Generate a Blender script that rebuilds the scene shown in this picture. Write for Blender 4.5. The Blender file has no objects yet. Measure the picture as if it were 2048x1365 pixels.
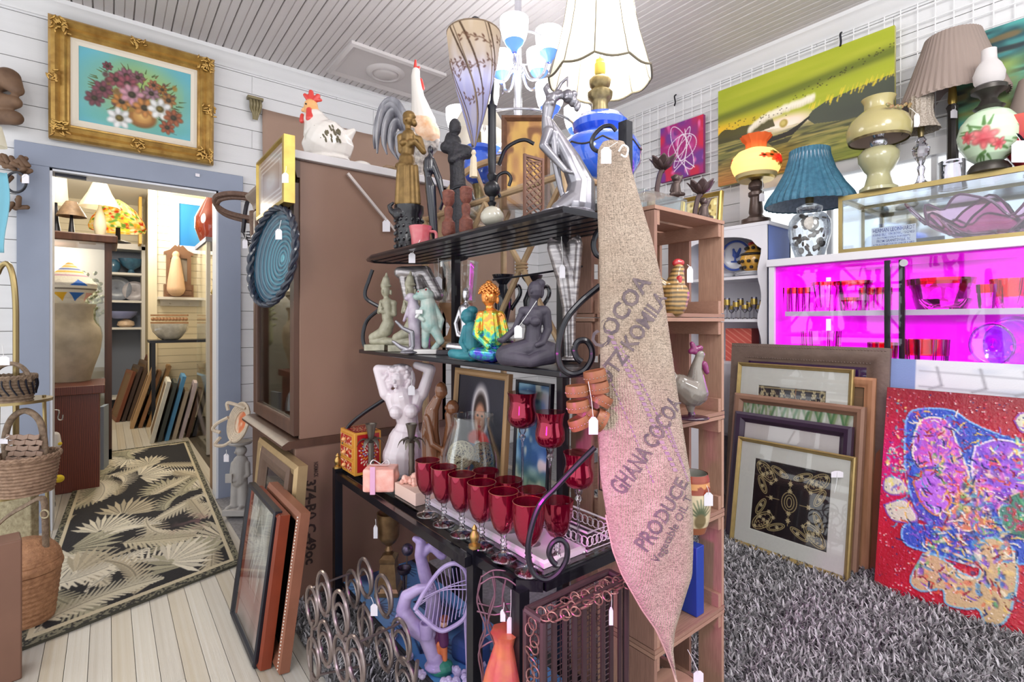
import bpy, math, random
import numpy as np
from mathutils import Vector, Matrix
random.seed(7)
rng = np.random.default_rng(7)
SC = bpy.context.scene
COL = SC.collection
sin, cos, pi = math.sin, math.cos, math.pi
# ------------------------------------------------------------------ camera, world, lights
FP, CX, HY, EYE = 1014.0, 1024.0, 645.0, 1.2
TH = math.atan2(809, 1014)
FX, FY, RX, RY = sin(TH), cos(TH), cos(TH), -sin(TH)
cam = bpy.data.cameras.new('camera'); cam.sensor_width = 36; cam.lens = 36*FP/2048
cam.shift_y = -37.5/2048; cam.clip_start = .02
camo = bpy.data.objects.new('camera', cam); camo.location = (0, 0, EYE)
camo.rotation_euler = (pi/2, 0, -TH); COL.objects.link(camo); SC.camera = camo
W = bpy.data.worlds.new('daylight'); SC.world = W; W.use_nodes = True
W.node_tree.nodes['Background'].inputs[0].default_value = (.96, .98, 1, 1)
W.node_tree.nodes['Background'].inputs[1].default_value = 1.7
SC.view_settings.view_transform = 'Standard'; SC.view_settings.look = 'None'
SC.view_settings.exposure = 0.0; SC.view_settings.gamma = 1
SC.view_settings.use_curve_mapping = False
cy = SC.cycles
cy.max_bounces = 10; cy.diffuse_bounces = 4; cy.glossy_bounces = 4; cy.transmission_bounces = 6
cy.transparent_max_bounces = 24; cy.caustics_reflective = False; cy.caustics_refractive = False
cy.sample_clamp_indirect = 6; cy.use_denoising = True

def light(name, loc, power, col=(1, 1, 1), r=.05, kind='POINT', size=(.3, .3), rot=None):
    l = bpy.data.lights.new(name, kind); l.energy = power; l.color = col
    if kind == 'AREA':
        l.shape = 'RECTANGLE'; l.size, l.size_y = size
    else:
        l.shadow_soft_size = r
    o = bpy.data.objects.new(name, l); o.location = loc
    if rot: o.rotation_euler = rot
    COL.objects.link(o); return o
light('shop_fill_light', (.7, -.6, 2.5), 62, (1, .98, .96), .3)  # these three are unseen fill lights, added to brighten rack and right side
light('shop_fill_light', (-.9, .2, 2.5), 34, (1, .98, .96), .3)
light('shop_fill_light', (2.0, -.3, 2.7), 46, (1, .98, .96), .3)
light('next_room_lamp', (.0, 5.4, 2.5), 55, (1, .93, .8), .3)
light('next_room_lamp', (.2, 7.0, 2.5), 62, (1, .93, .8), .3)
def spot(name, loc, tgt, power, col, ang, r=.05):
    o = light(name, loc, power, col, r, 'SPOT'); o.data.spot_size = math.radians(ang); o.data.spot_blend = .8
    o.rotation_euler = (Vector(tgt)-Vector(loc)).to_track_quat('-Z', 'Y').to_euler(); return o
spot('magenta_spill_light', (-.35, .55, .95), (.98, .8, .72), 60, (1, .02, .8), 34, .12)  # unseen spot in place of a magenta lit cabinet inferred behind the camera
spot('violet_spill_light', (-.3, .9, 1.2), (.9, 1.4, .2), 14, (.5, .25, 1), 34, .1)  # unseen spot added for the purple part of that inferred glow

# ------------------------------------------------------------------ helpers
def lin(c):
    c = np.asarray(c, float)/255
    return np.where(c <= .04045, c/12.92, ((c+.055)/1.055)**2.4)
def at(px, py, d):
    a, b = (px-CX)/FP, (HY-py)/FP
    return np.array([d*(FX+a*RX), d*(FY+a*RY), EYE+b*d])
def ray(px):
    a = (px-CX)/FP
    return FX+a*RX, FY+a*RY
def onz(px, py, z): return at(px, py, (EYE-z)*FP/(py-HY))
def onx(px, py, x): return at(px, py, x/ray(px)[0])
def ony(px, py, y): return at(px, py, y/ray(px)[1])
def dx(px, x): return x/ray(px)[0]
def dy(px, y): return y/ray(px)[1]
def nrm(v):
    v = np.asarray(v, float); return v/max(1e-12, np.linalg.norm(v))
UP = np.array([0, 0, 1.]); RV = np.array([RX, RY, 0]); FV = np.array([FX, FY, 0])

MATS = {}
def M(key, col=(200, 200, 200), r=.5, m=0., n=None, bump=None, alt=None, emis=None, es=1., coat=0, sheen=0,
      wave=None, alpha=None, stretch=None, spec=.5, sub=0):
    """n=(scale, amount) colour noise; alt second colour; bump=(scale, strength); wave=(scale, dist, dir)"""
    if key in MATS: return MATS[key]
    mt = bpy.data.materials.new(key); mt.use_nodes = True; nt = mt.node_tree; N = nt.nodes; L = nt.links
    p = N['Principled BSDF']; c = [float(x) for x in lin(col)]
    p.inputs['Base Color'].default_value = (*c, 1); p.inputs['Roughness'].default_value = r
    p.inputs['Metallic'].default_value = m; p.inputs['Coat Weight'].default_value = coat
    p.inputs['Specular IOR Level'].default_value = spec
    if sub:
        p.inputs['Subsurface Weight'].default_value = sub; p.inputs['Subsurface Radius'].default_value = (.02, .01, .01)
    tc = N.new('ShaderNodeTexCoord'); vec = tc.outputs['Object']
    if stretch:
        mp = N.new('ShaderNodeMapping'); mp.inputs['Scale'].default_value = stretch
        L.new(vec, mp.inputs[0]); vec = mp.outputs[0]
    if n or alt:
        sc, am = n or (8, 1)
        tx = N.new('ShaderNodeTexNoise'); tx.inputs['Scale'].default_value = sc; tx.inputs['Detail'].default_value = 5
        L.new(vec, tx.inputs['Vector'])
        fac = tx.outputs[0]
        if wave:
            wv = N.new('ShaderNodeTexWave'); wv.inputs['Scale'].default_value = wave[0]
            wv.inputs['Distortion'].default_value = wave[1]; wv.bands_direction = wave[2]
            wv.inputs['Detail'].default_value = 3; L.new(vec, wv.inputs['Vector']); fac = wv.outputs['Fac']
        mx = N.new('ShaderNodeMix'); mx.data_type = 'RGBA'
        rp = N.new('ShaderNodeMapRange'); rp.inputs[1].default_value = .5-.28; rp.inputs[2].default_value = .5+.28
        if wave: rp.inputs[1].default_value, rp.inputs[2].default_value = 0, 1
        L.new(fac, rp.inputs[0]); L.new(rp.outputs[0], mx.inputs[0])
        c2 = [float(x) for x in lin(alt)] if alt is not None else [x*(1-am) for x in c]
        mx.inputs[6].default_value = (*c, 1); mx.inputs[7].default_value = (*c2, 1)
        L.new(mx.outputs[2], p.inputs['Base Color'])
    if bump:
        tx = N.new('ShaderNodeTexNoise'); tx.inputs['Scale'].default_value = bump[0]; tx.inputs['Detail'].default_value = 3
        L.new(vec, tx.inputs['Vector'])
        b = N.new('ShaderNodeBump'); b.inputs['Strength'].default_value = bump[1]; b.inputs['Distance'].default_value = .004
        L.new(tx.outputs[0], b.inputs['Height']); L.new(b.outputs[0], p.inputs['Normal'])
    if alpha is not None: p.inputs['Alpha'].default_value = alpha
    if emis is not None:
        p.inputs['Emission Color'].default_value = (*[float(x) for x in lin(emis)], 1); p.inputs['Emission Strength'].default_value = es
    MATS[key] = mt; return mt
def G(key, col=(255, 255, 255), rough=.02, ior=1.45, gain=1., gl=(255, 255, 255)):
    """thin glass: tinted transparency plus a Fresnel reflection"""
    if key in MATS: return MATS[key]
    mt = bpy.data.materials.new(key); mt.use_nodes = True; nt = mt.node_tree; N = nt.nodes; L = nt.links
    N.remove(N['Principled BSDF']); o = N['Material Output']
    t = N.new('ShaderNodeBsdfTransparent'); t.inputs[0].default_value = (*[float(x) for x in lin(col)], 1)
    g = N.new('ShaderNodeBsdfGlossy'); g.inputs['Roughness'].default_value = rough
    g.inputs[0].default_value = (*[float(x) for x in lin(gl)], 1)
    fr = N.new('ShaderNodeLayerWeight'); fr.inputs[0].default_value = .35
    mm = N.new('ShaderNodeMath'); mm.operation = 'MULTIPLY_ADD'; mm.inputs[1].default_value = .6*gain; mm.inputs[2].default_value = .05*gain
    mm.use_clamp = True
    L.new(fr.outputs['Fresnel'], mm.inputs[0])
    mx = N.new('ShaderNodeMixShader'); L.new(mm.outputs[0], mx.inputs[0]); L.new(t.outputs[0], mx.inputs[1]); L.new(g.outputs[0], mx.inputs[2])
    L.new(mx.outputs[0], o.inputs[0]); MATS[key] = mt; return mt
def VM(key, r=.6, bump=None, coat=0, m=0):
    """material that reads the painted colour attribute"""
    if key in MATS: return MATS[key]
    mt = M(key, (255, 255, 255), r, m, bump=bump, coat=coat); nt = mt.node_tree
    a = nt.nodes.new('ShaderNodeAttribute'); a.attribute_name = 'paint'
    nt.links.new(a.outputs['Color'], nt.nodes['Principled BSDF'].inputs['Base Color']); return mt

WL = {}   # world location of every object
def put(o, name, parent=None, loc=(0, 0, 0)):
    COL.objects.link(o); loc = np.asarray(loc, float); WL[o.name] = loc
    if parent is not None:
        o.parent = parent; o.location = Vector(loc-WL[parent.name])
    else: o.location = Vector(loc)
    return o
def prop(o, label=None, cat=None, group=None, kind=None):
    if label: o['label'] = label
    if cat: o['category'] = cat
    if group: o['group'] = group
    if kind: o['kind'] = kind
    return o
def T(name, label, cat, loc, group=None):
    o = bpy.data.objects.new(name, None); o.empty_display_size = .05; put(o, name, None, loc)
    return prop(o, label, cat, group)

class MB:
    def __init__(s): s.v = []; s.f = []; s.n = 0
    def add(s, v, f):
        v = np.asarray(v, float); s.v.append(v); n = s.n
        s.f.extend([tuple(i+n for i in q) for q in f]); s.n += len(v); return s
    def box(s, lo, hi):
        (x0, y0, z0), (x1, y1, z1) = lo, hi
        return s.add([(x0,y0,z0),(x1,y0,z0),(x1,y1,z0),(x0,y1,z0),(x0,y0,z1),(x1,y0,z1),(x1,y1,z1),(x0,y1,z1)],
                     [(0,3,2,1),(4,5,6,7),(0,1,5,4),(1,2,6,5),(2,3,7,6),(3,0,4,7)])
    def obox(s, c, size, ax=None):
        """box with half axes; ax = rows of unit vectors"""
        ax = np.eye(3) if ax is None else np.asarray(ax, float); h = np.asarray(size)/2
        v = [np.asarray(c)+sx*h[0]*ax[0]+sy*h[1]*ax[1]+sz*h[2]*ax[2] for sz in (-1, 1) for sx, sy in ((-1,-1),(1,-1),(1,1),(-1,1))]
        return s.add(v, [(0,3,2,1),(4,5,6,7),(0,1,5,4),(1,2,6,5),(2,3,7,6),(3,0,4,7)])
    def bar(s, p0, p1, w, h=None, up=UP):
        p0, p1 = np.asarray(p0, float), np.asarray(p1, float); t = nrm(p1-p0); h = h or w
        if abs(np.dot(t, up)) > .98: up = np.array([1., 0, 0])
        a = nrm(np.cross(t, up)); b = np.cross(a, t)
        return s.obox((p0+p1)/2, (w, np.linalg.norm(p1-p0), h), (a, t, b))
    def tube(s, pts, r, n=8, closed=False, flat=None):
        P = np.asarray(pts, float); k = len(P); r = np.broadcast_to(np.asarray(r, float), (k,))
        if closed: tan = np.roll(P, -1, 0)-np.roll(P, 1, 0)
        else: tan = np.gradient(P, axis=0)
        tan = np.array([nrm(t) for t in tan])
        ref = np.array([0, 0, 1.]) if abs(tan[0][2]) < .9 else np.array([1., 0, 0])
        a = nrm(np.cross(tan[0], ref)); V = []
        for i in range(k):
            a = nrm(a-tan[i]*np.dot(a, tan[i])); b = np.cross(tan[i], a)
            for j in range(n):
                t = 2*pi*j/n
                V.append(P[i]+r[i]*(cos(t)*a+sin(t)*b*(flat or 1)))
        Fc = []
        for i in range(k if closed else k-1):
            for j in range(n):
                i2 = (i+1) % k
                Fc.append((i*n+j, i*n+(j+1) % n, i2*n+(j+1) % n, i2*n+j))
        if not closed: Fc += [tuple(range(n))[::-1], tuple((k-1)*n+j for j in range(n))]
        return s.add(V, Fc)
    def lathe(s, c, prof, n=28, lobes=0, la=0, sx=1, sy=1, rot=0, close=True, twist=0):
        V = []; Fc = []; k = len(prof)
        for i, (r, z) in enumerate(prof):
            for j in range(n):
                t = 2*pi*j/n+rot; q = r*(1+la*cos(lobes*t+twist*i)) if lobes else r
                V.append((c[0]+q*cos(t)*sx, c[1]+q*sin(t)*sy, z))
        for i in range(k-1):
            for j in range(n):
                Fc.append((i*n+j, i*n+(j+1) % n, (i+1)*n+(j+1) % n, (i+1)*n+j))
        if close: Fc += [tuple(range(n))[::-1], tuple((k-1)*n+j for j in range(n))]
        return s.add(V, Fc)
    def ell(s, c, rad, ax=None, n=12):
        c = np.asarray(c, float); ax = np.eye(3) if ax is None else np.asarray(ax, float); m = max(4, n//2)
        rad = np.broadcast_to(np.asarray(rad, float), (3,)); V = [c-rad[2]*ax[2]]; Fc = []
        for i in range(1, m):
            p = -pi/2+pi*i/m
            for j in range(n):
                t = 2*pi*j/n
                V.append(c+rad[0]*cos(p)*cos(t)*ax[0]+rad[1]*cos(p)*sin(t)*ax[1]+rad[2]*sin(p)*ax[2])
        V.append(c+rad[2]*ax[2])
        for j in range(n):
            Fc.append((0, 1+(j+1) % n, 1+j)); Fc.append((len(V)-1, 1+(m-2)*n+j, 1+(m-2)*n+(j+1) % n))
            for i in range(m-2):
                Fc.append((1+i*n+j, 1+i*n+(j+1) % n, 1+(i+1)*n+(j+1) % n, 1+(i+1)*n+j))
        return s.add(V, Fc)
    def cap(s, p0, r0, p1, r1, n=12):
        p0, p1 = np.asarray(p0, float), np.asarray(p1, float); t = p1-p0; L = np.linalg.norm(t); t = nrm(t)
        pts, rr = [], []
        for q in (-1, -.9, -.6, -.25): pts.append(p0+t*r0*q); rr.append(r0*math.sqrt(max(.0004, 1-q*q)))
        for u in (0, .25, .5, .75, 1): pts.append(p0+t*L*u); rr.append(r0+(r1-r0)*u)
        for q in (.25, .6, .9, 1): pts.append(p1+t*r1*q); rr.append(r1*math.sqrt(max(.0004, 1-q*q)))
        return s.tube(pts, rr, n)
    def prism(s, pts, O, U, V, N, th):
        """2D polygon extruded by th along N"""
        O, U, V, N = (np.asarray(q, float) for q in (O, U, V, N)); k = len(pts)
        b = [O+U*x+V*y for x, y in pts]
        return s.add(b+[q+N*th for q in b], [tuple(range(k))[::-1], tuple(range(k, 2*k))]+[(i, (i+1) % k, k+(i+1) % k, k+i) for i in range(k)])
    def grid(s, P, closeu=False):
        nu, nv = P.shape[:2]; Fc = []
        for i in range(nu if closeu else nu-1):
            for j in range(nv-1):
                i2 = (i+1) % nu; Fc.append((i*nv+j, i2*nv+j, i2*nv+j+1, i*nv+j+1))
        return s.add(P.reshape(-1, 3), Fc)
    def ring(s, O, U, V, N, w, h, prof):
        """mitred rectangular moulding: prof = (inset, out)"""
        O, U, V, N = (np.asarray(q, float) for q in (O, U, V, N)); vs = []; fs = []
        for i, o in prof:
            for x, y in ((i, i), (w-i, i), (w-i, h-i), (i, h-i)): vs.append(O+U*x+V*y+N*o)
        k = len(prof)
        for i in range(k-1):
            for j in range(4): fs.append((i*4+j, i*4+(j+1) % 4, (i+1)*4+(j+1) % 4, (i+1)*4+j))
        return s.add(vs, fs)
    def build(s, name, mat, parent=None, label=None, cat=None, group=None, kind=None, smooth=40, bevel=0, remesh=0, sm=4, loc=None, solid=0):
        v = np.concatenate(s.v)
        if loc is None:
            loc = WL[parent.name] if parent is not None else np.array([(v[:, 0].min()+v[:, 0].max())/2, (v[:, 1].min()+v[:, 1].max())/2, v[:, 2].min()])
        me = bpy.data.meshes.new(name); me.from_pydata((v-loc).tolist(), [], s.f); me.update()
        if smooth:
            me.polygons.foreach_set('use_smooth', [True]*len(me.polygons))
            if smooth < 180 and not remesh: me.set_sharp_from_angle(angle=math.radians(smooth))
        me.materials.append(mat)
        o = bpy.data.objects.new(name, me); put(o, name, parent, loc); prop(o, label, cat, group, kind)
        if remesh:
            q = o.modifiers.new('remesh', 'REMESH'); q.mode = 'VOXEL'; q.voxel_size = remesh; q.use_smooth_shade = True
            if sm:
                q = o.modifiers.new('smooth', 'SMOOTH'); q.iterations = sm; q.factor = .5
        if solid:
            q = o.modifiers.new('thick', 'SOLIDIFY'); q.thickness = solid; q.offset = 0
        if bevel:
            q = o.modifiers.new('bevel', 'BEVEL'); q.width = bevel; q.segments = 2; q.limit_method = 'ANGLE'
        return o
def share(name, src, parent, loc, scale=(1, 1, 1)):
    o = bpy.data.objects.new(name, src.data); put(o, name, parent, loc); o.scale = scale; return o
def unit_box(mat, bev=.0):
    mb = MB().box((-.5, -.5, -.5), (.5, .5, .5)); me = bpy.data.meshes.new('unit_board')
    me.from_pydata(np.concatenate(mb.v).tolist(), [], mb.f); me.materials.append(mat); return me
def piece(name, me, parent, lo, hi):
    lo, hi = np.asarray(lo, float), np.asarray(hi, float)
    o = bpy.data.objects.new(name, me); put(o, name, parent, (lo+hi)/2); o.scale = Vector(hi-lo); return o
def ctree(o, off, label=None, parent=None):
    """copy of a thing with its parts"""
    c = o.copy(); COL.objects.link(c); WL[c.name] = WL[o.name]+np.asarray(off)
    if parent is None: c.location = Vector(WL[c.name])
    else: c.parent = parent
    if label: c['label'] = label
    for ch in list(o.children): ctree(ch, off, None, c)
    return c

# pixel-space helpers: a frame parallel to the picture plane at a chosen distance
class PX:
    def __init__(s, px, py, d, z=None):
        s.px, s.py, s.d = px, py, d; s.k = d/FP
        s.o = at(px, py, d)
        if z is not None: s.o[2] = z
    def p(s, x, y, w=0): return s.o+RV*(x-s.px)*s.k+UP*(s.py-y)*s.k+FV*w*s.k
    def line(s, pts): return [s.p(*q) for q in pts]
    def c(s, mb, x0, y0, r0, x1, y1, r1, w0=0, w1=0, n=16): return mb.cap(s.p(x0, y0, w0), r0*s.k, s.p(x1, y1, w1), r1*s.k, n)
    def e(s, mb, x, y, w, rx, ry, rw, ang=0, n=12):
        t = math.radians(ang); u = RV*cos(t)+UP*sin(t); v = -RV*sin(t)+UP*cos(t)
        return mb.ell(s.p(x, y, w), np.array([rx, rw, ry])*s.k, (u, FV, v), n)
def fig(name, mat, fr, caps=(), ells=(), parent=None, label=None, cat=None, group=None, vox=1.15, sm=6, extra=None):
    mb = MB()
    for c in caps:
        if len(c) == 6: fr.c(mb, *c)
        else: fr.c(mb, *c[:6], c[6], c[7])
    for e in ells: fr.e(mb, *e)
    if extra: extra(mb)
    return mb.build(name, mat, parent, label, cat, group, remesh=vox*1.35*fr.k, sm=max(2, sm//2))
def turn_prof(px, d, prof, zb=None):
    a = (px-CX)/FP; q = d/(FP*math.sqrt(1+a*a)); ym = max(y for y, r in prof)
    return [(max(.0003, r*q), (EYE+(HY-y)*d/FP) if zb is None else zb+(ym-y)*d/FP) for y, r in prof]
def turn(name, px, d, prof, mat, zb=None, parent=None, label=None, cat=None, group=None, n=32, **k):
    c = at(px, HY, d); bk = {q: k.pop(q) for q in ('kind', 'smooth', 'solid', 'bevel') if q in k}
    return MB().lathe(c[:2], turn_prof(px, d, prof, zb), n, **k).build(name, mat, parent, label, cat, group, **bk)
def arc(c, U, V, r, t0, t1, n=16, r1=None):
    c, U, V = (np.asarray(q, float) for q in (c, U, V)); r1 = r if r1 is None else r1
    return [c+(r+(r1-r)*i/(n-1))*(cos(t0+(t1-t0)*i/(n-1))*U+sin(t0+(t1-t0)*i/(n-1))*V) for i in range(n)]
def smoothline(pts, n=6):
    P = np.asarray(pts, float); Q = np.vstack([2*P[0]-P[1], P, 2*P[-1]-P[-2]]); out = []
    for i in range(1, len(Q)-2):
        p0, p1, p2, p3 = Q[i-1:i+3]
        for j in range(n):
            t = j/n
            out.append(.5*((2*p1)+(-p0+p2)*t+(2*p0-5*p1+4*p2-p3)*t*t+(-p0+3*p1-3*p2+p3)*t**3))
    out.append(P[-1]); return np.array(out)
def text_verts(s, size=1., bold=.0):
    cu = bpy.data.curves.new('lettering', 'FONT'); cu.body = s; cu.size = size; cu.offset = bold; cu.resolution_u = 2
    o = bpy.data.objects.new('lettering', cu); COL.objects.link(o)
    dg = bpy.context.evaluated_depsgraph_get(); me = bpy.data.meshes.new_from_object(o.evaluated_get(dg))
    v = np.array([q.co[:] for q in me.vertices]); f = [tuple(p.vertices) for p in me.polygons]
    bpy.data.objects.remove(o); bpy.data.meshes.remove(me); return v, f
def price_tag(parent, fr, x, y, w=14, h=22, top=None, dep=-2):
    """white card tag with a string, a part of the thing it hangs on"""
    M('tagw', (236, 232, 240), .8); M('string', (235, 235, 235), .8)
    mb = MB(); c = fr.p(x, y, dep); k = fr.k
    pts = [(-w/2, -h/2), (w/2, -h/2), (w/2, h*.3), (w*.2, h/2), (-w*.2, h/2), (-w/2, h*.3)]
    mb.prism([(a*k, b*k) for a, b in pts], c, RV, UP, FV, max(.0008, .8*k))
    o = mb.build('price_tag', MATS['tagw'], parent, label='white price tag on a string')
    tx, ty = top or (x+2, y-h*1.2)
    MB().tube(smoothline([fr.p(x, y-h*.35, dep-.6), fr.p((x+tx)/2+1, (y-h*.4+ty)/2, dep-1), fr.p(tx, ty, dep)], 4), .55*k, 5).build('string', MATS['string'], o)
    return o

# ------------------------------------------------------------------ painting on vertex colours
class Cv:
    def __init__(s, w, h, col):
        s.w, s.h = w, h; s.a = np.ones((h, w, 3))*np.asarray(col, float)
        s.Y, s.X = np.mgrid[0:h, 0:w].astype(float)
    def mixm(s, m, col, al=1.):
        m = np.clip(m, 0, 1)[..., None]*al; s.a = s.a*(1-m)+np.asarray(col, float)*m; return s
    def ell(s, cx, cy, rx, ry, ang=0, col=(0, 0, 0), al=1., soft=.15):
        R = max(rx, ry)*1.3+2; x0, x1, y0, y1 = max(0, int(cx-R)), min(s.w, int(cx+R)+1), max(0, int(cy-R)), min(s.h, int(cy+R)+1)
        if x0 >= x1 or y0 >= y1: return s
        X, Y = s.X[y0:y1, x0:x1]-cx, s.Y[y0:y1, x0:x1]-cy; c, q = cos(ang), sin(ang)
        d = np.sqrt(((X*c+Y*q)/rx)**2+((-X*q+Y*c)/ry)**2); m = np.clip((1+soft-d)/(2*soft), 0, 1)[..., None]*al
        s.a[y0:y1, x0:x1] = s.a[y0:y1, x0:x1]*(1-m)+np.asarray(col, float)*m; return s
    def poly(s, pts, col, al=1.):
        P = np.asarray(pts, float); x0, x1 = max(0, int(P[:, 0].min())), min(s.w, int(P[:, 0].max())+2); y0, y1 = max(0, int(P[:, 1].min())), min(s.h, int(P[:, 1].max())+2)
        if x0 >= x1 or y0 >= y1: return s
        X, Y = s.X[y0:y1, x0:x1], s.Y[y0:y1, x0:x1]; ins = np.zeros(X.shape, bool); k = len(P)
        for i in range(k):
            xa, ya = P[i]; xb, yb = P[(i+1) % k]
            if ya == yb: continue
            ins ^= ((ya > Y) != (yb > Y)) & (X < (xb-xa)*(Y-ya)/(yb-ya)+xa)
        m = ins[..., None]*al; s.a[y0:y1, x0:x1] = s.a[y0:y1, x0:x1]*(1-m)+np.asarray(col, float)*m; return s
    def line(s, pts, wd, col, al=1., soft=.7):
        P = np.asarray(pts, float); wd = np.broadcast_to(np.asarray(wd, float), (len(P),))
        for i in range(len(P)-1):
            (xa, ya), (xb, yb) = P[i], P[i+1]; q = max(wd[i], wd[i+1])+1
            x0, x1 = max(0, int(min(xa, xb)-q)), min(s.w, int(max(xa, xb)+q)+2); y0, y1 = max(0, int(min(ya, yb)-q)), min(s.h, int(max(ya, yb)+q)+2)
            if x0 >= x1 or y0 >= y1: continue
            X, Y = s.X[y0:y1, x0:x1], s.Y[y0:y1, x0:x1]; L2 = (xb-xa)**2+(yb-ya)**2+1e-9
            t = np.clip(((X-xa)*(xb-xa)+(Y-ya)*(yb-ya))/L2, 0, 1); d = np.hypot(X-xa-t*(xb-xa), Y-ya-t*(yb-ya))
            w = wd[i]+(wd[i+1]-wd[i])*t
            m = np.clip((w/2+soft-d)/(2*soft), 0, 1)[..., None]*al
            s.a[y0:y1, x0:x1] = s.a[y0:y1, x0:x1]*(1-m)+np.asarray(col, float)*m
        return s
    def noise(s, sx, sy, seed=0):
        """smooth value noise with cell sizes sx, sy"""
        r = np.random.default_rng(seed); g = r.random((int(s.h/sy)+3, int(s.w/sx)+3)); u, v = s.X/sx, s.Y/sy
        i, j = u.astype(int), v.astype(int); fu, fv = u-i, v-j; fu = fu*fu*(3-2*fu); fv = fv*fv*(3-2*fv)
        return (g[j, i]*(1-fu)+g[j, i+1]*fu)*(1-fv)+(g[j+1, i]*(1-fu)+g[j+1, i+1]*fu)*fv
    def text(s, msg, x, y, size, col, bold=.01, al=1., rot=0, sx=1.):
        v, f = text_verts(msg, size, bold); c, q = cos(rot), sin(rot)
        for t in f:
            p = v[list(t)][:, :2]*[sx, 1]; s.poly(np.c_[x+p[:, 0]*c+p[:, 1]*q, y-p[:, 1]*c+p[:, 0]*q], col, al)
        return s
    def mesh(s, name, mat, O, U, V, parent=None, bulge=None, **k):
        """O top-left corner, U along the width, V down the height (full vectors)"""
        O, U, V = (np.asarray(q, float) for q in (O, U, V)); h, w = s.h, s.w
        u = (s.X/(w-1))[..., None]; v = (s.Y/(h-1))[..., None]; P = O+U*u+V*v
        if bulge is not None: P = P+bulge(u, v)
        return pmesh(name, mat, P, s.a, parent, **k)
def pmesh(name, mat, P, colr, parent=None, label=None, cat=None, group=None, kind=None, loc=None, closeu=False):
    h, w = P.shape[:2]; v = P.reshape(-1, 3)
    if loc is None:
        loc = WL[parent.name] if parent is not None else np.array([*((v.min(0)+v.max(0))/2)[:2], v[:, 2].min()])
    me = bpy.data.meshes.new(name); me.vertices.add(h*w); me.vertices.foreach_set('co', (v-loc).ravel())
    i = np.arange(h*w).reshape(h, w)
    if closeu: i = np.c_[i, i[:, :1]]
    q = np.stack([i[:-1, :-1], i[1:, :-1], i[1:, 1:], i[:-1, 1:]], -1).reshape(-1, 4); nf = len(q)
    me.loops.add(nf*4); me.loops.foreach_set('vertex_index', q.ravel()); me.polygons.add(nf)
    me.polygons.foreach_set('loop_start', np.arange(nf)*4); me.polygons.foreach_set('loop_total', np.full(nf, 4))
    me.polygons.foreach_set('use_smooth', np.ones(nf, bool)); me.update(calc_edges=True)
    at_ = me.color_attributes.new('paint', 'FLOAT_COLOR', 'POINT'); c = np.ones((h*w, 4)); c[:, :3] = lin(np.clip(colr, 0, 255)).reshape(-1, 3)
    at_.data.foreach_set('color', c.ravel()); me.materials.append(mat)
    o = bpy.data.objects.new(name, me); put(o, name, parent, loc); return prop(o, label, cat, group, kind)

def pframe(name, label, O, U, V, N, w, h, prof, fmat, art=None, artmat=None, mat_w=0, matm=None, back=.012, glass=False, cat='picture', group=None, lip=None, parts=()):
    """picture: O bottom-left front corner; U right, V up, N out; prof mitred moulding"""
    O, U, V, N = np.asarray(O, float), nrm(U), nrm(V), nrm(N)
    t = T(name, label, cat, O, group)
    MB().ring(O, U, V, N, w, h, prof).build('frame', fmat, t, smooth=30)
    fi = prof[-1][0]; zi = prof[-1][1]
    MB().obox(O+U*w/2+V*h/2+N*(zi-back), (w-.01, h-.01, .006), (U, V, N)).build('backing', M('backing', (110, 85, 62), .8), t)
    i = fi
    if mat_w:
        MB().ring(O, U, V, N, w, h, [(fi-.004, zi-.001), (fi+mat_w, zi-.001), (fi+mat_w+.003, zi-.005)]).build('mat_board', matm, t, smooth=0)
        i = fi+mat_w; zi -= .004
    elif lip:
        MB().ring(O, U, V, N, w, h, [(fi-.002, zi-.001), (fi+lip[0]*.5, zi+.004), (fi+lip[0], zi-.001)]).build('liner', lip[1], t, smooth=0); i = fi+lip[0]
    if art is not None:
        art.mesh('picture', artmat, O+U*(i-.003)+V*(h-i+.003)+N*(zi-.003), U*(w-2*i+.006), -V*(h-2*i+.006), t)
    if glass:
        MB().ring(O, U, V, N, w, h, [(prof[-1][0]-.002, prof[-1][1]+.004), (w/2-.0001 if w < h else h/2-.0001, prof[-1][1]+.004)]).build('glass_pane', G('pane_glass', (250, 252, 252), .02, gain=.8), t, smooth=0)
    return t
# ------------------------------------------------------------------ the room
WY, WX, CZ = 3.95, 3.5, 3.05          # left wall plane, right wall plane, ceiling
DX0, DX1, DZ = -.26, .587, 2.085      # doorway
white_board = M('white_board', (226, 226, 228), .55, n=(3, .07), bump=(30, .12))
wall_back = M('wall_back', (150, 148, 146), .8)
UB = unit_box(white_board)
def structure(name, mb, mat, label=None, **k):
    return mb.build(name, mat, kind='structure', label=label, **k)
wl = structure('wall_left', MB().box((-1.6, WY+.008, 0), (DX0, WY+.12, CZ)).box((DX1, WY+.008, 0), (WX+.1, WY+.12, CZ)).box((DX0, WY+.008, DZ), (DX1, WY+.12, CZ)), wall_back,
               'white painted board wall with the doorway')
for i in range(24):
    z0, z1 = i*.128, min(CZ, i*.128+.1235)
    if z0 < DZ:
        piece('board', UB, wl, (-1.6, WY, z0), (DX0-.02, WY+.012, z1))
        piece('board', UB, wl, (DX1+.02, WY, z0), (2.2 if i % 2 else 1.6, WY+.012, z1)); piece('board', UB, wl, (2.203 if i % 2 else 1.603, WY, z0), (WX, WY+.012, z1))
    else:
        xs = [-1.6, .2+.6*(i % 3), 1.7+.5*(i % 2), WX]
        for a, b in zip(xs, xs[1:]): piece('board', UB, wl, (a, WY, z0), (b-.002, WY+.012, z1))
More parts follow.
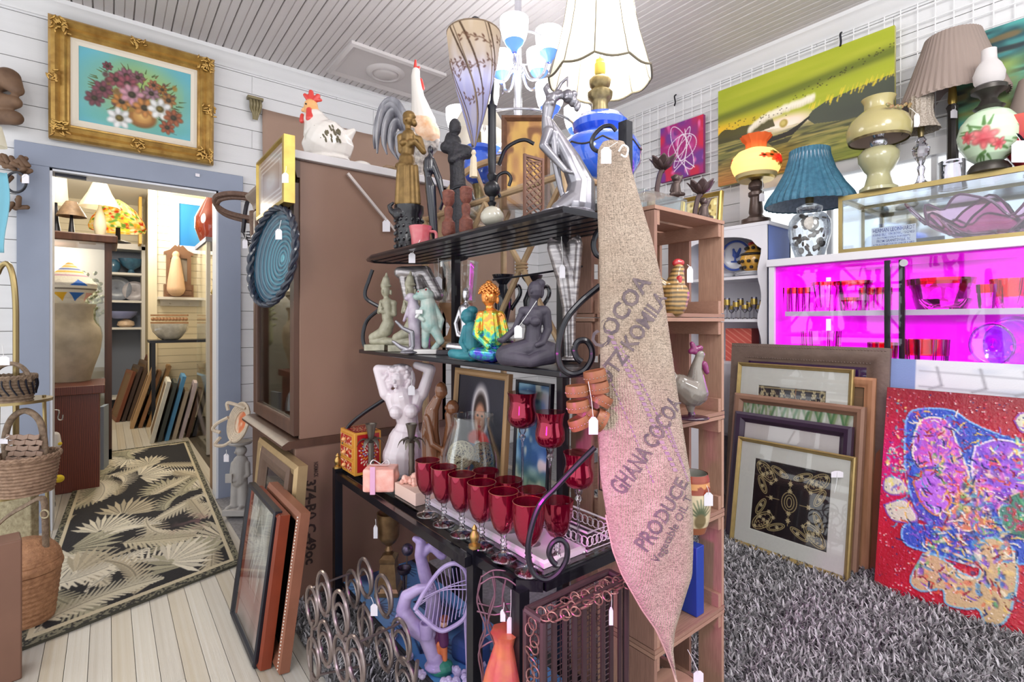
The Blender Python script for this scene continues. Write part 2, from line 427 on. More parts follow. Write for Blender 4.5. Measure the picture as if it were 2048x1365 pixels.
# right wall with a window opening
WYA, WYB, WZA, WZB = .25, 1.72, 1.45, 2.13
wr = structure('wall_right', MB().box((WX+.008, -2, 0), (WX+.12, WYA, CZ)).box((WX+.008, WYB, 0), (WX+.12, WY+.1, CZ)).box((WX+.008, WYA, 0), (WX+.12, WYB, WZA)).box((WX+.008, WYA, WZB), (WX+.12, WYB, CZ)), wall_back,
               'white painted board wall with the window')
for i in range(24):
    z0, z1 = i*.128, min(CZ, i*.128+.1235)
    if z1 > WZA+.01 and z0 < WZB-.01:
        piece('board', UB, wr, (WX, -2, z0), (WX+.012, WYA, z1)); piece('board', UB, wr, (WX, WYB, z0), (WX+.012, WY, z1))
    else:
        piece('board', UB, wr, (WX, -2, z0), (WX+.012, .9+.4*(i % 2), z1)); piece('board', UB, wr, (WX, .903+.4*(i % 2), z0), (WX+.012, WY, z1))
wn = structure('window_1', MB().ring((WX-.02, WYB, WZA), (0, -1, 0), UP, (-1, 0, 0), WYB-WYA, WZB-WZA, [(-.06, -.05), (-.06, .02), (.03, .02), (.03, -.06)]), M('window_white', (238, 238, 240), .5), 'white framed window behind the lamps')
for y in (.72, 1.23): MB().box((WX-.01, y-.012, WZA), (WX+.03, y+.012, WZB)).build('muntin', MATS['window_white'], wn)
for a, b in ((WYA, .72), (.72, 1.23), (1.23, WYB)):
    MB().box((WX+.008, a+.01, WZA+.02), (WX+.012, b-.01, WZB-.02)).build('pane', G('window_pane', (255, 255, 255), .05), wn)
# ceiling of beaded boards
ceil_m = M('ceiling_white', (206, 200, 200), .42, n=(2.5, .08), bump=(18, .15))
ce = structure('ceiling', MB().box((-1.6, -2, CZ+.01), (WX+.1, WY+.1, CZ+.08)), wall_back, 'painted bead board ceiling')
bw = .096
prof = [(0, .008), (.004, 0), (bw*.46, 0), (bw*.48, .005), (bw*.52, .005), (bw*.54, 0), (bw-.008, 0), (bw-.004, .008), (bw-.004, .014), (0, .014)]
src = None
for i in range(int((WX+1.6)/bw)+1):
    x = -1.6+i*bw
    if x+bw > WX+.06: break
    if src is None:
        mb = MB().prism([(a, b) for a, b in prof], (0, -2, 0), (1, 0, 0), (0, 0, 1), (0, 1, 0), WY+2); src = mb.build('bead_board', ceil_m, ce, smooth=0, loc=np.zeros(3)); src.location = Vector((x, 0, CZ))-ce.location
        WL[src.name] = np.array([x, 0, CZ])
    else: share('bead_board', src, ce, (x, 0, CZ))
# crown mouldings
crp = [(0, 0), (.012, 0), (.018, .012), (.03, .02), (.055, .05), (.065, .062), (.08, .07), (.08, .095), (0, .095)]
tr = structure('trim_1', MB().prism(crp, (-1.6, WY, CZ-.095), (0, -1, 0), UP, (1, 0, 0), WX+1.6), M('crown_white', (228, 228, 230), .5, n=(5, .05)), 'white crown moulding over the doorway wall')
tr2 = structure('trim_2', MB().prism(crp, (WX, -2, CZ-.095), (-1, 0, 0), UP, (0, 1, 0), WY+2), MATS['crown_white'], 'white crown moulding over the window wall')
# grey blue door casing
blue_c = M('casing_blue', (146, 155, 176), .5, n=(4, .1), bump=(25, .12))
dr = structure('door_1', MB().box((DX0-.135, WY-.028, 0), (DX0, WY, 2.09)), blue_c, 'grey blue painted door casing')
MB().box((DX1, WY-.028, 0), (DX1+.135, WY, 2.09)).build('side_casing', blue_c, dr)
MB().box((DX0-.145, WY-.032, 2.09), (DX1+.15, WY, 2.215)).build('head_casing', blue_c, dr, bevel=.003)
jm = M('jamb_white', (222, 224, 232), .4)
for a, b in ((DX0, DX0+.012), (DX1-.012, DX1)): MB().box((a, WY-.02, 0), (b, WY+.14, DZ)).build('jamb', jm, dr)
MB().box((DX0, WY-.02, DZ-.012), (DX1, WY+.14, DZ)).build('head_jamb', jm, dr)
fr = PX(395, 350, dy(395, WY-.04))
MB().prism([(-.012, -.012), (.012, -.012), (.012, .008), (-.012, .008)], fr.p(395, 350), (1, 0, 0), UP, (0, -1, 0), .003).build('sticker', M('tagw', (236, 232, 240), .8), dr)
MB().box((DX0+.02, WY+.02, DZ-.03), (DX0+.16, WY+.05, DZ-.012)).build('door_closer', M('iron', (40, 40, 48), .4, .6), dr)
# floor boards
fl_m = M('floor_boards', (198, 194, 188), .35, n=(3.2, 1), alt=(170, 162, 150), stretch=(1.2, .35, 1), bump=(40, .15))
fl_m2 = M('floor_boards_pale', (206, 204, 200), .35, n=(4, 1), alt=(186, 178, 164), stretch=(1.3, .3, 1), bump=(40, .15))
fl_m3 = M('floor_boards_warm', (198, 192, 182), .38, n=(3, 1), alt=(178, 164, 140), stretch=(1.3, .3, 1), bump=(40, .15))
fl = structure('floor', MB().box((-1.7, -2, -.06), (WX+.1, 10.2, -.012)), M('floor_gap', (70, 60, 50), .9), 'worn whitewashed plank floor')
UF = [unit_box(q) for q in (fl_m, fl_m2, fl_m3)]
pw = .0645
for i in range(int(2.3/pw)):
    x = -1.6+i*pw
    ys = [-.6, 1.3+.9*((i*7) % 5)/5, 3.2+.9*((i*3) % 4)/4, 5.2+.8*((i*5) % 7)/7, 7.2+.8*((i*2) % 5)/5, 10.1]
    for j, (a, b) in enumerate(zip(ys, ys[1:])):
        piece('plank', UF[(i*5+j*3) % 3 if a < 4 else 2 if (i+j) % 2 else 1], fl, (x, a, -.012), (x+pw-.0018, b-.0015, 0))
# shag carpet: a base plus a pile of short bent strands
cb = MB().box((.57, -1.2, 0), (WX, WY-.02, .004)).build('floor_carpet', M('carpet_base', (150, 148, 152), 1, n=(60, .5)), label='grey shag carpet under the shelves and pictures', kind='structure')
def pile():
    n = 62000
    r = np.random.default_rng(3); x = .57+r.random(n*3)*2.9; y = -.1+r.random(n*3)*2.7
    d = x*FX+y*FY; l = (x*RX+y*RY)/np.maximum(d, .1)
    vis = (d > .9) & (np.abs(l) < 1.06) & ~((x > .8) & (x < 1.6) & (y > 1.3)) & (x < 3.05) & (y < 2.4)
    x, y = x[vis][:n], y[vis][:n]; n = len(x); d = x*FX+y*FY
    w = .0022+.0011*d; h = .02+.022*r.random(n); t = r.random(n)*2*pi; ln = .012+.02*r.random(n)
    ux, uy = np.cos(t), np.sin(t); px_, py_ = -uy*w, ux*w
    z = np.full(n, .003)
    V = np.stack([np.c_[x-px_, y-py_, z], np.c_[x+px_, y+py_, z], np.c_[x+ux*ln*.4+px_*.8, y+uy*ln*.4+py_*.8, z+h*.75],
                  np.c_[x+ux*ln*.4-px_*.8, y+uy*ln*.4-py_*.8, z+h*.75], np.c_[x+ux*ln, y+uy*ln, z+h]], 1).reshape(-1, 3)
    i = np.arange(n)*5; me = bpy.data.meshes.new('carpet_pile')
    fq = np.stack([i, i+1, i+2, i+3], 1); ft = np.stack([i+3, i+2, i+4], 1)
    base = WL[cb.name]
    me.vertices.add(len(V)); me.vertices.foreach_set('co', (V-base).ravel()); me.loops.add(n*7)
    me.loops.foreach_set('vertex_index', np.concatenate([fq.ravel(), ft.ravel()])); me.polygons.add(2*n)
    me.polygons.foreach_set('loop_start', np.concatenate([np.arange(n)*4, n*4+np.arange(n)*3])); me.polygons.foreach_set('loop_total', np.concatenate([np.full(n, 4), np.full(n, 3)]))
    me.update(calc_edges=True)
    a = me.color_attributes.new('paint', 'FLOAT_COLOR', 'POINT'); g = 84+128*r.random(n); c = np.ones((n, 5, 4)); 
    for k in range(3): c[:, :, k] = lin(g*[1, .985, 1.01][k])[:, None]
    a.data.foreach_set('color', c.ravel()); me.materials.append(VM('pile_paint', .9))
    o = bpy.data.objects.new('carpet_pile', me); put(o, 'carpet_pile', cb, base); o['kind'] = 'stuff'
pile()
# ceiling hatch with a round rose
ht = T('ceiling_hatch', 'square ceiling hatch with moulded edge and round rose', 'hatch', (1.62, 3.52, CZ-.03))
MB().ring((1.25, 3.25, CZ), (1, 0, 0), (0, 1, 0), (0, 0, -1), .72, .5, [(0, 0), (0, .02), (.02, .03), (.045, .018), (.06, 0)]).build('edge_moulding', ceil_m, ht)
MB().box((1.3, 3.3, CZ-.012), (1.92, 3.7, CZ)).build('hatch_panel', ceil_m, ht)
MB().lathe((1.6, 3.5), [(.001, CZ-.035), (.07, CZ-.035), (.09, CZ-.022), (.1, CZ-.032), (.125, CZ-.026), (.14, CZ-.012)], 36).build('rose', ceil_m, ht)
# brown cloth pinned to the wall behind the cabinet
cl = M('brown_cloth', (168, 140, 124), .9, n=(4, .12))
P = np.array([[ (.86+2.3*u, WY-.03-.008*sin(u*26+3*v)-.005*sin(v*11+u*7), 1.2+v*1.52) for v in np.linspace(0, 1, 24)] for u in np.linspace(0, 1, 60)])
MB().grid(P).build('wall_cloth', cl, label='brown cloth sheet hung on the wall behind the cabinet', cat='cloth', solid=.003)

# ------------------------------------------------------------------ next room
cream = M('cream_wall', (226, 214, 186), .6, n=(3, .06)); UC = unit_box(cream)
nb = structure('wall_back', MB().box((-2.4, 9.2, 0), (2.4, 9.3, 2.9)), M('cream_gap', (170, 158, 132), .8), 'cream board wall of the far room')
for i in range(33): piece('board', UC, nb, (-.9, 9.19, i*.088), (2.3, 9.2, i*.088+.084))
nr = structure('wall_far_right', MB().box((1.35, WY+.12, 0), (1.45, 9.25, 2.9)), cream, 'right hand wall of the far room')
nl = structure('wall_far_left', MB().box((-2.4, WY+.12, 0), (-2.3, 9.25, 2.9)), cream, 'left hand wall of the far room')
nc = structure('ceiling_far', MB().box((-2.4, WY+.1, 2.9), (2.4, 9.3, 2.95)), M('far_ceiling', (220, 212, 196), .7), 'pale ceiling of the far room')
# ------------------------------------------------------------------ brown cabinet
brown = M('cabinet_brown', (146, 114, 97), .5, n=(2.2, 1), alt=(122, 92, 78), stretch=(1, 1, .5), bump=(20, .08))
brown_d = M('cabinet_dark', (96, 66, 52), .45, n=(6, 1), alt=(70, 46, 36), stretch=(3, 3, .4))
wood_d = M('wood_dark', (92, 56, 40), .4, n=(7, 1), alt=(60, 34, 24), stretch=(4, 4, .5))
clear = G('clear_glass', (250, 252, 252), .02, gain=.6)
black = M('iron_black', (24, 24, 34), .32, .3, n=(30, .2), coat=.3)
ink = M('stencil_ink', (58, 42, 38), .8)
cab = T('china_cabinet', 'tall brown painted china cabinet with a plain side panel', 'cabinet', (.87, 2.65, 0))
CXF, CYF, CYB, CXB, CT = .64, 2.25, 3.05, 1.36, 1.89
MB().box((CXF, CYF, .70), (CXB, CYF+.02, CT)).build('side_panel', brown, cab, bevel=.002)
MB().box((CXF-.02, CYF-.006, 0), (CXB, CYF+.02, .67)).build('base_side', brown, cab, bevel=.002)
MB().prism([(0, 0), (.025, .0), (.035, .01), (.035, .02), (.01, .035), (0, .035)], (CXF-.04, CYF-.014, .665), (-1, 0, 0), UP, (0, 1, 0), .8).build('ledge_moulding', brown_d, cab)
MB().box((CXF-.04, CYF-.014, .668), (CXB, CYB, .70)).build('ledge', brown_d, cab)
MB().box((CXF-.02, CYF+.02, .02), (CXF, CYB, .67)).build('base_front', brown_d, cab)
MB().box((CXB-.02, CYF, 0), (CXB, CYB, CT)).build('back_panel', brown_d, cab)
MB().box((CXF, CYB-.02, .7), (CXB, CYB, CT)).build('far_side', brown_d, cab)
MB().box((CXF-.03, CYF-.025, CT), (CXB+.02, CYB+.02, CT+.035)).build('top_board', M('cap_white', (208, 204, 206), .5), cab, bevel=.003)
MB().prism([(0, 0), (.012, 0), (.02, .03), (.05, .06), (.055, .075), (0, .075)], (CXF, CYF-.004, CT-.075), (-1, 0, 0), UP, (0, 1, 0), .82).build('cornice', brown_d, cab)
dd = MB().ring((CXF-.012, CYB-.03, .715), (0, -1, 0), UP, (-1, 0, 0), .76, 1.08, [(0, -.012), (0, .01), (.05, .012), (.062, .004), (.062, -.012)]).build('door', brown_d, cab)
MB().box((CXF-.008, CYF+.1, .78), (CXF-.004, CYB-.09, 1.73)).build('glass_pane', clear, dd)
for z in (1.05, 1.38): MB().box((CXF+.01, CYF+.02, z), (CXB-.02, CYB-.02, z+.008)).build('shelf', clear, cab)
MB().bar(onx(690, 345, 1.0) if 0 else ony(695, 347, CYF-.02), ony(790, 462, CYF-.02), .012).build('brace_rod', M('rod_grey', (196, 186, 184), .4, .3), cab)
fr = PX(628, 1030, dy(628, CYF-.01))
v, f = text_verts('374-B() C-49oc', .062, .002)
mb = MB(); o0 = ony(612, 962, CYF-.0085)
mb.add([o0+np.array([q[1]*.95, 0, -q[0]*.92]) for q in v], f); mb.build('stencil_number', ink, cab, smooth=0)
v, f = text_verts('NORMACK', .026, .0006)
mb = MB(); o0 = ony(628, 925, CYF-.0085); mb.add([o0+np.array([q[1], 0, -q[0]*.5]) for q in v], f); mb.build('stencil_word', ink, cab, smooth=0)
price_tag(cab, PX(772, 452, dy(772, CYF-.02)), 773, 452, 15, 24, (769, 432))
# case clock behind it
ck = T('longcase_clock', 'dark wooden longcase clock between doorway and china cabinet', 'clock', (.85, 3.3, 0))
MB().box((.71, 3.08, .0), (1.0, 3.46, .62)).build('base_case', wood_d, ck, bevel=.004)
MB().box((.74, 3.12, .62), (.98, 3.43, 1.52)).build('trunk', wood_d, ck, bevel=.004)
MB().box((.71, 3.08, 1.52), (1.0, 3.46, 1.60)).build('hood', wood_d, ck, bevel=.008)
for y in (3.15, 3.40): MB().lathe((.725, y), [(.018, .66), (.022, .7), (.014, .75), (.016, 1.2), (.014, 1.4), (.022, 1.45), (.018, 1.5)], 12).build('column', wood_d, ck)
MB().box((.733, 3.2, .72), (.74, 3.36, 1.42)).build('door_glass', M('clock_glass', (130, 92, 70), .1, coat=.6), ck)

# ------------------------------------------------------------------ baker's rack
RZT, RZM, RZB = 1.47, 1.085, .605
rk = T('bakers_rack', 'black wrought iron bakers rack with scrolls and glass lower shelf', 'rack', (.95, 1.45, 0))
def scroll(c, U, V, r, a0, turns, tail=None, w=.0075, n=26, r1=.25):
    pts = arc(c, U, V, r, a0, a0+turns*2*pi, n, r*r1)
    if tail is not None: pts = [np.asarray(q, float) for q in tail]+pts
    return MB().tube(smoothline(pts, 3), w, 8)
for y in (1.1, 1.70):
    MB().box((1.06, y-.013, .0), (1.086, y+.013, 1.53)).build('post', black, rk)
MB().box((1.055, .845, RZT), (1.08, .872, 1.728)).build('post', black, rk)
# top shelf of long slats, tapering to the far end
top_e = [onx(757, 519, .905)[1], .86]
for i in range(6):
    x = .84+i*.046
    y1 = 2.05-.035*abs(i-1.5)
    MB().box((x, .86, RZT-.012), (x+.03, y1, RZT)).build('slat', black, rk)
pts = [(.835, .85), (.835, 1.95), (.86, 2.05), (.9, 2.09), (.96, 2.08), (1.09, 2.0), (1.115, 1.9), (1.115, .85)]
MB().tube([(x, y, RZT-.006) for x, y in pts], .009, 6, closed=True).build('shelf_rim', black, rk)
# middle shelf
MB().prism([(.83, .86), (.835, 2.09), (.86, 2.12), (1.06, 2.12), (1.09, 2.1), (1.1, .93), (.98, .875), (.9, .84), (.85, .84)], (0, 0, RZM-.016), (1, 0, 0), (0, 1, 0), UP, .016).build('middle_shelf', black, rk, bevel=.003)
# lower table: rails, glass top, front posts with finials
TX0, TX1, TY0, TY1 = .725, 1.1, .885, 2.06
for p, q in (((TX0, 1.09), (TX0, TY1)), ((TX0, TY1), (TX1, TY1)), ((TX1, TY1), (TX1, TY0)), ((TX1, TY0), (.80, TY0)), ((.80, TY0), (.755, .93)), ((.755, .93), (.755, 1.12)), ((.78, 1.1), (.78, TY1)), ((.755, 1.0), (TX1, 1.0))):
    MB().bar((*p, RZB-.022), (*q, RZB-.022), .02, .026).build('rail', black, rk)
MB().prism([(.765, TY1-.02), (.765, .92), (.805, .885), (1.09, .885), (1.09, TY1-.02)], (0, 0, RZB-.008), (1, 0, 0), (0, 1, 0), UP, .008).build('glass_shelf', G('shelf_glass', (214, 226, 224), .03, gain=1.3), rk)
gold = M('brass', (196, 160, 98), .3, .9, n=(20, .25))
for x, y in ((.728, 2.045), (.752, 1.1)):
    p = MB().box((x-.015, y-.015, 0), (x+.015, y+.015, RZB+.005)).build('post', black, rk)
    MB().lathe((x, y), [(.016, RZB+.005), (.016, RZB+.012), (.008, RZB+.016), (.012, RZB+.028), (.013, RZB+.036), (.006, RZB+.05), (.008, RZB+.054), (.002, RZB+.064)], 16).build('finial', gold, p)
MB().box((.74, .9, 0), (.77, .93, RZB-.03)).build('post', black, rk)
# bottom shelf
BZ = .15
MB().prism([(.74, 1.0), (.74, 2.03), (1.1, 2.03), (1.1, 1.0)], (0, 0, BZ-.014), (1, 0, 0), (0, 1, 0), UP, .012).build('bottom_shelf', black, rk)
# scroll brackets at the near end, between the shelves, and at the far end
fr = PX(1150, 700, 1.2)
def pxscroll(d, pts, w=.0075, nm='scroll'):
    f_ = PX(1150, 700, d)
    MB().tube(smoothline([f_.p(x, y, 0) for x, y in pts], 5), w, 8).build(nm, black, rk)
pxscroll(1.17, [(1200, 572), (1160, 606), (1132, 640), (1120, 675), (1116, 710), (1124, 737), (1145, 749), (1168, 742), (1183, 720), (1183, 697), (1172, 682), (1156, 684), (1149, 700), (1154, 716), (1163, 724)])
pxscroll(1.14, [(1190, 895), (1150, 935), (1112, 975), (1080, 1010), (1062, 1060), (1056, 1105), (1066, 1145), (1090, 1160), (1115, 1148), (1132, 1122), (1134, 1095), (1122, 1080), (1106, 1086), (1098, 1105), (1104, 1122), (1112, 1130)], .0065)
pxscroll(1.32, [(1205, 452), (1192, 470), (1187, 490), (1192, 508), (1205, 516)])
pxscroll(1.31, [(1232, 262), (1222, 252), (1206, 254), (1190, 268), (1183, 285), (1187, 298), (1200, 303), (1213, 294), (1219, 283)], .0055)
pxscroll(2.1, [(745, 540), (738, 560), (730, 585), (735, 600), (760, 615)], .008)
pxscroll(2.1, [(760, 618), (735, 640), (726, 668), (728, 690), (738, 702)], .008)
pxscroll(2.05, [(768, 800), (730, 825), (700, 850), (690, 870), (686, 900)], .008)
pxscroll(1.8, [(880, 420), (890, 395), (905, 378), (925, 372), (940, 380), (948, 400)], .006)
pxscroll(1.55, [(1000, 395), (992, 372), (996, 352), (1012, 345), (1022, 356), (1018, 372)], .005)
pxscroll(1.56, [(998, 330), (1010, 300), (1030, 285), (1050, 280), (1068, 288)], .006)
MB().bar((1.07, .87, 1.52), (1.07, 1.75, 1.52), .02).build('rail', black, rk)
for y in (1.05, 1.3, 1.55): MB().bar((1.07, y, RZT), (1.07, y, 1.52), .012).build('upright', black, rk)
pxscroll(1.5, [(985, 560), (1060, 550), (1165, 533)], .003, 'cross_wire')

# ------------------------------------------------------------------ crates
cr_m = [M('crate_wood%d' % i, c, .7, n=(9, 1), alt=b, stretch=st, bump=(30, .2)) for i, (c, b, st) in enumerate([
    ((188, 148, 126), (150, 112, 96), (.5, 3, 6)), ((176, 136, 116), (134, 98, 84), (.5, 3, 5)), ((196, 158, 134), (156, 118, 100), (5, 5, .6)), ((168, 128, 110), (126, 92, 80), (5, 5, .6))])]
KX0, KX1, KY0, KY1, KH = 1.135, 1.49, .815, 1.13, .3
UK = [unit_box(q) for q in cr_m]
klab = ['topmost open wooden apple crate of the tower, striped rooster inside', 'second wooden apple crate from top, glazed grey rooster inside', 'third wooden crate from top with the painted pot', 'fourth wooden crate from top holding the blue box', 'lowest wooden crate of the tower, on the carpet']
for k in range(5):
    z0 = 1.515-KH*(k+1); z1 = z0+KH-.002
    cT = T('apple_crate', klab[k], 'crate', ((KX0+KX1)/2, (KY0+KY1)/2, max(.013, z0)), 'wooden crates stacked as shelves')
    if z0 < .013: z0 = .013
    t = .013
    for i in range(3):
        a = KY0+i*.108; piece('slat', UK[i % 2], cT, (KX0, a, z1-t*.8), (KX1, a+.09, z1)); piece('slat', UK[(i+1) % 2], cT, (KX0, a, z0), (KX1, a+.094, z0+t*.8))
    for i in range(3):
        a = KY0+.002+i*.112
        piece('side_board', UK[2+i % 2], cT, (KX1-t, a, z0+t), (KX1, a+.078, z1-t)); piece('side_board', UK[3-i % 2], cT, (KX0, a, z0+t), (KX0+t, a+.086, z1-t))
    for zz in (z0+.04, z0+.175): piece('back_board', UK[1], cT, (KX0+t, KY1-.01, zz), (KX1-t, KY1, zz+.085))
    for zz in (z0+t*.8, z1-t*.8-.04): piece('cleat', UK[0], cT, (KX1-t-.016, KY0+.004, zz), (KX1-t, KY1-.012, zz+.04)); piece('cleat', UK[0], cT, (KX0+t, KY0+.004, zz), (KX0+t+.014, KY1-.012, zz+.04))
    if k in (1, 2):   # stencilled marks on the left side
        v, f = text_verts('H L', .05, .001); mb = MB(); mb.add([(KX0-.0015, .99-q[0]*.8, z0+.12+q[1]) for q in v], f); mb.build('stencil_mark', ink, cT, smooth=0)
        MB().ring((KX0-.001, 1.01, z0+.09), (0, -1, 0), UP, (-1, 0, 0), .1, .1, [(0, 0), (0, .001), (.004, .001), (.004, 0)]).build('stencil_box', ink, cT)
for i in range(1, 5): pass

# ------------------------------------------------------------------ rattan etagere behind the rack
rat = M('rattan', (196, 168, 132), .5, n=(14, 1), alt=(160, 128, 92))
et = T('rattan_etagere', 'rattan etagere with crossed canes and glass shelves behind the rack', 'shelf', (1.5, 1.85, 0))
EX0, EX1, EY0, EY1 = 1.16, 1.62, 1.18, 2.1
for x in (EX0, EX1):
    for y in (EY0, EY1): MB().tube([(x, y, 0), (x, y, 1.69)], .016, 8).build('cane_post', rat, et)
for z in (.45, 1.1, 1.68):
    for p, q in (((EX0, EY0), (EX0, EY1)), ((EX1, EY0), (EX1, EY1)), ((EX0, EY0), (EX1, EY0)), ((EX0, EY1), (EX1, EY1))):
        MB().tube([(*p, z), (*q, z)], .012, 8).build('cane_rail', rat, et)
    MB().box((EX0, EY0, z+.012), (EX1, EY1, z+.018)).build('glass_shelf', clear, et)
for y0, y1 in ((EY0, 1.62), (1.62, EY0), (1.62, EY1), (EY1, 1.62)):
    MB().tube([(EX0, y0, 1.1), (EX0, (y0+y1)/2, 1.4), (EX0, y1, 1.67)], .011, 8).build('crossed_cane', rat, et)
for y in (1.4, 1.86):
    mb = MB()
    for j in range(3): mb.tube(arc((EX0, y, 1.385+j*.012), (1, 0, 0), (0, 1, 0), .02, 0, 2*pi, 10)[:-1], .005, 5, closed=True)
    mb.build('binding', rat, et)
f_ = PX(1000, 420, 2.32)
MB().tube(smoothline([f_.p(x, y) for x, y in ((882, 480), (884, 430), (900, 380), (935, 342), (985, 322), (1040, 322), (1085, 345), (1110, 400), (1116, 470))], 6), .016, 8).build('arch', rat, et)
for x0, y0, x1, y1 in ((1000, 470, 900, 382), (1000, 470, 950, 336), (1000, 470, 1010, 322), (1000, 470, 1060, 330), (1000, 470, 1105, 390)):
    MB().tube([f_.p(x0, y0), f_.p(x1, y1)], .009, 6).build('arch_cane', rat, et)

# ------------------------------------------------------------------ magenta lit cabinet
wht = M('cabinet_white', (226, 224, 230), .4)
liner = M('magenta_glow_tint', (255, 60, 250), .5)  # white interior; the magenta light on it is put into this colour
mc = T('display_cabinet', 'white display cabinet with sliding glass doors, glowing magenta inside', 'cabinet', (3.22, .7, 0))
MX, MY0, MY1, MZ = 3.0, .02, 1.37, 1.55
MB().box((MX-.01, MY0-.02, MZ-.03), (3.47, MY1+.012, MZ+.012)).build('top', wht, mc, bevel=.003)
MB().box((MX, MY1-.018, 0), (3.46, MY1, MZ-.03)).build('side', wht, mc)
MB().box((MX, MY0, 0), (3.46, MY0+.018, MZ-.03)).build('side', wht, mc)
MB().box((3.44, MY0+.018, 0), (3.46, MY1-.018, MZ-.03)).build('back', wht, mc)
MB().box((3.432, MY0+.02, .72), (3.439, MY1-.02, MZ-.032)).build('back_glow_tint', liner, mc)
MB().box((MX+.02, MY1-.022, .72), (3.43, MY1-.0185, MZ-.032)).build('side_glow_tint', liner, mc)
MB().box((MX+.02, MY0+.02, .7), (3.43, MY1-.02, .718)).build('floor_board', liner, mc)  # white board; the magenta light on it is put into the colour
MB().box((MX+.02, MY0+.018, MZ-.036), (3.43, MY1-.018, MZ-.031)).build('top_glow_tint', liner, mc)
MB().box((MX+.07, MY0+.02, 1.235), (3.43, MY1-.06, 1.262)).build('shelf', wht, mc)
MB().box((MX, MY0, .02), (MX+.02, MY1, .7)).build('lower_front', wht, mc)
MB().box((MX-.002, MY1-.03, .7), (MX+.02, MY1, MZ-.03)).build('stile', wht, mc)
for y0, y1, x in ((.745, MY1-.02, MX+.022), (MY0+.02, .80, MX+.008)):
    d_ = MB().box((x, y0, .71), (x+.004, y1, MZ-.04)).build('sliding_door', G('door_glass', (252, 250, 255), .02, gain=.5), mc)
    ye = y0 if x > MX+.01 else y1
    MB().box((x-.006, ye-.012, .71), (x+.008, ye+.012, MZ-.045)).build('edge_strip', black, d_)
MB().lathe((0, 0), [(.001, 0), (.012, 0), (.017, .004), (.017, .008), (.001, .008)], 20).build('lock', M('chrome', (220, 220, 224), .15, .95), mc, loc=np.zeros(3))
lk = bpy.data.objects['lock']; lk.rotation_euler = (0, -pi/2, 0); lk.location = Vector((MX-.004, .73, MZ-.065))-mc.location
tubem = M('tube_glow', (255, 235, 255), .3, emis=(255, 120, 255), es=5)
for y in (1.2,): MB().tube([(3.40, y, .76), (3.40, y, 1.22)], .013, 10).build('lamp_tube', tubem, mc)
MB().tube([(3.40, 1.2, 1.29), (3.40, 1.2, 1.47)], .013, 10).build('lamp_tube', tubem, mc)
for z, e in ((1.5, 4), (1.21, 4)):
    for y in (.35, 1.0): light('cabinet_strip_lamp', (3.22, y, z), e, (1, .0, 1), kind='AREA', size=(.06, .6))

# glass display case on top of it
gc = T('glass_case', 'long brass framed glass case standing on the magenta cabinet', 'display case', (3.22, .5, MZ+.012))
GX0, GX1, GY0, GY1, GZ0, GZ1 = 3.05, 3.4, -.25, 1.03, MZ+.013, 1.87
bm = M('case_brass', (178, 158, 104), .35, .75, n=(12, .2))
for x in (GX0, GX1):
    for z in (GZ0, GZ1-.024): MB().box((x, GY0, z), (x+.018, GY1, z+.024)).build('rail', bm, gc)
    for y in (GY0, GY1-.018): MB().box((x, y, GZ0+.024), (x+.018, y+.018, GZ1-.024)).build('corner_post', bm, gc)
for y in (GY0, GY1-.018):
    for z in (GZ0, GZ1-.024): MB().box((GX0+.018, y, z), (GX1, y+.018, z+.024)).build('end_rail', bm, gc)
MB().box((GX0+.004, GY0+.018, GZ0+.02), (GX0+.008, GY1-.018, GZ1-.02)).build('front_glass', G('case_glass', (244, 248, 252), .02, gain=.7), gc)
MB().box((GX0+.018, GY0+.018, GZ1-.012), (GX1, GY1-.018, GZ1-.006)).build('top_glass', MATS['case_glass'], gc)
MB().box((GX0+.018, GY1-.008, GZ0+.02), (GX1, GY1-.004, GZ1-.02)).build('end_glass', MATS['case_glass'], gc)
MB().box((GX1-.004, GY0+.018, GZ0+.02), (GX1, GY1-.018, GZ1-.02)).build('mirror_back', M('mirror', (225, 228, 230), .06, .95), gc)
MB().box((GX0+.01, GY0, GZ0), (GX1, GY1, GZ0+.01)).build('base', wht, gc)
c = Cv(240, 110, (244, 245, 250)); ik = (58, 66, 130)
for msg, y, sz, b in (('HERMAN LEONHARDT', 24, 27, .5), ('HAND BLOWN BOWL / SIGNED', 42, 17, .25), ('(NO MORE DISPLAY IN MUSEUMS)', 57, 13, .1), ('FROM GRANITEVILLE, SC', 75, 18, .25), ('A TRUE COLLECTOR OF ONE OF A KIND', 90, 13, .1), ('BEAUTIFUL HAND BLOWN ART', 104, 13, .1)):
    v, f = text_verts(msg, 1, 0); wd = v[:, 0].max(); q_ = min(.92, 226/(wd*sz)); c.text(msg, 120-wd*sz*q_/2, y, sz, ik, .03 if b > .2 else .012, sx=q_)
s0 = onx(1743, 452, 3.11); s1 = onx(1832, 440, 3.11)
sg = T('sign_card', 'white printed card about the blown glass bowl in the case', 'sign', (3.11, s0[1]-.1, GZ0+.012))
MB().box((3.1115, s1[1], GZ0+.0115), (3.1145, s0[1], GZ0+.125)).build('card', M('card', (240, 242, 248), .6), sg)
c.mesh('lettering', VM('card_print', .6), (3.111, s0[1], GZ0+.125), (0, s1[1]-s0[1], 0), (0, 0, -.112), sg)

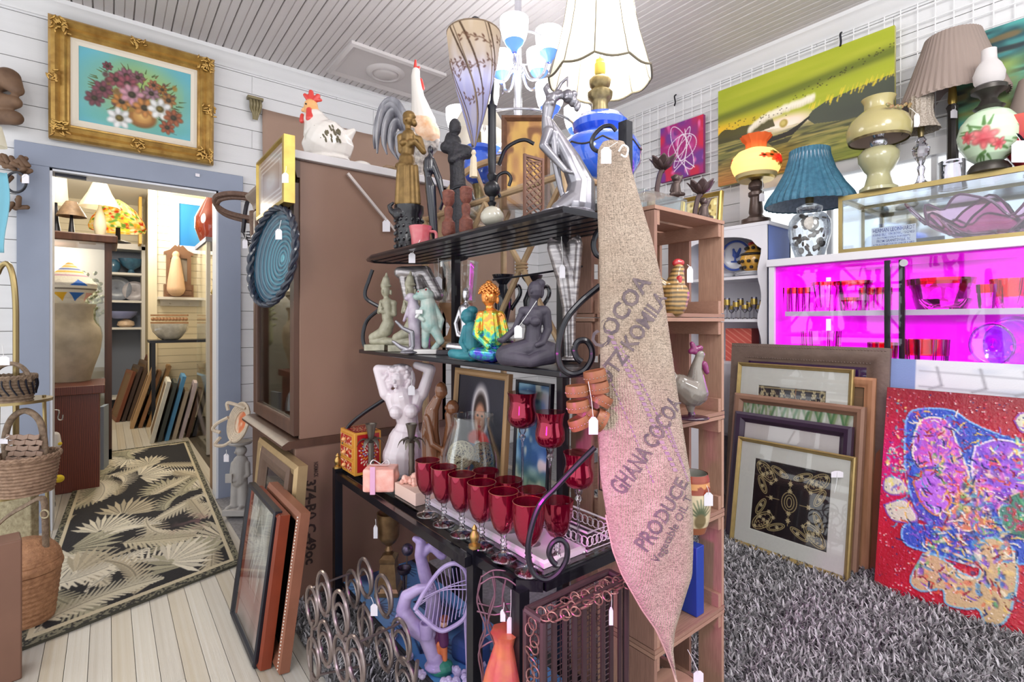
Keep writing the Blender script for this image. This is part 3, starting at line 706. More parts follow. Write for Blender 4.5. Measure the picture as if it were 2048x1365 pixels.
# ------------------------------------------------------------------ white hutch with plates
hu = T('plate_hutch', 'white scalloped hutch with blue side and plate shelves', 'hutch', (3.2, 1.7, 0))
HX, HY0, HY1, HZ = 3.05, 1.40, 2.0, 1.79
blue_side = M('hutch_blue', (84, 112, 190), .5, n=(6, .2))
MB().box((HX, HY0, .0), (3.36, HY0+.02, HZ)).build('side', blue_side, hu)
MB().box((HX, HY1-.02, .0), (3.36, HY1, HZ)).build('side', wht, hu)
MB().box((3.345, HY0, 0), (3.36, HY1, HZ)).build('back', wht, hu)
MB().box((HX-.012, HY0-.012, HZ-.012), (3.37, HY1+.012, HZ+.01)).build('top', wht, hu, bevel=.003)
for z in (1.485, 1.22, .95, .5): MB().box((HX+.01, HY0+.02, z-.018), (3.345, HY1-.02, z)).build('shelf', wht, hu)
# scalloped face: arch at the top, wavy stiles
pts = [(0, 0), (.6, 0), (.6, -.16)]+[(.545+.012*sin(z*11), -z) for z in np.linspace(.2, .84, 20)]
pts = [(HY0, HZ-.01), (HY1, HZ-.01), (HY1, .95)]+[(HY1-.045-.012*sin(z*22), z) for z in np.linspace(.95, 1.64, 22)]+[(HY1-.06-.48*i/16, 1.66+.075*math.sqrt(max(0, 1-(2*i/16-1)**2))) for i in range(17)]+[(HY0+.045+.012*sin(z*22), z) for z in np.linspace(1.64, .95, 22)]+[(HY0, .95)]
MB().prism(pts, (HX-.01, 0, 0), (0, 1, 0), UP, (1, 0, 0), .018).build('scalloped_face', wht, hu, smooth=30)
MB().box((HX, HY0, .5), (HX+.015, HY1, .94)).build('lower_front', wht, hu)
# white panels leaning below the hutch
for i, (x, y0, y1, h) in enumerate(((2.88, 1.62, 1.95, .98), (2.80, 1.6, 1.85, .74))):
    MB().obox((x+.03, (y0+y1)/2, h/2+.013), (.018, y1-y0, h), (nrm((1, 0, -.06)), (0, 1, 0), nrm((.06, 0, 1)))).build('white_board', wht, label=['tall white board leaning under the plate hutch', 'shorter white board leaning beside the picture stack'][i], cat='board')

# ------------------------------------------------------------------ wire grid wall
gw = T('wire_grid', 'white wire grid panel hung along the window wall', 'wire grid', (WX-.03, 1.5, 2.14))
wire = M('wire_white', (238, 238, 240), .4)
mv = MB().tube([(0, 0, 0), (0, 0, .82)], .003, 6).build('wire', wire, gw, loc=np.zeros(3)); mh = MB().tube([(0, 0, 0), (0, 2.75, 0)], .003, 6).build('wire', wire, gw, loc=np.zeros(3))
first = [True, True]
for i in range(37):
    l = np.array([WX-.03, .1+i*.0762, 2.13])
    if i == 0: mv.location = Vector(l-WL[gw.name])
    else: share('wire', mv, gw, l)
for i in range(11):
    l = np.array([WX-.036, .1, 2.15+i*.0762])
    if i == 0: mh.location = Vector(l-WL[gw.name])
    else: share('wire', mh, gw, l)
for py_, px_ in ((205, 1352), (85, 1683)):
    q = onx(px_, py_, WX-.05); MB().tube(smoothline([q+(0, 0, .06), q+(-.02, 0, .04), q+(-.01, 0, 0), q+(-.02, 0, -.03)], 4), .006, 6).build('hook', MATS['iron'], gw)
# ------------------------------------------------------------------ pictures
gilt = M('gilt', (206, 168, 92), .36, .55, n=(16, 1), alt=(150, 110, 54), bump=(45, .5))
gilt_b = M('gilt_bright', (206, 176, 96), .3, .8, n=(16, .35))
linen = M('linen', (226, 216, 200), .9)
canvas_p = VM('canvas_paint', .5, bump=(160, .15))
gloss_p = VM('gloss_paint', .25, coat=.3)
R = np.random.default_rng(11)
def flower(c, x, y, r, col, n=7, ce=(70, 60, 20), sh=.75):
    for j in range(n):
        t = 2*pi*j/n+x; q = .82+.18*cos(t-2.2)
        c.ell(x+r*.55*cos(t), y+r*.5*sin(t), r*.46, r*.3, t, np.array(col)*(sh+.3*(q-.7)), 1, .3)
        c.ell(x+r*.7*cos(t), y+r*.62*sin(t), r*.25, r*.16, t, np.minimum(255, np.array(col)*1.22), .6, .5)
    c.ell(x, y, r*.3, r*.27, 0, np.array(ce)*.6, 1, .3); c.ell(x-1, y-1, r*.17, r*.15, 0, ce, 1, .4)
c = Cv(280, 200, (92, 168, 184)); c.mixm(c.noise(60, 50, 1), (120, 196, 210), .5)
c.ell(140, 100, 105, 78, 0, (150, 170, 90), .75, .6); c.ell(165, 60, 70, 40, .3, (170, 186, 80), .5, .7); c.ell(140, 175, 130, 18, 0, (96, 170, 160), .8, .6)
for j in range(150):
    t = R.random()*2*pi; q = R.random()**.5; x, y = 138+112*q*cos(t), 96+68*q*sin(t); L = 10+12*R.random(); an = math.atan2(y-110, x-140)+R.normal()*.35
    c.line([(x, y), (x+L*cos(an), y+L*sin(an))], [4, 1], np.array([(66, 84, 40), (84, 92, 44), (96, 70, 36), (48, 74, 52)][j % 4]), .85)
c.ell(150, 158, 36, 27, 0, (96, 60, 24), 1, .12); c.ell(150, 156, 33, 24, 0, (170, 116, 52), 1, .4); c.ell(152, 150, 16, 15, 0, (226, 184, 110), .9, .8)
c.ell(150, 132, 26, 7, 0, (92, 56, 24), 1, .2)
for j in range(70): c.ell(50+R.random()*185, 50+R.random()*96, 5+R.random()*5, 4+R.random()*4, R.random()*3, [(96, 58, 44), (120, 84, 40), (84, 44, 48), (150, 112, 40)][j % 4], .85, .4)
for x, y, r, col in [(140+(x-135)*1.12, 98+(y-95)*1.12, r*1.3, col) for x, y, r, col in ((70, 40, 10, (110, 58, 66)), (110, 52, 17, (136, 84, 100)), (135, 50, 14, (120, 78, 84)), (88, 68, 17, (128, 66, 72)), (112, 72, 20, (140, 70, 82)), (165, 82, 17, (142, 104, 116)), (205, 90, 16, (150, 104, 54)),
                     (60, 98, 19, (118, 62, 74)), (43, 124, 18, (106, 58, 66)), (100, 118, 19, (178, 118, 52)), (122, 96, 24, (190, 138, 152)), (150, 122, 22, (184, 124, 62)), (185, 117, 25, (240, 240, 236)), (217, 132, 20, (150, 84, 50)), (202, 160, 16, (150, 78, 48)), (95, 160, 24, (238, 238, 236)), (170, 60, 12, (150, 90, 60)), (190, 66, 11, (146, 96, 40)))]:
    flower(c, x, y, r, col, 7, (120, 100, 30) if col[0] > 230 else (60, 50, 20))
c.line([(222, 184), (240, 187)], 1.2, (60, 60, 50), .7)
nV = nrm((0, -.05, 1)); nN = np.cross((1, 0, 0), nV)
t = pframe('gilt_picture', 'flower still life in an ornate gilt frame over the doorway', (-.262, WY-.05, 2.25), (1, 0, 0), nV, nN, .815, .69,
           [(0, -.03), (0, .015), (.012, .032), (.03, .04), (.05, .02), (.07, .03), (.082, .016), (.088, .018), (.095, .004)], gilt, c, canvas_p, lip=(.036, linen))
O = np.array((-.262, WY-.05, 2.25)); U = np.array((1., 0, 0))
def ornament(x, y, s, k, seed):
    r = np.random.default_rng(seed); mb = MB()
    for j in range(k):
        a, b = np.clip(r.normal(size=2)*s*.4, -s*.55, s*.55); an = r.random()*pi
        mb.ell(O+U*(x+a)+nV*(y+b)+nN*.038, (.013+.009*r.random(), .006, .009), (U*cos(an)+nV*sin(an), -U*sin(an)+nV*cos(an), nN), 8)
    return mb.build('ornament', gilt, t)
for x, y in ((.055, .055), (.76, .055), (.76, .635), (.055, .635)): ornament(x, y, .07, 26, int(x*100+y*10))
for x, y in ((.41, .035), (.41, .655), (.032, .345), (.783, .345)): ornament(x, y, .06, 14, int(x*90+y*13))
# small corbel on the wall
fr = PX(510, 215, dy(510, WY-.03))
cb_ = M('corbel', (150, 138, 104), .5, .2, n=(20, .35))
mb = MB().obox(fr.p(510, 198), (.10, .05, .018), ((1, 0, 0), (0, 1, 0), UP))
for i in range(4):
    x = (i-1.5)*.02; q = fr.p(510, 203)
    mb.tube(smoothline([q+(x, -.012, 0), q+(x, -.03, -.03), q+(x*.9, -.015, -.06), q+(x*.6, -.022, -.09), q+(x*.3, -.005, -.13)], 4), [.011]*8+[.01]*4+[.007]*5, 6)
mb.build('wall_corbel', cb_, label='small fluted plaster corbel on the wall right of the gilt picture', cat='corbel')
# green sunset canvas on the wire grid
c = Cv(330, 210, (168, 178, 44)); v = c.Y/210; u = c.X/330; n1 = c.noise(70, 8, 2); n2 = c.noise(30, 14, 3)
c.mixm((n1-.3)*1.1, (196, 196, 70), .6)
c.mixm(np.exp(-((v-.30+.10*u)/.05)**2)*1.1, (92, 104, 34), .8)
c.mixm(np.exp(-((v-.42)/.08)**2)*np.clip(1-u*2.2, 0, 1), (246, 190, 40), .95)
hz = .50+.10*u
c.mixm((v > hz)*1., (120, 118, 62)); w = (v > hz)
c.mixm(w*np.clip((c.noise(40, 3, 5)-.35)*2, 0, 1), (184, 164, 96), .8); c.mixm(w*np.clip((c.noise(26, 2.2, 6)-.6)*3, 0, 1), (60, 64, 40), .9)
c.mixm(w*np.clip((v-.72)*3, 0, 1)*np.clip(1.25-u*1.8, 0, 1), (232, 140, 66), .9); c.mixm(w*np.clip((v-.7)*3.5, 0, 1)*np.clip((u-.45)*2.5, 0, 1), (150, 168, 40), .8)
c.mixm(np.clip(1.6-1.6*np.hypot((u-.43)/.24, (v-.53)/.10), 0, 1)*(v < hz+.02), (246, 224, 204), 1); c.mixm(np.exp(-((u-.43)/.14)**2-((v-.56)/.05)**2), (255, 244, 230), .9)
c.poly([(0, 104)]+[(x, 98-8*abs(sin(x*.05))-4*sin(x*.13)) for x in range(0, 125, 5)]+[(125, 112), (60, 118), (0, 118)], (70, 66, 34), .9)
c.poly([(186, 116), (196, 104), (220, 94), (260, 88), (300, 84), (330, 82), (330, 142), (250, 138), (200, 130)], (74, 80, 66)); c.mixm(np.exp(-((u-.85)/.2)**2-((v-.6)/.08)**2), (66, 70, 62), .7)
for j in range(26):
    x = 72+j*5.0; y = 100-14*sin(min(1, j/10)*1.5)-j*.45+R.normal()*1; c.ell(x, y+4, 4.5, 8, .25, (248, 242, 226), .9, .4); c.ell(x+1, y+9, 3, 4, .2, (206, 196, 166), .6, .5)
for j in range(60):
    x = 190+R.random()*140; y = 92-(x-190)*.10+R.normal()*3; c.line([(x, y+7), (x+3, y-2)], [2, .7], (232, 206, 60), .8)
for j in range(90):
    x = R.random()*330; y = 78+10*sin(x*.012)-(x*.12 if x > 160 else 0)+R.normal()*4; c.ell(x, y, 1.3, .9, 0, (50, 46, 20), .8, .5)
c.ell(142, 112, 8, 8, 0, (170, 150, 70), 1, .2); c.ell(141, 111, 5, 5, 0, (206, 190, 110), 1, .4)
c.poly([(98, 135), (110, 133), (118, 126), (121, 133), (150, 130), (172, 122), (190, 112), (192, 115), (172, 130), (160, 139), (105, 143)], (36, 34, 26)); c.poly([(112, 144), (160, 141), (150, 152), (120, 152)], (44, 46, 30), .8)
gp = T('canvas_painting', 'wide green and yellow sunset canvas hung on the wire grid', 'painting', (WX-.05, 1.4, 2.175))
c.mesh('picture', canvas_p, (WX-.068, 1.925, 2.86), (0, -1.045, 0), (0, 0, -.685), gp); MB().box((WX-.066, .88, 2.175), (WX-.042, 1.925, 2.86)).build('stretcher', M('canvas_edge', (196, 192, 120), .8), gp)
# teal abstract
c = Cv(150, 100, (60, 130, 130)); 
for k, (sx, col) in enumerate((((40, 12), (30, 70, 80)), ((25, 8), (90, 190, 180)), ((30, 10), (60, 90, 60)), ((18, 6), (120, 96, 60)), ((14, 4), (20, 34, 44)), ((30, 20), (160, 180, 90)))):
    c.mixm(np.clip((c.noise(*sx, 20+k)-.5)*3.5, 0, 1), col, .85)
tp = T('canvas_painting', 'teal and brown swirled abstract canvas behind the pleated lamp', 'painting', (WX-.05, .3, 2.16))
c.mesh('picture', canvas_p, (WX-.068, .62, 2.66), (0, -.85, 0), (0, 0, -.5), tp); MB().box((WX-.066, -.23, 2.16), (WX-.042, .62, 2.66)).build('stretcher', M('canvas_teal', (60, 90, 90), .8), tp)
# magenta scribble canvas
c = Cv(120, 130, (170, 40, 120)); c.mixm(np.clip((c.noise(30, 30, 31)-.4)*3, 0, 1), (110, 60, 150), .9); c.mixm(np.clip((c.noise(24, 30, 32)-.55)*4, 0, 1), (216, 40, 70), .9); c.mixm(np.clip((c.noise(12, 16, 33)-.65)*4, 0, 1), (240, 120, 190), .8)
for k in range(5):
    a = np.linspace(0, 2*pi, 40); c.line(np.c_[62+(18+7*k)*np.cos(a+k)*(1 if k % 2 else .7), 60+(30+6*k)*np.sin(a)*(.6 if k % 2 else 1)], 1.8, (244, 236, 248), .9)
c.line([(70, 20), (76, 60), (68, 100), (78, 125)], 2, (250, 244, 250)); c.line([(40, 110), (70, 90), (96, 112)], 2, (250, 244, 250))
sp = T('canvas_painting', 'small magenta canvas with white scribbles behind the metal flowers', 'painting', (WX-.06, 2.2, 2.3))
c.mesh('picture', canvas_p, (WX-.07, 2.41, 2.735), (0, -.37, 0), (0, 0, -.43), sp); MB().box((WX-.068, 2.04, 2.305), (WX-.042, 2.41, 2.735)).build('stretcher', M('canvas_pink', (150, 60, 120), .8), sp)
# big red abstract on the carpet
c = Cv(420, 440, (176, 18, 40))
c.mixm(np.clip(c.noise(50, 60, 41)*1.4-.4, 0, 1), (206, 22, 50), .9); c.mixm(np.clip((1-c.Y/120), 0, 1), (128, 26, 40), .8); c.mixm(np.exp(-((c.X-15)/40)**2-((c.Y-170)/80)**2), (216, 16, 130), .9)  # magenta patch at left is reflected light put into the colour
def q(pts): return [((x-40)/685*240, (y-130-(x-40)*.08)/(970+(x-40)*.2)*440) for x, y in pts]
def blob(pts, col, al=1., outline=None, w=3):
    P = smoothline(q(pts)+q(pts[:1]), 6); c.poly(P, col, al)
    if outline is not None: c.line(P, w, outline, .8)
def scum(pts, cols, n, seed, r=5):
    P = np.array(q(pts)); g = np.random.default_rng(seed); cx, cyy = P.mean(0); 
    for j in range(n):
        i = g.integers(len(P)); s_ = g.random()**.5*.92; x, y = cx+(P[i]-cx)*s_; i2 = (i+1) % len(P); x += (P[i2][0]-P[i][0])*g.random()*s_; y += (P[i2][1]-P[i][1])*g.random()*s_
        c.ell(x, y, r*(.5+g.random()), r*(.3+.5*g.random()), g.random()*3, cols[g.integers(len(cols))], .75, .35)
body = [(150, 300), (185, 248), (290, 235), (390, 248), (470, 300), (580, 350), (725, 400), (1000, 480), (1050, 700), (1000, 900), (725, 960), (560, 990), (420, 960), (300, 930), (200, 900), (165, 850), (190, 800), (300, 800), (230, 720), (180, 600), (155, 450)]
blob(body, (46, 84, 190), 1, (120, 180, 236), 4); scum(body, [(36, 70, 176), (60, 104, 210), (40, 76, 160), (90, 70, 190)], 300, 5, 9); scum(body, [(36, 70, 176), (120, 160, 226), (30, 50, 120), (206, 60, 90)], 200, 15, 3)
arm = [(200, 370), (230, 300), (300, 280), (370, 310), (420, 420), (470, 540), (480, 610), (420, 665), (370, 620), (330, 520), (240, 520), (200, 470)]
blob(arm, (176, 92, 206), 1, (232, 226, 200), 4); scum(arm, [(214, 90, 200), (150, 110, 226), (240, 150, 170), (226, 216, 150), (90, 60, 180), (236, 90, 150)], 150, 6)
b2 = [(210, 600), (260, 545), (330, 550), (380, 640), (400, 690), (340, 755), (260, 700)]; blob(b2, (180, 110, 226), 1, (210, 130, 90), 4); scum(b2, [(196, 130, 236), (226, 180, 150), (130, 60, 180), (90, 170, 90)], 60, 7)
b3 = [(500, 420), (600, 385), (725, 410), (900, 450), (900, 600), (700, 640), (560, 720), (510, 640), (490, 520)]; blob(b3, (140, 84, 210), 1, (230, 220, 236), 4); scum(b3, [(170, 96, 226), (80, 70, 200), (230, 120, 200), (110, 60, 170), (214, 60, 120), (230, 220, 190)], 220, 8, 7)
b4 = [(390, 740), (440, 700), (520, 710), (585, 780), (520, 825), (430, 810)]; blob(b4, (206, 130, 96), 1, (236, 200, 180), 3); scum(b4, [(226, 170, 120), (176, 60, 60), (110, 140, 80), (240, 220, 180)], 70, 9)
b5 = [(610, 720), (680, 640), (800, 640), (820, 800), (725, 850), (640, 800)]; blob(b5, (60, 130, 110), 1, (226, 200, 170), 3); scum(b5, [(50, 110, 90), (90, 170, 120), (206, 60, 60), (150, 60, 90)], 70, 10)
b6 = [(280, 940), (350, 945), (450, 1010), (540, 1030), (540, 880), (600, 850), (680, 900), (700, 1000), (690, 1120), (650, 1230), (580, 1240), (545, 1180), (480, 1180), (400, 1160), (380, 1100), (280, 1110), (225, 1060)]
blob(b6, (206, 176, 130), 1, (130, 190, 220), 4); scum(b6, [(236, 206, 130), (80, 150, 200), (226, 120, 80), (150, 100, 200), (60, 60, 110), (110, 190, 110), (240, 230, 200), (50, 110, 190)], 300, 12, 6)
for b in ([(52, 600), (80, 572), (150, 590), (180, 650), (110, 662), (60, 640)], [(62, 710), (150, 685), (190, 700), (240, 780), (140, 790), (90, 760)], [(665, 290), (690, 255), (725, 260), (760, 330), (700, 345)]):
    blob(b, (214, 210, 190), 1, (150, 90, 190), 3); scum(b, [(236, 226, 120), (110, 100, 200), (236, 236, 230), (214, 60, 110), (90, 190, 200)], 50, 13, 4)
g = np.random.default_rng(3)
for j in range(420):
    x, y = 30+g.random()*300, 45+g.random()*370; a_ = g.random()*6.3; P_ = [(x, y)]
    if np.abs(c.a[int(y), int(x)]-np.array((190, 20, 45))).sum() < 110: continue
    for q_ in range(4): a_ += g.normal()*.5; P_.append((P_[-1][0]+5*cos(a_), P_[-1][1]+5*sin(a_)))
    c.line(P_, [1, 3.2, 3.2, 2.4, .8], [(236, 226, 206), (40, 50, 110), (216, 90, 60), (120, 80, 200), (90, 160, 200), (226, 190, 90), (150, 30, 60)][j % 7], .8)
for j in range(1500):
    x, y = g.random()*420, g.random()*440; c.ell(x, y, .7+g.random()*1.1, .7+g.random(), 0, [(240, 220, 240), (236, 90, 120), (110, 20, 40), (250, 240, 236), (40, 50, 120)][j % 5], .85, .5)
al = math.radians(12); V = np.array((sin(al), 0, cos(al))); N = np.array((-cos(al), 0, sin(al)))
rp = T('canvas_painting', 'large red abstract canvas with thick blue and purple shapes', 'painting', (2.75, .3, .004))
O = np.array((2.69, .765, .012)); h = np.kron(np.random.default_rng(1).random((55, 53)), np.ones((8, 8)))[:440, :420]
c.a = c.a[np.linspace(0, 439, 330).astype(int)][:, np.linspace(0, 419, 315).astype(int)]; c.h, c.w = c.a.shape[:2]; c.Y, c.X = np.mgrid[0:c.h, 0:c.w].astype(float)
lum = c.a.mean(2)/255; rel = (lum-.3)*.008
c.mesh('picture', VM('thick_paint', .3, bump=(90, .6), coat=.3), O+V*.9, (0, -.82, 0), -V*.9, rp, bulge=lambda u, v: N*rel[..., None])
MB().obox(O+V*.45+np.array((0, -.41, 0))-N*.016, (.824, .904, .028), ((0, -1, 0), V, N)).build('stretcher', M('canvas_red', (130, 20, 36), .6), rp)
# white canvas behind it
c = Cv(140, 40, (226, 228, 236)); c.mixm((c.X < 16)*1., (128, 150, 200)); c.mixm(np.clip((c.noise(18, 8, 51)-.5)*3, 0, 1)*(c.X >= 16), (196, 204, 222), .7)
for x in (28, 52, 74, 100): c.line([(x, 6), (x+3, 22), (x-4, 26)], 1.5, (150, 150, 160), .8)
c.line([(18, 10), (140, 14)], 1, (170, 172, 182)); c.line([(18, 24), (140, 26)], 1, (170, 172, 182))
wp = T('canvas_painting', 'white and pale blue canvas leaning behind the red one', 'painting', (2.86, .3, .01))
al = math.radians(7); V = np.array((sin(al), 0, cos(al))); N = np.array((-cos(al), 0, sin(al)))
O = np.array((2.85, .775, .012)); c.mesh('picture', canvas_p, O+V*1.02+(0, 0, 0), (0, -.86, 0), -V*.2, wp)
MB().obox(O+V*.51+np.array((0, -.43, 0))-N*.012, (.86, 1.02, .02), ((0, -1, 0), V, N)).build('stretcher', M('canvas_white', (226, 226, 232), .7), wp)
# the stack of framed pictures leaning on the magenta cabinet
def lean(x0, al_):
    a = math.radians(al_); return np.array((sin(a), 0, cos(a))), np.array((-cos(a), 0, sin(a)))
mat_w = M('mat_white', (244, 241, 234), .8, n=(40, .03)); 
def embroid():
    c = Cv(230, 230, (34, 22, 28)); go = (206, 184, 130)
    c.mixm(np.clip((c.noise(40, 40, 61)-.45)*2, 0, 1), (58, 34, 38), .6)
    def ringe(x, y, rx, ry, a, w=2):
        t = np.linspace(0, 2*pi, 30); c.line(np.c_[x+rx*np.cos(t)*cos(a)-ry*np.sin(t)*sin(a), y+rx*np.cos(t)*sin(a)+ry*np.sin(t)*cos(a)], w, go)
    def floret(x, y, r=6):
        for j in range(6): c.ell(x+r*.6*cos(j*pi/3), y+r*.6*sin(j*pi/3), r*.5, r*.25, j*pi/3, (226, 206, 160), 1, .3)
    for sx in (1, -1):
        for sy in (1, -1):
            f_ = lambda x, y: (115+sx*x, 115+sy*y)
            a0 = math.atan2(sy, sx)
            for (x, y, rx, ry, a) in ((76, 76, 38, 20, a0), (76, 76, 31, 14, a0), (34, 84, 28, 10, sx*sy*.45), (84, 34, 28, 10, pi/2-sx*sy*.45), (34, 84, 22, 6, sx*sy*.45), (84, 34, 22, 6, pi/2-sx*sy*.45)):
                ringe(*f_(x, y), rx, ry, a)
            for k in range(44):
                t, s = R.random()*2*pi, R.random()**.5; x, y = 76+22*s*cos(t), 76+22*s*sin(t); c.ell(*f_(x, y), 2.2, 1.4, R.random()*3, go, .9, .4)
            for x, y in ((60, 76), (84, 66), (72, 72), (98, 98), (44, 58), (58, 44), (30, 84), (84, 30)): floret(*f_(x, y))
    for x, y in ((115, 60), (115, 170), (60, 115), (170, 115), (115, 82), (115, 148)): floret(x, y, 7)
    for rx, ry in ((22, 30), (14, 22), (7, 14)): ringe(115, 115, rx, ry, 0)
    for a in np.arange(4)*pi/2: c.line([(115+30*cos(a), 115+30*sin(a)), (115+70*cos(a), 115+70*sin(a))], 1.6, go)
    return c
def border():
    c = Cv(200, 170, (38, 28, 40)); go = (206, 186, 140)
    c.poly([(26, 26), (174, 26), (174, 144), (26, 144)], (34, 40, 92))
    for ins in (3, 24): c.line([(ins, ins), (200-ins, ins), (200-ins, 170-ins), (ins, 170-ins), (ins, ins)], 1.6, go)
    for side in range(4):
        L = 200 if side < 2 else 170
        for k in range(int(L/3)):
            s = k*3; o = 13.5+6*sin(s*.22); x, y = [(s, o), (s, 170-o), (o, s), (200-o, s)][side]; c.ell(x, y, 1.6, 1.6, 0, go, 1, .4)
            if k % 5 == 0:
                for j in range(6): c.ell(x+4*cos(j*1.05), y+4*sin(j*1.05), 2.3, 1.4, j*1.05, (228, 212, 170), 1, .3)
    return c
fp = lambda w, d: [(0, -.012), (0, d*.7), (w*.25, d), (w*.6, d*.8), (w*.8, d*.35), (w, d*.2)]
def stack(lab, x0, yl, yr, hh, a, w, d, fm, art=None, mw=0, mm=None, glass=True, zz=.012, am=None):
    V, N = lean(x0, a); return pframe('framed_picture', lab, (x0, yl, zz), (0, -1, 0), V, N, yl-yr, hh, fp(w, d), fm, art, am or gloss_p, mw, mm, glass=glass, group='pictures leaning on the magenta cabinet')
goldf = M('frame_gold', (186, 160, 104), .35, .6, n=(30, .25)); tanf = M('frame_tan', (150, 112, 92), .5, n=(12, .25)); darkf = M('frame_plum', (62, 42, 66), .35, n=(14, .3)); greyf = M('frame_taupe', (116, 96, 86), .5, n=(20, .3), bump=(60, .4)); pine = M('frame_pine', (190, 140, 104), .6, n=(9, 1), alt=(156, 106, 76), stretch=(4, 4, .5))
t = stack('gold framed picture with gold embroidery on black, frontmost of the right stack', 2.64, 1.412, .848, .565, 10, .022, .018, goldf, embroid(), .075, mat_w)
fr = PX(1672, 948, dx(1672, 2.69)); price_tag(t, fr, 1672, 948, 24, 13, (1666, 985), -4)
c = Cv(60, 60, (238, 228, 228)); c.line([(10, 40), (50, 40), (50, 58)], .8, (70, 60, 70))
stack('plum framed picture with a wide white mat, behind the frontmost gold one', 2.705, 1.465, .885, .69, 9.5, .055, .03, darkf, c, .0, None)
c = Cv(160, 100, (228, 226, 216))
for j in range(60): x = j*2.8; c.line([(x, 0), (x+10*sin(j), 14+8*sin(j*2.1))], [4, 1], [(90, 140, 90), (150, 170, 120), (196, 200, 180)][j % 3], .9)
stack('tan framed picture of green leaves behind the plum frame', 2.755, 1.50, .85, .785, 9, .05, .03, tanf, c, 0)
stack('gold framed embroidered border on white mat, second tallest in the right stack', 2.80, 1.51, .915, .96, 7.5, .022, .018, goldf, border(), .1, mat_w)
c = Cv(60, 60, (66, 32, 84))
t = stack('wide taupe frame with beaded edge, tallest in the right stack', 2.885, 1.57, .775, 1.065, 5, .1, .03, greyf, c, 0)
V, N = lean(2.885, 5); mb = MB(); mb2 = MB()
for j in range(56): mb.ell(np.array((2.885, 1.57-.012-j*.0139, .012))+V*1.05+N*.026, (.004, .006, .004), n=6)
for j in range(46): mb2.ell(np.array((2.885, 1.57-.085-j*.0139, .012))+V*.985+N*.012, .004, n=6)
mb.build('carved_edge', greyf, t, kind='stuff'); mb2.build('beading', greyf, t, kind='stuff')
stack('raw pine frame standing behind the leaf picture, edge showing', 2.83, 1.2, .825, .92, 7, .05, .02, pine, None, 0, glass=False)
stack('reddish wooden frame next to the red canvas, edge showing', 2.855, 1.15, .79, .83, 7, .05, .02, M('frame_redwood', (150, 92, 66), .55, n=(9, .3)), None, 0, glass=False)
# embossed gold plaque on the hutch
c = Cv(70, 60, (206, 186, 120)); c.mixm(np.clip((c.noise(7, 7, 71)-.5)*4, 0, 1), (246, 234, 180), .9); c.mixm(np.clip((c.noise(6, 9, 72)-.62)*5, 0, 1), (110, 84, 40), .9)
V, N = lean(3.15, 6)
pframe('gilt_plaque', 'small gilt framed relief plaque on top of the plate hutch', (3.10, 2.02, HZ+.012), (0, -1, 0), V, N, .30, .255, fp(.03, .022), gilt_b, c, VM('relief_gold', .35, m=.6), lip=(.006, linen), cat='plaque')

# pictures leaning on the china cabinet (left)
def lstack(lab, x0, yf, yn, hh, a, w, d, fm, art=None, mw=0, mm=None, glass=True):
    V, N = lean(x0, a); return pframe('framed_picture', lab, (x0, yf, .004), (0, -1, 0), V, N, yf-yn, hh, fp(w, d), fm, art, gloss_p, mw, mm, glass=glass, group='pictures leaning on the china cabinet')
c = Cv(110, 130, (196, 194, 190)); c.mixm(np.clip((c.noise(20, 26, 81)-.45)*2.5, 0, 1), (120, 116, 110), .8); c.mixm(np.exp(-((c.Y-95)/26)**2), (150, 70, 62), .7)
for j in range(26): x = 20+R.random()*70; y = R.random()*70; c.line([(x, y), (x+R.normal()*12, y+24)], [3, .8], (232, 230, 224), .8)
blkf = M('frame_black', (32, 32, 42), .3, n=(20, .3)); redf = M('frame_mahogany', (136, 58, 34), .35, n=(10, .3)); cherry = M('frame_cherry', (150, 96, 74), .45, n=(10, .3)); ribf = M('frame_ribbed', (110, 86, 72), .5, n=(30, .3)); champ = M('frame_champagne', (196, 168, 126), .35, .5, n=(20, .2))
lstack('black framed print in front of the pictures by the china cabinet', .405, 2.34, 1.918, .53, 7.5, .026, .016, blkf, c)
c = Cv(20, 20, (150, 40, 34)); lstack('mahogany framed picture right behind the black frame', .43, 2.30, 1.89, .52, 7, .03, .03, redf, c)
c = Cv(80, 80, (40, 34, 44)); c.line([(40, 20), (34, 70)], 3, (200, 196, 190)); c.line([(46, 24), (50, 60)], 2, (160, 120, 100))
t = lstack('cherry framed picture with white beading nearest the wine rack', .475, 2.27, 1.83, .535, 7.5, .055, .03, cherry, c)
V, N = lean(.475, 7.5); mb = MB()
for j in range(46): mb.ell(np.array((.475, 1.83+.01, .004))+V*(.015+j*.0112)+N*.026, .0032, n=6)
mb.build('beading', M('bead_white', (226, 222, 214), .5), t)
c = Cv(60, 70, (86, 80, 84)); c.ell(30, 36, 12, 18, 0, (190, 180, 172), .9, .5)
lstack('grey brown ribbed frame in the middle of the left stack', .52, 2.60, 2.13, .615, 6.5, .08, .03, ribf, c)
c = Cv(60, 60, (176, 180, 176)); lstack('wide champagne frame at the back, against the china cabinet', .555, 2.70, 2.06, .635, 4.5, .07, .035, champ, c)

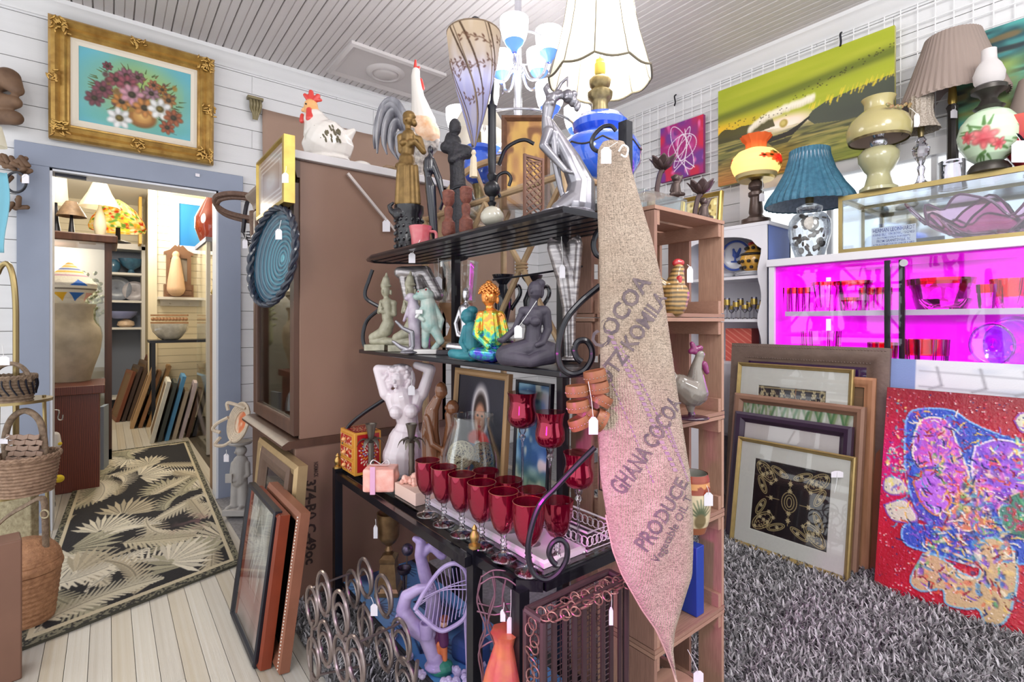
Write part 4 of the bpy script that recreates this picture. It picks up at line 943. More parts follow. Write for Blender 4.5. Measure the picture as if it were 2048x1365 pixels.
# ------------------------------------------------------------------ palm leaf rug
c = Cv(240, 620, (32, 30, 34)); bg = [(206, 196, 174), (186, 174, 150), (222, 214, 196), (172, 166, 142)]
def feather(x, y, an, L, wd, k, col, curve=.0):
    P = []
    for i in range(k+1):
        s = i/k; a_ = an+curve*s; P.append((x+L*s*cos(a_), y+L*s*sin(a_)*1.0))
    for i in range(1, k+1):
        s = i/k; l = wd*(sin(pi*min(1, s*.9+.1))**.7); a_ = an+curve*s
        for sg in (-1, 1):
            b = a_+sg*(1.05-.5*s); x0, y0 = P[i]
            c.line([(x0, y0), (x0+l*cos(b), y0+l*sin(b))], [L/k*.95, L/k*.35], np.array(col)*(1 if sg > 0 else .88), 1, .6)
    c.line(P, 1.8, np.array(col)*.72)
def fan(x, y, an, L, spread, k, col):
    for i in range(k):
        b = an+spread*(i/(k-1)-.5); l = L*(.72+.28*cos((i/(k-1)-.5)*2.2)); w = L*spread/k*.62
        c.line([(x+l*.12*cos(b), y+l*.12*sin(b)), (x+l*.7*cos(b), y+l*.7*sin(b)), (x+l*cos(b), y+l*sin(b))], [1.5, w, 1.2], np.array(col)*(.9+.1*(i % 2)), 1, .6)
g = np.random.default_rng(8)
for j in range(54):
    x, y = g.random()*240, 10+j*11.2; an = g.random()*2*pi; col = bg[j % 4]
    if j % 3 == 0: fan(x, y, an, 58+g.random()*18, 2.6, 13, col)
    else: feather(x, y, an, 84+g.random()*34, 22+g.random()*6, 17, col, g.normal()*.6)
fan(150, 560, -.4, 66, 2.6, 14, (226, 218, 200)); feather(20, 590, -.3, 120, 24, 20, (210, 202, 180), .3); feather(90, 470, .4, 110, 26, 18, (196, 186, 160)); fan(60, 420, -1.2, 60, 2.6, 14, (216, 208, 188))
c.mixm(np.exp(-((c.X-196)/34)**2-((c.Y-470)/26)**2)*np.clip((c.noise(8, 8, 91)-.3)*2, 0, 1), (150, 110, 110), .6)
e = np.minimum(np.minimum(c.X, 239-c.X), np.minimum(c.Y, 619-c.Y)*.9)
c.mixm(((e >= 9) & (e < 14))*1., (196, 184, 158)); c.mixm((e < 9)*1., (52, 50, 46)); c.mixm((e < 9)*(c.noise(2.2, 2.2, 92) > .5), (128, 124, 104), .9)
A, B, C_, D = (-.27, 2.55), (.52, 2.80), (.635, 6.0), (-.15, 5.95)
u = c.X/239; v = c.Y/619; pil = rng.random(u.shape)*.0015
P = np.stack([(D[k]*(1-u)+C_[k]*u)*(1-v)+(A[k]*(1-u)+B[k]*u)*v for k in (0, 1)]+[.011+pil], -1)
rg = T('area_rug', 'black area rug with cream palm leaves running through the doorway', 'rug', (.18, 4.3, .001))
pmesh('leaf_pattern', VM('rug_wool', .95, bump=(300, .4)), P, c.a, rg)
MB().prism([A, B, C_, D], (0, 0, .001), (1, 0, 0), (0, 1, 0), UP, .0095).build('backing', M('rug_edge', (70, 68, 58), .9), rg)
# ------------------------------------------------------------------ things on the rack's top shelf
ZT, ZM, ZB = RZT+.001, RZM+.001, RZB+.001
bronze = M('bronze', (150, 120, 72), .4, .55, n=(25, 1), alt=(104, 80, 44)); blackc = M('black_ceramic', (30, 29, 36), .3, n=(30, .3), bump=(50, .3), coat=.3)
blackrough = M('black_crackle', (52, 50, 58), .6, bump=(110, 1), n=(90, 1), alt=(20, 20, 26)); silver = M('silver_resin', (176, 174, 180), .32, .75, n=(10, 1), alt=(96, 94, 106)); carved = M('carved_red_wood', (140, 82, 66), .6, n=(60, 1), alt=(96, 50, 42), bump=(120, .8))
f = PX(816, 412, 2.03, 0); f.o[2] = ZT+.192
fig('woman_statuette', bronze, f, [(816, 252, 6, 817, 264, 6), (818, 272, 15, 815, 305, 13), (804, 272, 7, 834, 276, 7), (801, 273, 7, 802, 300, 6), (802, 300, 6, 826, 291, 4.5, 0, -14), (839, 277, 7, 847, 302, 6), (847, 302, 6, 831, 286, 4.5, 0, -14),
    (814, 318, 16, 814, 340, 20), (814, 340, 20, 816, 408, 22)]+[(800+i*7, 335, 4, 797+i*8.5, 408, 5, -17+abs(i-2.5)*2, -18+abs(i-2.5)*2) for i in range(6)],
    [(816, 238, 0, 11, 14, 12), (818, 230, 3, 14, 11, 13), (814, 241, -12, 2.5, 4, 3), (812, 331, 0, 23, 9, 19), (828, 243, 4, 6, 8, 7), (809, 288, -12, 8, 7, 7), (825, 288, -12, 8, 7, 7)],
    label='bronze draped woman statuette with folded arm on the top shelf', cat='statuette', vox=1.0)
t = T('elephant_pedestal', 'black carved pedestal with an elephant head under the bronze woman', 'pedestal', (*at(818, HY, 2.03)[:2], ZT))
turn('column', 818, 2.03, [(508, 34), (503, 34), (500, 30), (496, 27), (430, 27), (425, 30), (412, 30)], blackc, ZT, t)
f2 = PX(790, 440, 1.99); f2.o[2] = ZT+.13
fig('elephant_head', blackc, f2, [(795, 430, 10, 783, 422, 6), (783, 422, 6, 778, 412, 4), (778, 412, 4, 786, 406, 3)], [(797, 428, 0, 13, 14, 12), (808, 424, -4, 8, 13, 4)], t)
mb = MB(); rr = np.random.default_rng(2)
for i in range(5):
    for j in range(14):
        a = j*2*pi/14+i*.22; rad = turn_prof(818, 2.03, [(508, 27.5)])[0][0]; p = at(818, HY, 2.03); mb.ell((p[0]+rad*cos(a), p[1]+rad*sin(a), ZT+.03+i*.026), .008, n=6)
mb.build('relief', blackc, t)
f = PX(862, 484, 1.95, ZT)
fig('slender_figure', M('black_gloss', (28, 28, 40), .22, coat=.5), f, [(861, 288, 4, 859, 298, 6), (858, 302, 10, 857, 320, 11), (857, 320, 10, 856, 334, 7), (856, 334, 7, 861, 355, 11), (861, 355, 11, 867, 430, 8), (867, 430, 8, 873, 480, 5), (864, 300, 6, 878, 340, 7), (878, 340, 7, 888, 384, 4), (850, 304, 4, 852, 330, 4)], [(861, 280, 0, 6, 9, 7)], label='slender glossy black figure with a long cape beside the bronze woman', cat='statuette', vox=.9)
f = PX(920, 476, 2.02, ZT)
fig('hooded_woman_statue', blackrough, f, [(912, 262, 13, 912, 285, 17), (892, 262, 12, 934, 272, 14), (934, 272, 12, 905, 292, 8, 0, -14), (913, 285, 15, 915, 318, 15), (915, 318, 15, 918, 400, 21), (918, 400, 21, 920, 462, 28)], [(910, 222, 0, 13, 18, 14), (905, 250, 3, 18, 16, 15), (920, 470, 0, 32, 7, 28), (898, 250, 4, 10, 20, 9)], label='tall crackled black statue of a hooded woman behind the candlesticks', cat='statue', vox=1.1)
cs = [(484, 13), (480, 15), (476, 15), (471, 9), (467, 12), (462, 14), (442, 13), (438, 9), (432, 7), (426, 8.5), (414, 9), (410, 6), (406, 9), (400, 12), (386, 12), (382, 13), (378, 10)]
a = turn('candlestick', 897, 1.745, cs, carved, ZT, None, 'carved red wooden candlestick, left one of the pair', 'candlestick', 'pair of carved candlesticks')
b = ctree(a, at(932, HY, 1.70)-at(897, HY, 1.745), 'carved red wooden candlestick, right one beside the glass ball')
m = T('handled_mug', 'pink and red glazed mug in front of the bronze woman', 'mug', (*at(841, HY, 1.9)[:2], ZT))
mug_m = M('mug_glaze', (206, 60, 84), .25, n=(14, 1), alt=(216, 150, 150), coat=.5)
turn('cup', 841, 1.9, [(496, 16), (492, 18), (470, 19), (452, 23), (449, 23.5), (449, 21.5), (456, 20), (490, 15), (491, 1)], mug_m, ZT, m)
f = PX(841, 496, 1.9, ZT); MB().tube(smoothline([f.p(*q) for q in ((860, 460, -6), (872, 462, -6), (872, 478, -6), (859, 484, -4))], 5), 3*f.k, 8).build('handle', mug_m, m)
price_tag(m, f, 829, 515, 13, 20, (845, 480), -26)
# arched lamp with the cone shade
lp = T('arched_lamp', 'black arched table lamp with a hanging vine patterned cone shade', 'lamp', (*at(984, HY, 1.52)[:2], ZT))
ironb = M('lamp_iron', (34, 34, 40), .35, .4, n=(30, .3))
turn('base', 984, 1.52, [(458, 30), (454, 31), (450, 24), (447, 12)], ironb, ZT, lp); zb_ = ZT+11*1.52/FP
turn('glass_ball', 984, 1.52, [(447, 4), (444, 14), (438, 21), (430, 24), (422, 23), (412, 16), (406, 5)], M('ball_glass', (206, 200, 186), .12, n=(6, 1), alt=(150, 146, 130), coat=1), zb_, lp)
turn('stem', 984, 1.52, [(406, 6), (400, 9), (396, 5), (388, 6), (382, 14), (372, 17), (362, 13), (356, 6), (350, 9), (345, 10), (340, 7), (310, 8.5), (250, 8), (212, 8), (206, 10), (203, 6), (190, 2.5)], ironb, zb_+41*1.52/FP, lp)
f = PX(984, 458, 1.52, ZT)
arm_pts = [(984, 195, 0), (985, 140, 14), (982, 90, 16), (972, 52, 12), (958, 32, 4), (947, 32, -2), (942, 48, -4), (944, 70, -5), (946, 100, -5), (947, 290, -5)]
MB().tube(smoothline([f.p(*q) for q in arm_pts], 5), 3.4*f.k, 8).build('arm', ironb, lp)
c = Cv(200, 160, (206, 186, 158)); vv = c.Y/159; c.mixm(np.clip((vv-.25)*2.2, 0, 1), (176, 178, 226), .9); c.mixm(np.clip((c.noise(8, 30, 3)-.5)*3, 0, 1), (226, 214, 200), .5)  # blue-violet lower down is the bulb's glow put into the shade colour
for k in range(4):
    c.line([(x, y) for x, y in zip(np.linspace(k*50, k*50+66, 12) % 200, np.linspace(0, 160, 12))][:], 2.2, (86, 68, 52)) if k < 2 else c.line(list(zip(np.linspace(k*50-66, k*50, 12), np.linspace(160, 0, 12)[::-1])), 2.2, (86, 68, 52))
for k in range(14):
    x, y = R.random()*190, 10+R.random()*120; P = [(x, y)]
    for j in range(8): P.append((P[-1][0]+5, P[-1][1]+R.normal()*3))
    c.line(P, 1.2, (120, 90, 70), .9)
    for (a_, b_) in P[::2]: c.ell(a_, b_-3, 2.6, 1.3, .8, (110, 80, 64), .9, .4); c.ell(a_+2, b_+3, 2.6, 1.3, -.6, (110, 80, 64), .9, .4)
def translucent(key, amount=.5, rough=1, col=None, strength=0):
    if key in MATS: return MATS[key]
    mt = bpy.data.materials.new(key); mt.use_nodes = True; N = mt.node_tree.nodes; L = mt.node_tree.links; N.remove(N['Principled BSDF'])
    d_ = N.new('ShaderNodeBsdfDiffuse'); t_ = N.new('ShaderNodeBsdfTranslucent'); mx = N.new('ShaderNodeMixShader'); mx.inputs[0].default_value = amount
    if col is None:
        at_ = N.new('ShaderNodeAttribute'); at_.attribute_name = 'paint'
        for q in (d_, t_): L.new(at_.outputs['Color'], q.inputs[0])
    else:
        for q in (d_, t_): q.inputs[0].default_value = (*[float(x) for x in lin(col)], 1)
    L.new(d_.outputs[0], mx.inputs[1]); L.new(t_.outputs[0], mx.inputs[2]); L.new(mx.outputs[0], N['Material Output'].inputs[0]); MATS[key] = mt; return mt
prof = [(66, 53), (70, 53.5), (120, 48), (180, 34), (230, 20), (270, 8), (292, 2)]
py_ = [q[0] for q in prof]; pr_ = [q[1] for q in prof]; cx_, cy_, _ = f.p(948, 458, -5); yy = np.interp(np.linspace(66, 292, 160), py_, pr_)
ang = np.linspace(0, 2*pi, 200, endpoint=False)
P = np.stack([cx_+yy[:, None]*f.k*np.cos(ang+2), cy_+yy[:, None]*f.k*np.sin(ang+2), np.repeat((ZT+(458-np.linspace(66, 292, 160))*f.k)[:, None], 200, 1)], -1)
sh = pmesh('cone_shade', translucent('vine_shade', .55), P, c.a, lp, closeu=True)
MB().tube([(*(P[0, i, :2]), P[0, i, 2]) for i in range(0, 200, 8)], 1.6*f.k, 6, closed=True).build('rim', M('rim_brown', (120, 100, 80), .6), sh)
for k in range(5):
    MB().tube([P[j, (k*40+j//3) % 200]*[1, 1, 1] for j in range(0, 158, 6)], 1.3*f.k, 5).build('rib', MATS['rim_brown'], sh)
q = f.p(948, 296, -5); mb = MB().lathe(q[:2], [(3*f.k, q[2]), (5*f.k, q[2]-6*f.k), (3*f.k, q[2]-10*f.k), (6*f.k, q[2]-16*f.k), (8*f.k, q[2]-54*f.k)], 10, lobes=5, la=.1); mb.build('tassel', M('tassel', (206, 190, 166), .9, bump=(200, .6)), lp)
mb = MB(); mb.ell(f.p(948, 158, -5), 11*f.k, n=14); mb.build('blue_bulb', M('bulb_blue', (150, 200, 255), .3, emis=(70, 130, 255), es=5), lp)
light('arched_lamp_bulb', f.p(948, 150, -5), .6, (.35, .5, 1), .02)
# lattice wood panel
f = PX(1068, 440, 1.56, ZT); lt = T('lattice_panel', 'narrow brown wooden lattice panel left of the silver dancer', 'panel', f.p(1068, 440)); lw = M('lattice_wood', (136, 96, 80), .6, n=(20, .3))
for x in (1049, 1086): MB().bar(f.p(x, 440, (x-1068)*.8), f.p(x, 284, (x-1068)*.8), 5*f.k).build('stile', lw, lt)
for y in (287, 437): MB().bar(f.p(1049, y, -15), f.p(1086, y, 15), 5*f.k).build('rail', lw, lt)
for k in range(11):
    y = 300+k*13
    MB().bar(f.p(1050, y, -15), f.p(1085, max(290, y-28), 14), 2.4*f.k).build('slat', lw, lt); MB().bar(f.p(1050, max(290, y-28), -13), f.p(1085, y, 16), 2.4*f.k).build('slat', lw, lt)
# silver dancer
f = PX(1140, 437, 1.34, ZT)
fig('dancer_statuette', silver, f, [(1130, 183, 5, 1118, 190, 6), (1100, 192, 9, 1112, 192, 8), (1106, 192, 10, 1097, 212, 13), (1097, 212, 13, 1093, 236, 9.5), (1093, 236, 10, 1097, 260, 14), (1097, 190, 5, 1090, 172, 4, 0, 6), (1090, 172, 4, 1096, 161, 3.2, 6, 10), (1096, 161, 3, 1098, 172, 2, 10, 4), (1106, 187, 4.5, 1122, 178, 3.6, -4, 4), (1110, 184, 4, 1123, 160, 3.4, 6, 8), (1123, 160, 3.2, 1136, 150, 2.6, 8, 4), (1136, 150, 2.4, 1135, 170, 2, 4, 0), (1110, 192, 4.5, 1128, 191, 4.5),
    (1097, 262, 12, 1086, 294, 9, -4, -14), (1086, 294, 9, 1128, 342, 6, -14, -16), (1128, 342, 5, 1140, 348, 4, -16, -20), (1104, 265, 11, 1109, 310, 8), (1109, 310, 8, 1120, 370, 6), (1120, 370, 6, 1128, 398, 5), (1128, 398, 4, 1136, 402, 3),
    (1100, 240, 8, 1118, 272, 13, 4, 6), (1118, 272, 13, 1143, 318, 21, 6, 8), (1143, 318, 21, 1164, 365, 27, 8, 8), (1164, 365, 27, 1158, 410, 34, 8, 4), (1150, 400, 26, 1118, 420, 18, 0, -10)],
    [(1136, 190, 0, 12, 14, 13), (1146, 198, 4, 10, 12, 10), (1148, 184, 4, 8, 8, 8), (1130, 197, -10, 3, 4, 3), (1156, 206, 4, 7, 9, 7), (1154, 212, 2, 6, 8, 6), (1133, 190, -8, 4, 6, 4), (1145, 426, 0, 50, 11, 40), (1105, 424, -6, 26, 8, 26), (1094, 208, -10, 6, 6, 5), (1103, 207, -11, 6, 6, 5)], label='silver statuette of a dancer leaning back in a flowing dress', cat='statuette', vox=.9, sm=16)
# ------------------------------------------------------------------ middle shelf
celadon = M('celadon', (186, 182, 160), .4, n=(40, 1), alt=(140, 136, 116), coat=.2)
f = PX(770, 700, 2.06, ZM); t = T('kneeling_figure', 'grey green kneeling temple figure with praying hands, nearest the china cabinet', 'statuette', f.p(765, 700), 'pair of kneeling temple figures')
MB().obox(f.p(752, 694, 0), (40*f.k, 28*f.k, 12*f.k), (RV, FV, UP)).build('plinth', celadon, t, bevel=.001)
fig('figure', celadon, f, [(773, 546, 2, 772, 560, 5), (772, 558, 7, 771, 570, 10), (772, 592, 5, 773, 600, 6), (774, 606, 12, 775, 635, 11), (764, 604, 6, 787, 606, 7), (787, 607, 6, 789, 628, 5), (789, 628, 5, 764, 622, 4, 0, -12), (763, 606, 5, 758, 624, 4), (758, 624, 4, 766, 616, 4, 0, -12), (776, 648, 13, 770, 660, 13), (774, 660, 12, 746, 674, 9), (746, 682, 8, 784, 683, 9)], [(771, 582, 0, 9, 12, 10), (768, 583, -9, 2, 4, 3), (782, 584, 1, 2, 6, 3), (773, 571, 0, 11, 3, 11), (764, 612, -13, 3, 9, 3)], t, vox=.9)
ctree(t, (.925-WL[t.name][0]-.005, -.12, 0), 'grey green kneeling temple figure with praying hands, next to the teal frog')
frog = M('frog_teal', (96, 160, 156), .35, n=(26, 1), alt=(206, 208, 200), coat=.4); t = T('frog_figurine', 'teal and white standing frog figurine on a white base', 'figurine', (*PX(855, 708, 1.82, ZM).p(855, 708)[:2], ZM)); f = PX(855, 708, 1.82, ZM)
fig('frog', frog, f, [(856, 606, 15, 860, 650, 18), (866, 652, 11, 882, 682, 8, -4, -6), (882, 682, 7, 868, 697, 6), (852, 660, 9, 850, 690, 7), (850, 612, 6, 838, 632, 5, -6, -12), (838, 632, 5, 850, 640, 4, -12, -16), (868, 610, 6, 884, 640, 5), (884, 640, 5, 880, 660, 4)], [(850, 590, -2, 20, 13, 16), (836, 594, -6, 10, 7, 10), (855, 580, -8, 5, 5, 5), (840, 584, -9, 5, 5, 5)], t, vox=.9)
MB().obox(f.p(852, 703), (46*f.k, 30*f.k, 9*f.k), (RV, FV, UP)).build('base', M('base_white', (226, 222, 220), .5), t, bevel=.002)
for x, y in ((854, 580), (839, 584)):
    mb = MB(); mb.ell(f.p(x, y, -12), 2.4*f.k, n=8); mb.build('eye', M('eye_red', (150, 50, 60), .2), t)
mb = MB(); f.c(mb, 846, 622, 3, 836, 634, 3, -18, -18); mb.obox(f.p(842, 624, -20), (14*f.k, 4*f.k, 8*f.k), (RV, FV, UP)); mb.build('camera_prop', M('white_glaze', (226, 226, 228), .3), t, remesh=.8*f.k)
lilac = M('lilac_glaze', (150, 128, 156), .4, n=(22, 1), alt=(214, 206, 216)); f = PX(828, 706, 1.84, ZM)
fig('lilac_frog_figurine', lilac, f, [(826, 600, 10, 828, 630, 12), (828, 630, 12, 830, 694, 12), (820, 606, 4, 808, 640, 3), (836, 612, 4, 842, 640, 3)], [(822, 592, 0, 10, 8, 10), (830, 700, 0, 16, 6, 14), (816, 596, -4, 7, 5, 7)], label='lilac glazed upright figurine squeezed left of the teal frog', cat='figurine')
f = PX(812, 706, 1.80, ZM)
fig('silver_lizard', silver, f, [(792, 640, 3, 806, 654, 4), (806, 654, 4, 824, 662, 5), (824, 662, 5, 826, 690, 4), (826, 690, 4, 812, 700, 5), (786, 680, 3, 802, 692, 5), (802, 692, 5, 824, 700, 6)], [(818, 702, 0, 20, 4, 12)], label='small silver leaping figure on the shelf before the kneeling pair', cat='figurine')
f = PX(930, 702, 1.80, ZM); t = T('yoga_statuette', 'chrome yoga statuette with looped arms on a dark block', 'statuette', f.p(925, 702))
fig('figure', M('chrome_fig', (206, 204, 210), .16, .85), f, [(932, 598, 4, 932, 606, 7), (931, 612, 13, 931, 650, 9), (922, 610, 5, 911, 640, 4), (911, 640, 4, 916, 664, 4), (916, 664, 4, 934, 668, 4, 0, -10), (942, 610, 5, 954, 640, 4), (954, 640, 4, 946, 664, 4), (931, 650, 10, 931, 676, 13), (900, 686, 8, 930, 690, 10, -8, -8), (962, 686, 8, 930, 690, 10, -8, -8)], [(932, 582, 0, 8, 14, 8)], t, vox=.9)
MB().obox(f.p(900, 698), (50*f.k, 30*f.k, 9*f.k), (RV, FV, UP)).build('block', M('dark_block', (60, 56, 62), .5), t, bevel=.002)
verd = M('verdigris', (52, 140, 150), .5, n=(26, 1), alt=(30, 84, 104), bump=(60, .3)); f = PX(930, 726, 1.52, ZM)
fig('seated_figurine', verd, f, [(944, 662, 14, 945, 700, 17), (930, 660, 5, 922, 690, 5), (922, 690, 5, 934, 706, 5, 0, -14), (960, 660, 6, 966, 690, 5), (966, 690, 5, 948, 706, 5, 0, -14), (905, 712, 9, 945, 716, 11, -6, -10), (978, 712, 9, 945, 718, 11, -6, -10)], [(936, 638, 0, 15, 16, 15), (944, 626, 3, 12, 9, 12), (926, 640, -10, 4, 5, 4), (951, 640, 0, 3, 6, 3), (940, 717, 0, 40, 9, 24)], label='small verdigris seated figurine in front of the rainbow buddha', cat='figurine', vox=.9)
def rainbow():
    if 'rainbow_glaze' in MATS: return MATS['rainbow_glaze']
    mt = M('rainbow_glaze', (60, 60, 200), .22, .7, coat=.6); nt = mt.node_tree; N = nt.nodes; L = nt.links
    tc = N.new('ShaderNodeTexCoord'); sx = N.new('ShaderNodeSeparateXYZ'); L.new(tc.outputs['Object'], sx.inputs[0]); nz = N.new('ShaderNodeTexNoise'); nz.inputs['Scale'].default_value = 60; L.new(tc.outputs['Object'], nz.inputs[0])
    ma = N.new('ShaderNodeMath'); ma.operation = 'MULTIPLY_ADD'; ma.inputs[1].default_value = 3.6; L.new(sx.outputs[2], ma.inputs[0]); L.new(nz.outputs[0], ma.inputs[2])
    cr = N.new('ShaderNodeValToRGB'); e = cr.color_ramp.elements
    stops = [(.35, (30, 30, 120)), (.5, (70, 60, 190)), (.65, (30, 140, 170)), (.78, (90, 190, 120)), (.9, (220, 200, 50)), (1., (236, 150, 70))]
    e[0].position, e[1].position = stops[0][0], stops[-1][0]; e[0].color = (*lin(stops[0][1]), 1); e[1].color = (*lin(stops[-1][1]), 1)
    for p_, c_ in stops[1:-1]: q_ = e.new(p_); q_.color = (*lin(c_), 1)
    L.new(ma.outputs[0], cr.inputs[0]); L.new(cr.outputs[0], N['Principled BSDF'].inputs['Base Color']); return mt
f = PX(982, 736, 1.46, ZM)
def curls(mb):
    for i in range(70):
        a_ = i*2.4; z_ = (i+.5)/70; r_ = math.sqrt(1-(z_*1.0)**2); f.e(mb, 978+20*r_*cos(a_), 600-21*z_, 20*r_*sin(a_), 3, 3, 3, 0, 6)
fig('buddha_figurine', rainbow(), f, [(979, 622, 8, 980, 632, 9), (962, 642, 9, 1000, 642, 9), (981, 645, 19, 985, 690, 23), (960, 645, 8, 952, 680, 8, 0, -6), (952, 680, 8, 978, 704, 7, -6, -22), (1003, 645, 8, 1012, 680, 8, 0, -4), (950, 718, 13, 985, 722, 15, -10, -14), (1018, 716, 13, 985, 724, 14, -6, -14)], [(978, 606, 0, 17, 20, 17), (978, 580, 0, 8, 8, 8), (974, 610, -16, 3, 5, 4), (995, 612, 0, 4, 9, 4)], label='rainbow lustre seated buddha figurine with curled hair', cat='figurine', vox=.85, extra=curls)
f = PX(1052, 742, 1.31, ZM); t = T('meditating_woman', 'charcoal statue of a meditating woman in the middle of the shelf', 'statue', f.p(1052, 742))
fig('figure', M('charcoal', (74, 68, 82), .55, n=(30, 1), alt=(52, 48, 60), stretch=(1, 1, .3), bump=(70, .4)), f,
    [(1068, 606, 8, 1066, 622, 9), (1046, 632, 10, 1088, 632, 12), (1068, 640, 19, 1066, 668, 16), (1066, 668, 16, 1066, 700, 21), (1092, 634, 10, 1096, 668, 9), (1096, 668, 9, 1084, 694, 7, 0, -20), (1084, 694, 7, 1072, 698, 5, -20, -28), (1044, 636, 8, 1030, 668, 7), (1030, 668, 7, 1004, 690, 6, 0, -14), (1004, 690, 6, 998, 688, 4, -14, -20), (1066, 706, 24, 1010, 718, 19, 0, -14), (1066, 706, 24, 1098, 714, 22, 0, -8), (1010, 722, 17, 1060, 730, 11, -18, -30), (1098, 718, 20, 1060, 730, 12, -12, -30)],
    [(1070, 590, 0, 15, 20, 17), (1080, 576, 8, 12, 10, 11), (1062, 592, -14, 3, 5, 3), (1052, 650, -14, 10, 10, 9), (1070, 652, -16, 11, 10, 10), (1052, 734, 0, 52, 7, 34), (1083, 592, 6, 6, 14, 8)], t, vox=.9)
price_tag(t, f, 1036, 672, 15, 24, (1072, 612), -24)
wave = M('silver_wave', (206, 200, 200), .28, .75, n=(30, 1), alt=(104, 98, 104), stretch=(.7, .7, 5), bump=(20, .3)); f = PX(1138, 736, 1.43, ZM)
t = T('wave_vase', 'tall rippled silver vase right of the meditating woman', 'vase', f.p(1138, 736))
fig('body', wave, f, [(1112, 505, 18, 1130, 560, 20), (1150, 500, 16, 1146, 570, 14), (1130, 560, 19, 1138, 620, 15), (1146, 565, 14, 1144, 640, 10), (1138, 620, 14, 1140, 724, 11)], [(1142, 729, 0, 26, 6, 18), (1104, 497, 0, 10, 12, 7), (1156, 494, 0, 8, 16, 7)], t)
price_tag(t, f, 1122, 556, 11, 26, (1120, 488), -26)
f = PX(836, 600, 2.05); f.o[2] = 1.29
fig('wave_bowl', wave, f, [(800, 545, 12, 850, 545, 14), (850, 545, 14, 876, 590, 12), (805, 545, 10, 815, 598, 8), (830, 548, 14, 850, 640, 10), (850, 640, 10, 852, 700, 10)], [(850, 705, 0, 26, 5, 18)], label='rippled silver bowl sculpture behind the kneeling figures', cat='sculpture')
# on the etagere: hurricane holder and black candle holders
EZ = 1.12
t = T('hurricane_holder', 'large glass hurricane vase on a turned wooden pedestal', 'candle holder', (*at(912, HY, 2.14)[:2], EZ)); woodp = M('pedestal_wood', (176, 132, 96), .5, n=(12, .3))
turn('pedestal', 912, 2.14, [(684, 28), (678, 28), (672, 18), (655, 12), (640, 20), (628, 24), (620, 30), (612, 34), (608, 34)], woodp, EZ, t)
turn('glass', 912, 2.14, [(608, 30), (604, 40), (560, 43), (526, 45), (526, 43.5), (560, 41.5), (602, 38), (605, 1)], clear, EZ+76*2.14/FP, t); f = PX(912, 560, 2.14); price_tag(t, f, 883, 570, 15, 24, (883, 520), -46)
for i, (px_, lab) in enumerate(((1006, 'left glossy black candle holder with loop handle'), (1064, 'right glossy black candle holder with loop handle'))):
    d_ = 1.98-.06*i; t = T('candle_holder', lab+' behind the shelf', 'candle holder', (*at(px_, HY, d_)[:2], EZ), 'glossy black candle holders')
    turn('body', px_, d_, [(686, 22), (682, 22), (672, 10), (650, 9), (620, 16), (600, 18), (580, 10), (570, 8), (556, 20), (550, 22), (550, 19), (566, 5)], M('black_gloss', (28, 28, 40), .22, coat=.5), EZ, t)
    f = PX(px_, 686, d_, EZ); MB().tube(smoothline([f.p(*q) for q in ((px_+14, 580), (px_+30, 572), (px_+34, 590), (px_+16, 620))], 5), 4*f.k, 8).build('handle', MATS['black_gloss'], t)
# ------------------------------------------------------------------ the glass table level of the rack
redg = M('ruby_glass', (164, 0, 56), .07, .78, coat=1, alpha=.72); clearg = G('stem_glass', (238, 236, 242), .03, gain=1.5)
def goblet(x, y, label, s=1.0, cut=False, group='ruby wine goblets'):
    t = T('goblet', label, 'goblet', (x, y, ZB), group); z = ZB
    stem = [(.034, 0), (.033, .003), (.02, .008), (.009, .016), (.0055, .022), (.009, .026), (.006, .03), (.0095, .035), (.006, .04), (.0095, .045), (.006, .05), (.008, .056), (.009, .062)]
    MB().lathe((x, y), [(r*s, z+h*s) for r, h in stem], 20).build('stem', clearg, t)
    if cut: bowl = [(.004, .06), (.02, .064), (.03, .08), (.036, .11), (.040, .15), (.0385, .15), (.034, .11), (.028, .082), (.004, .068)]
    else: bowl = [(.004, .06), (.016, .066), (.027, .08), (.034, .1), (.0375, .125), (.0385, .15), (.038, .168), (.037, .168), (.0372, .15), (.036, .125), (.032, .1), (.025, .083), (.004, .07)]
    b = MB().lathe((x, y), [(r*s, z+h*s) for r, h in bowl], 30, lobes=10 if cut else 0, la=.03, twist=.5 if cut else 0).build('bowl', redg, t, smooth=25 if cut else 60)
    if not cut: MB().lathe((x, y), [(.0375*s, z+.1678*s), (.0386*s, z+.1685*s), (.0375*s, z+.1692*s)], 30, close=False).build('gilt_rim', M('rim_gold', (214, 150, 120), .25, .8), b)
    return t
names = ['first', 'second', 'third', 'fourth', 'fifth', 'sixth']
for i in range(6):
    goblet(.772+.002*i, 1.385-.0935*i, 'ruby wine goblet in the front row, %s from the salt block' % names[i])
for i, (x, y) in enumerate(((.885, 1.235), (.885, 1.125), (.88, 1.02), (.878, .92))):
    goblet(x, y, 'cut ruby goblet in the second row, %s from the fish bowl vase' % names[i], 1.0, True, 'cut ruby goblets')
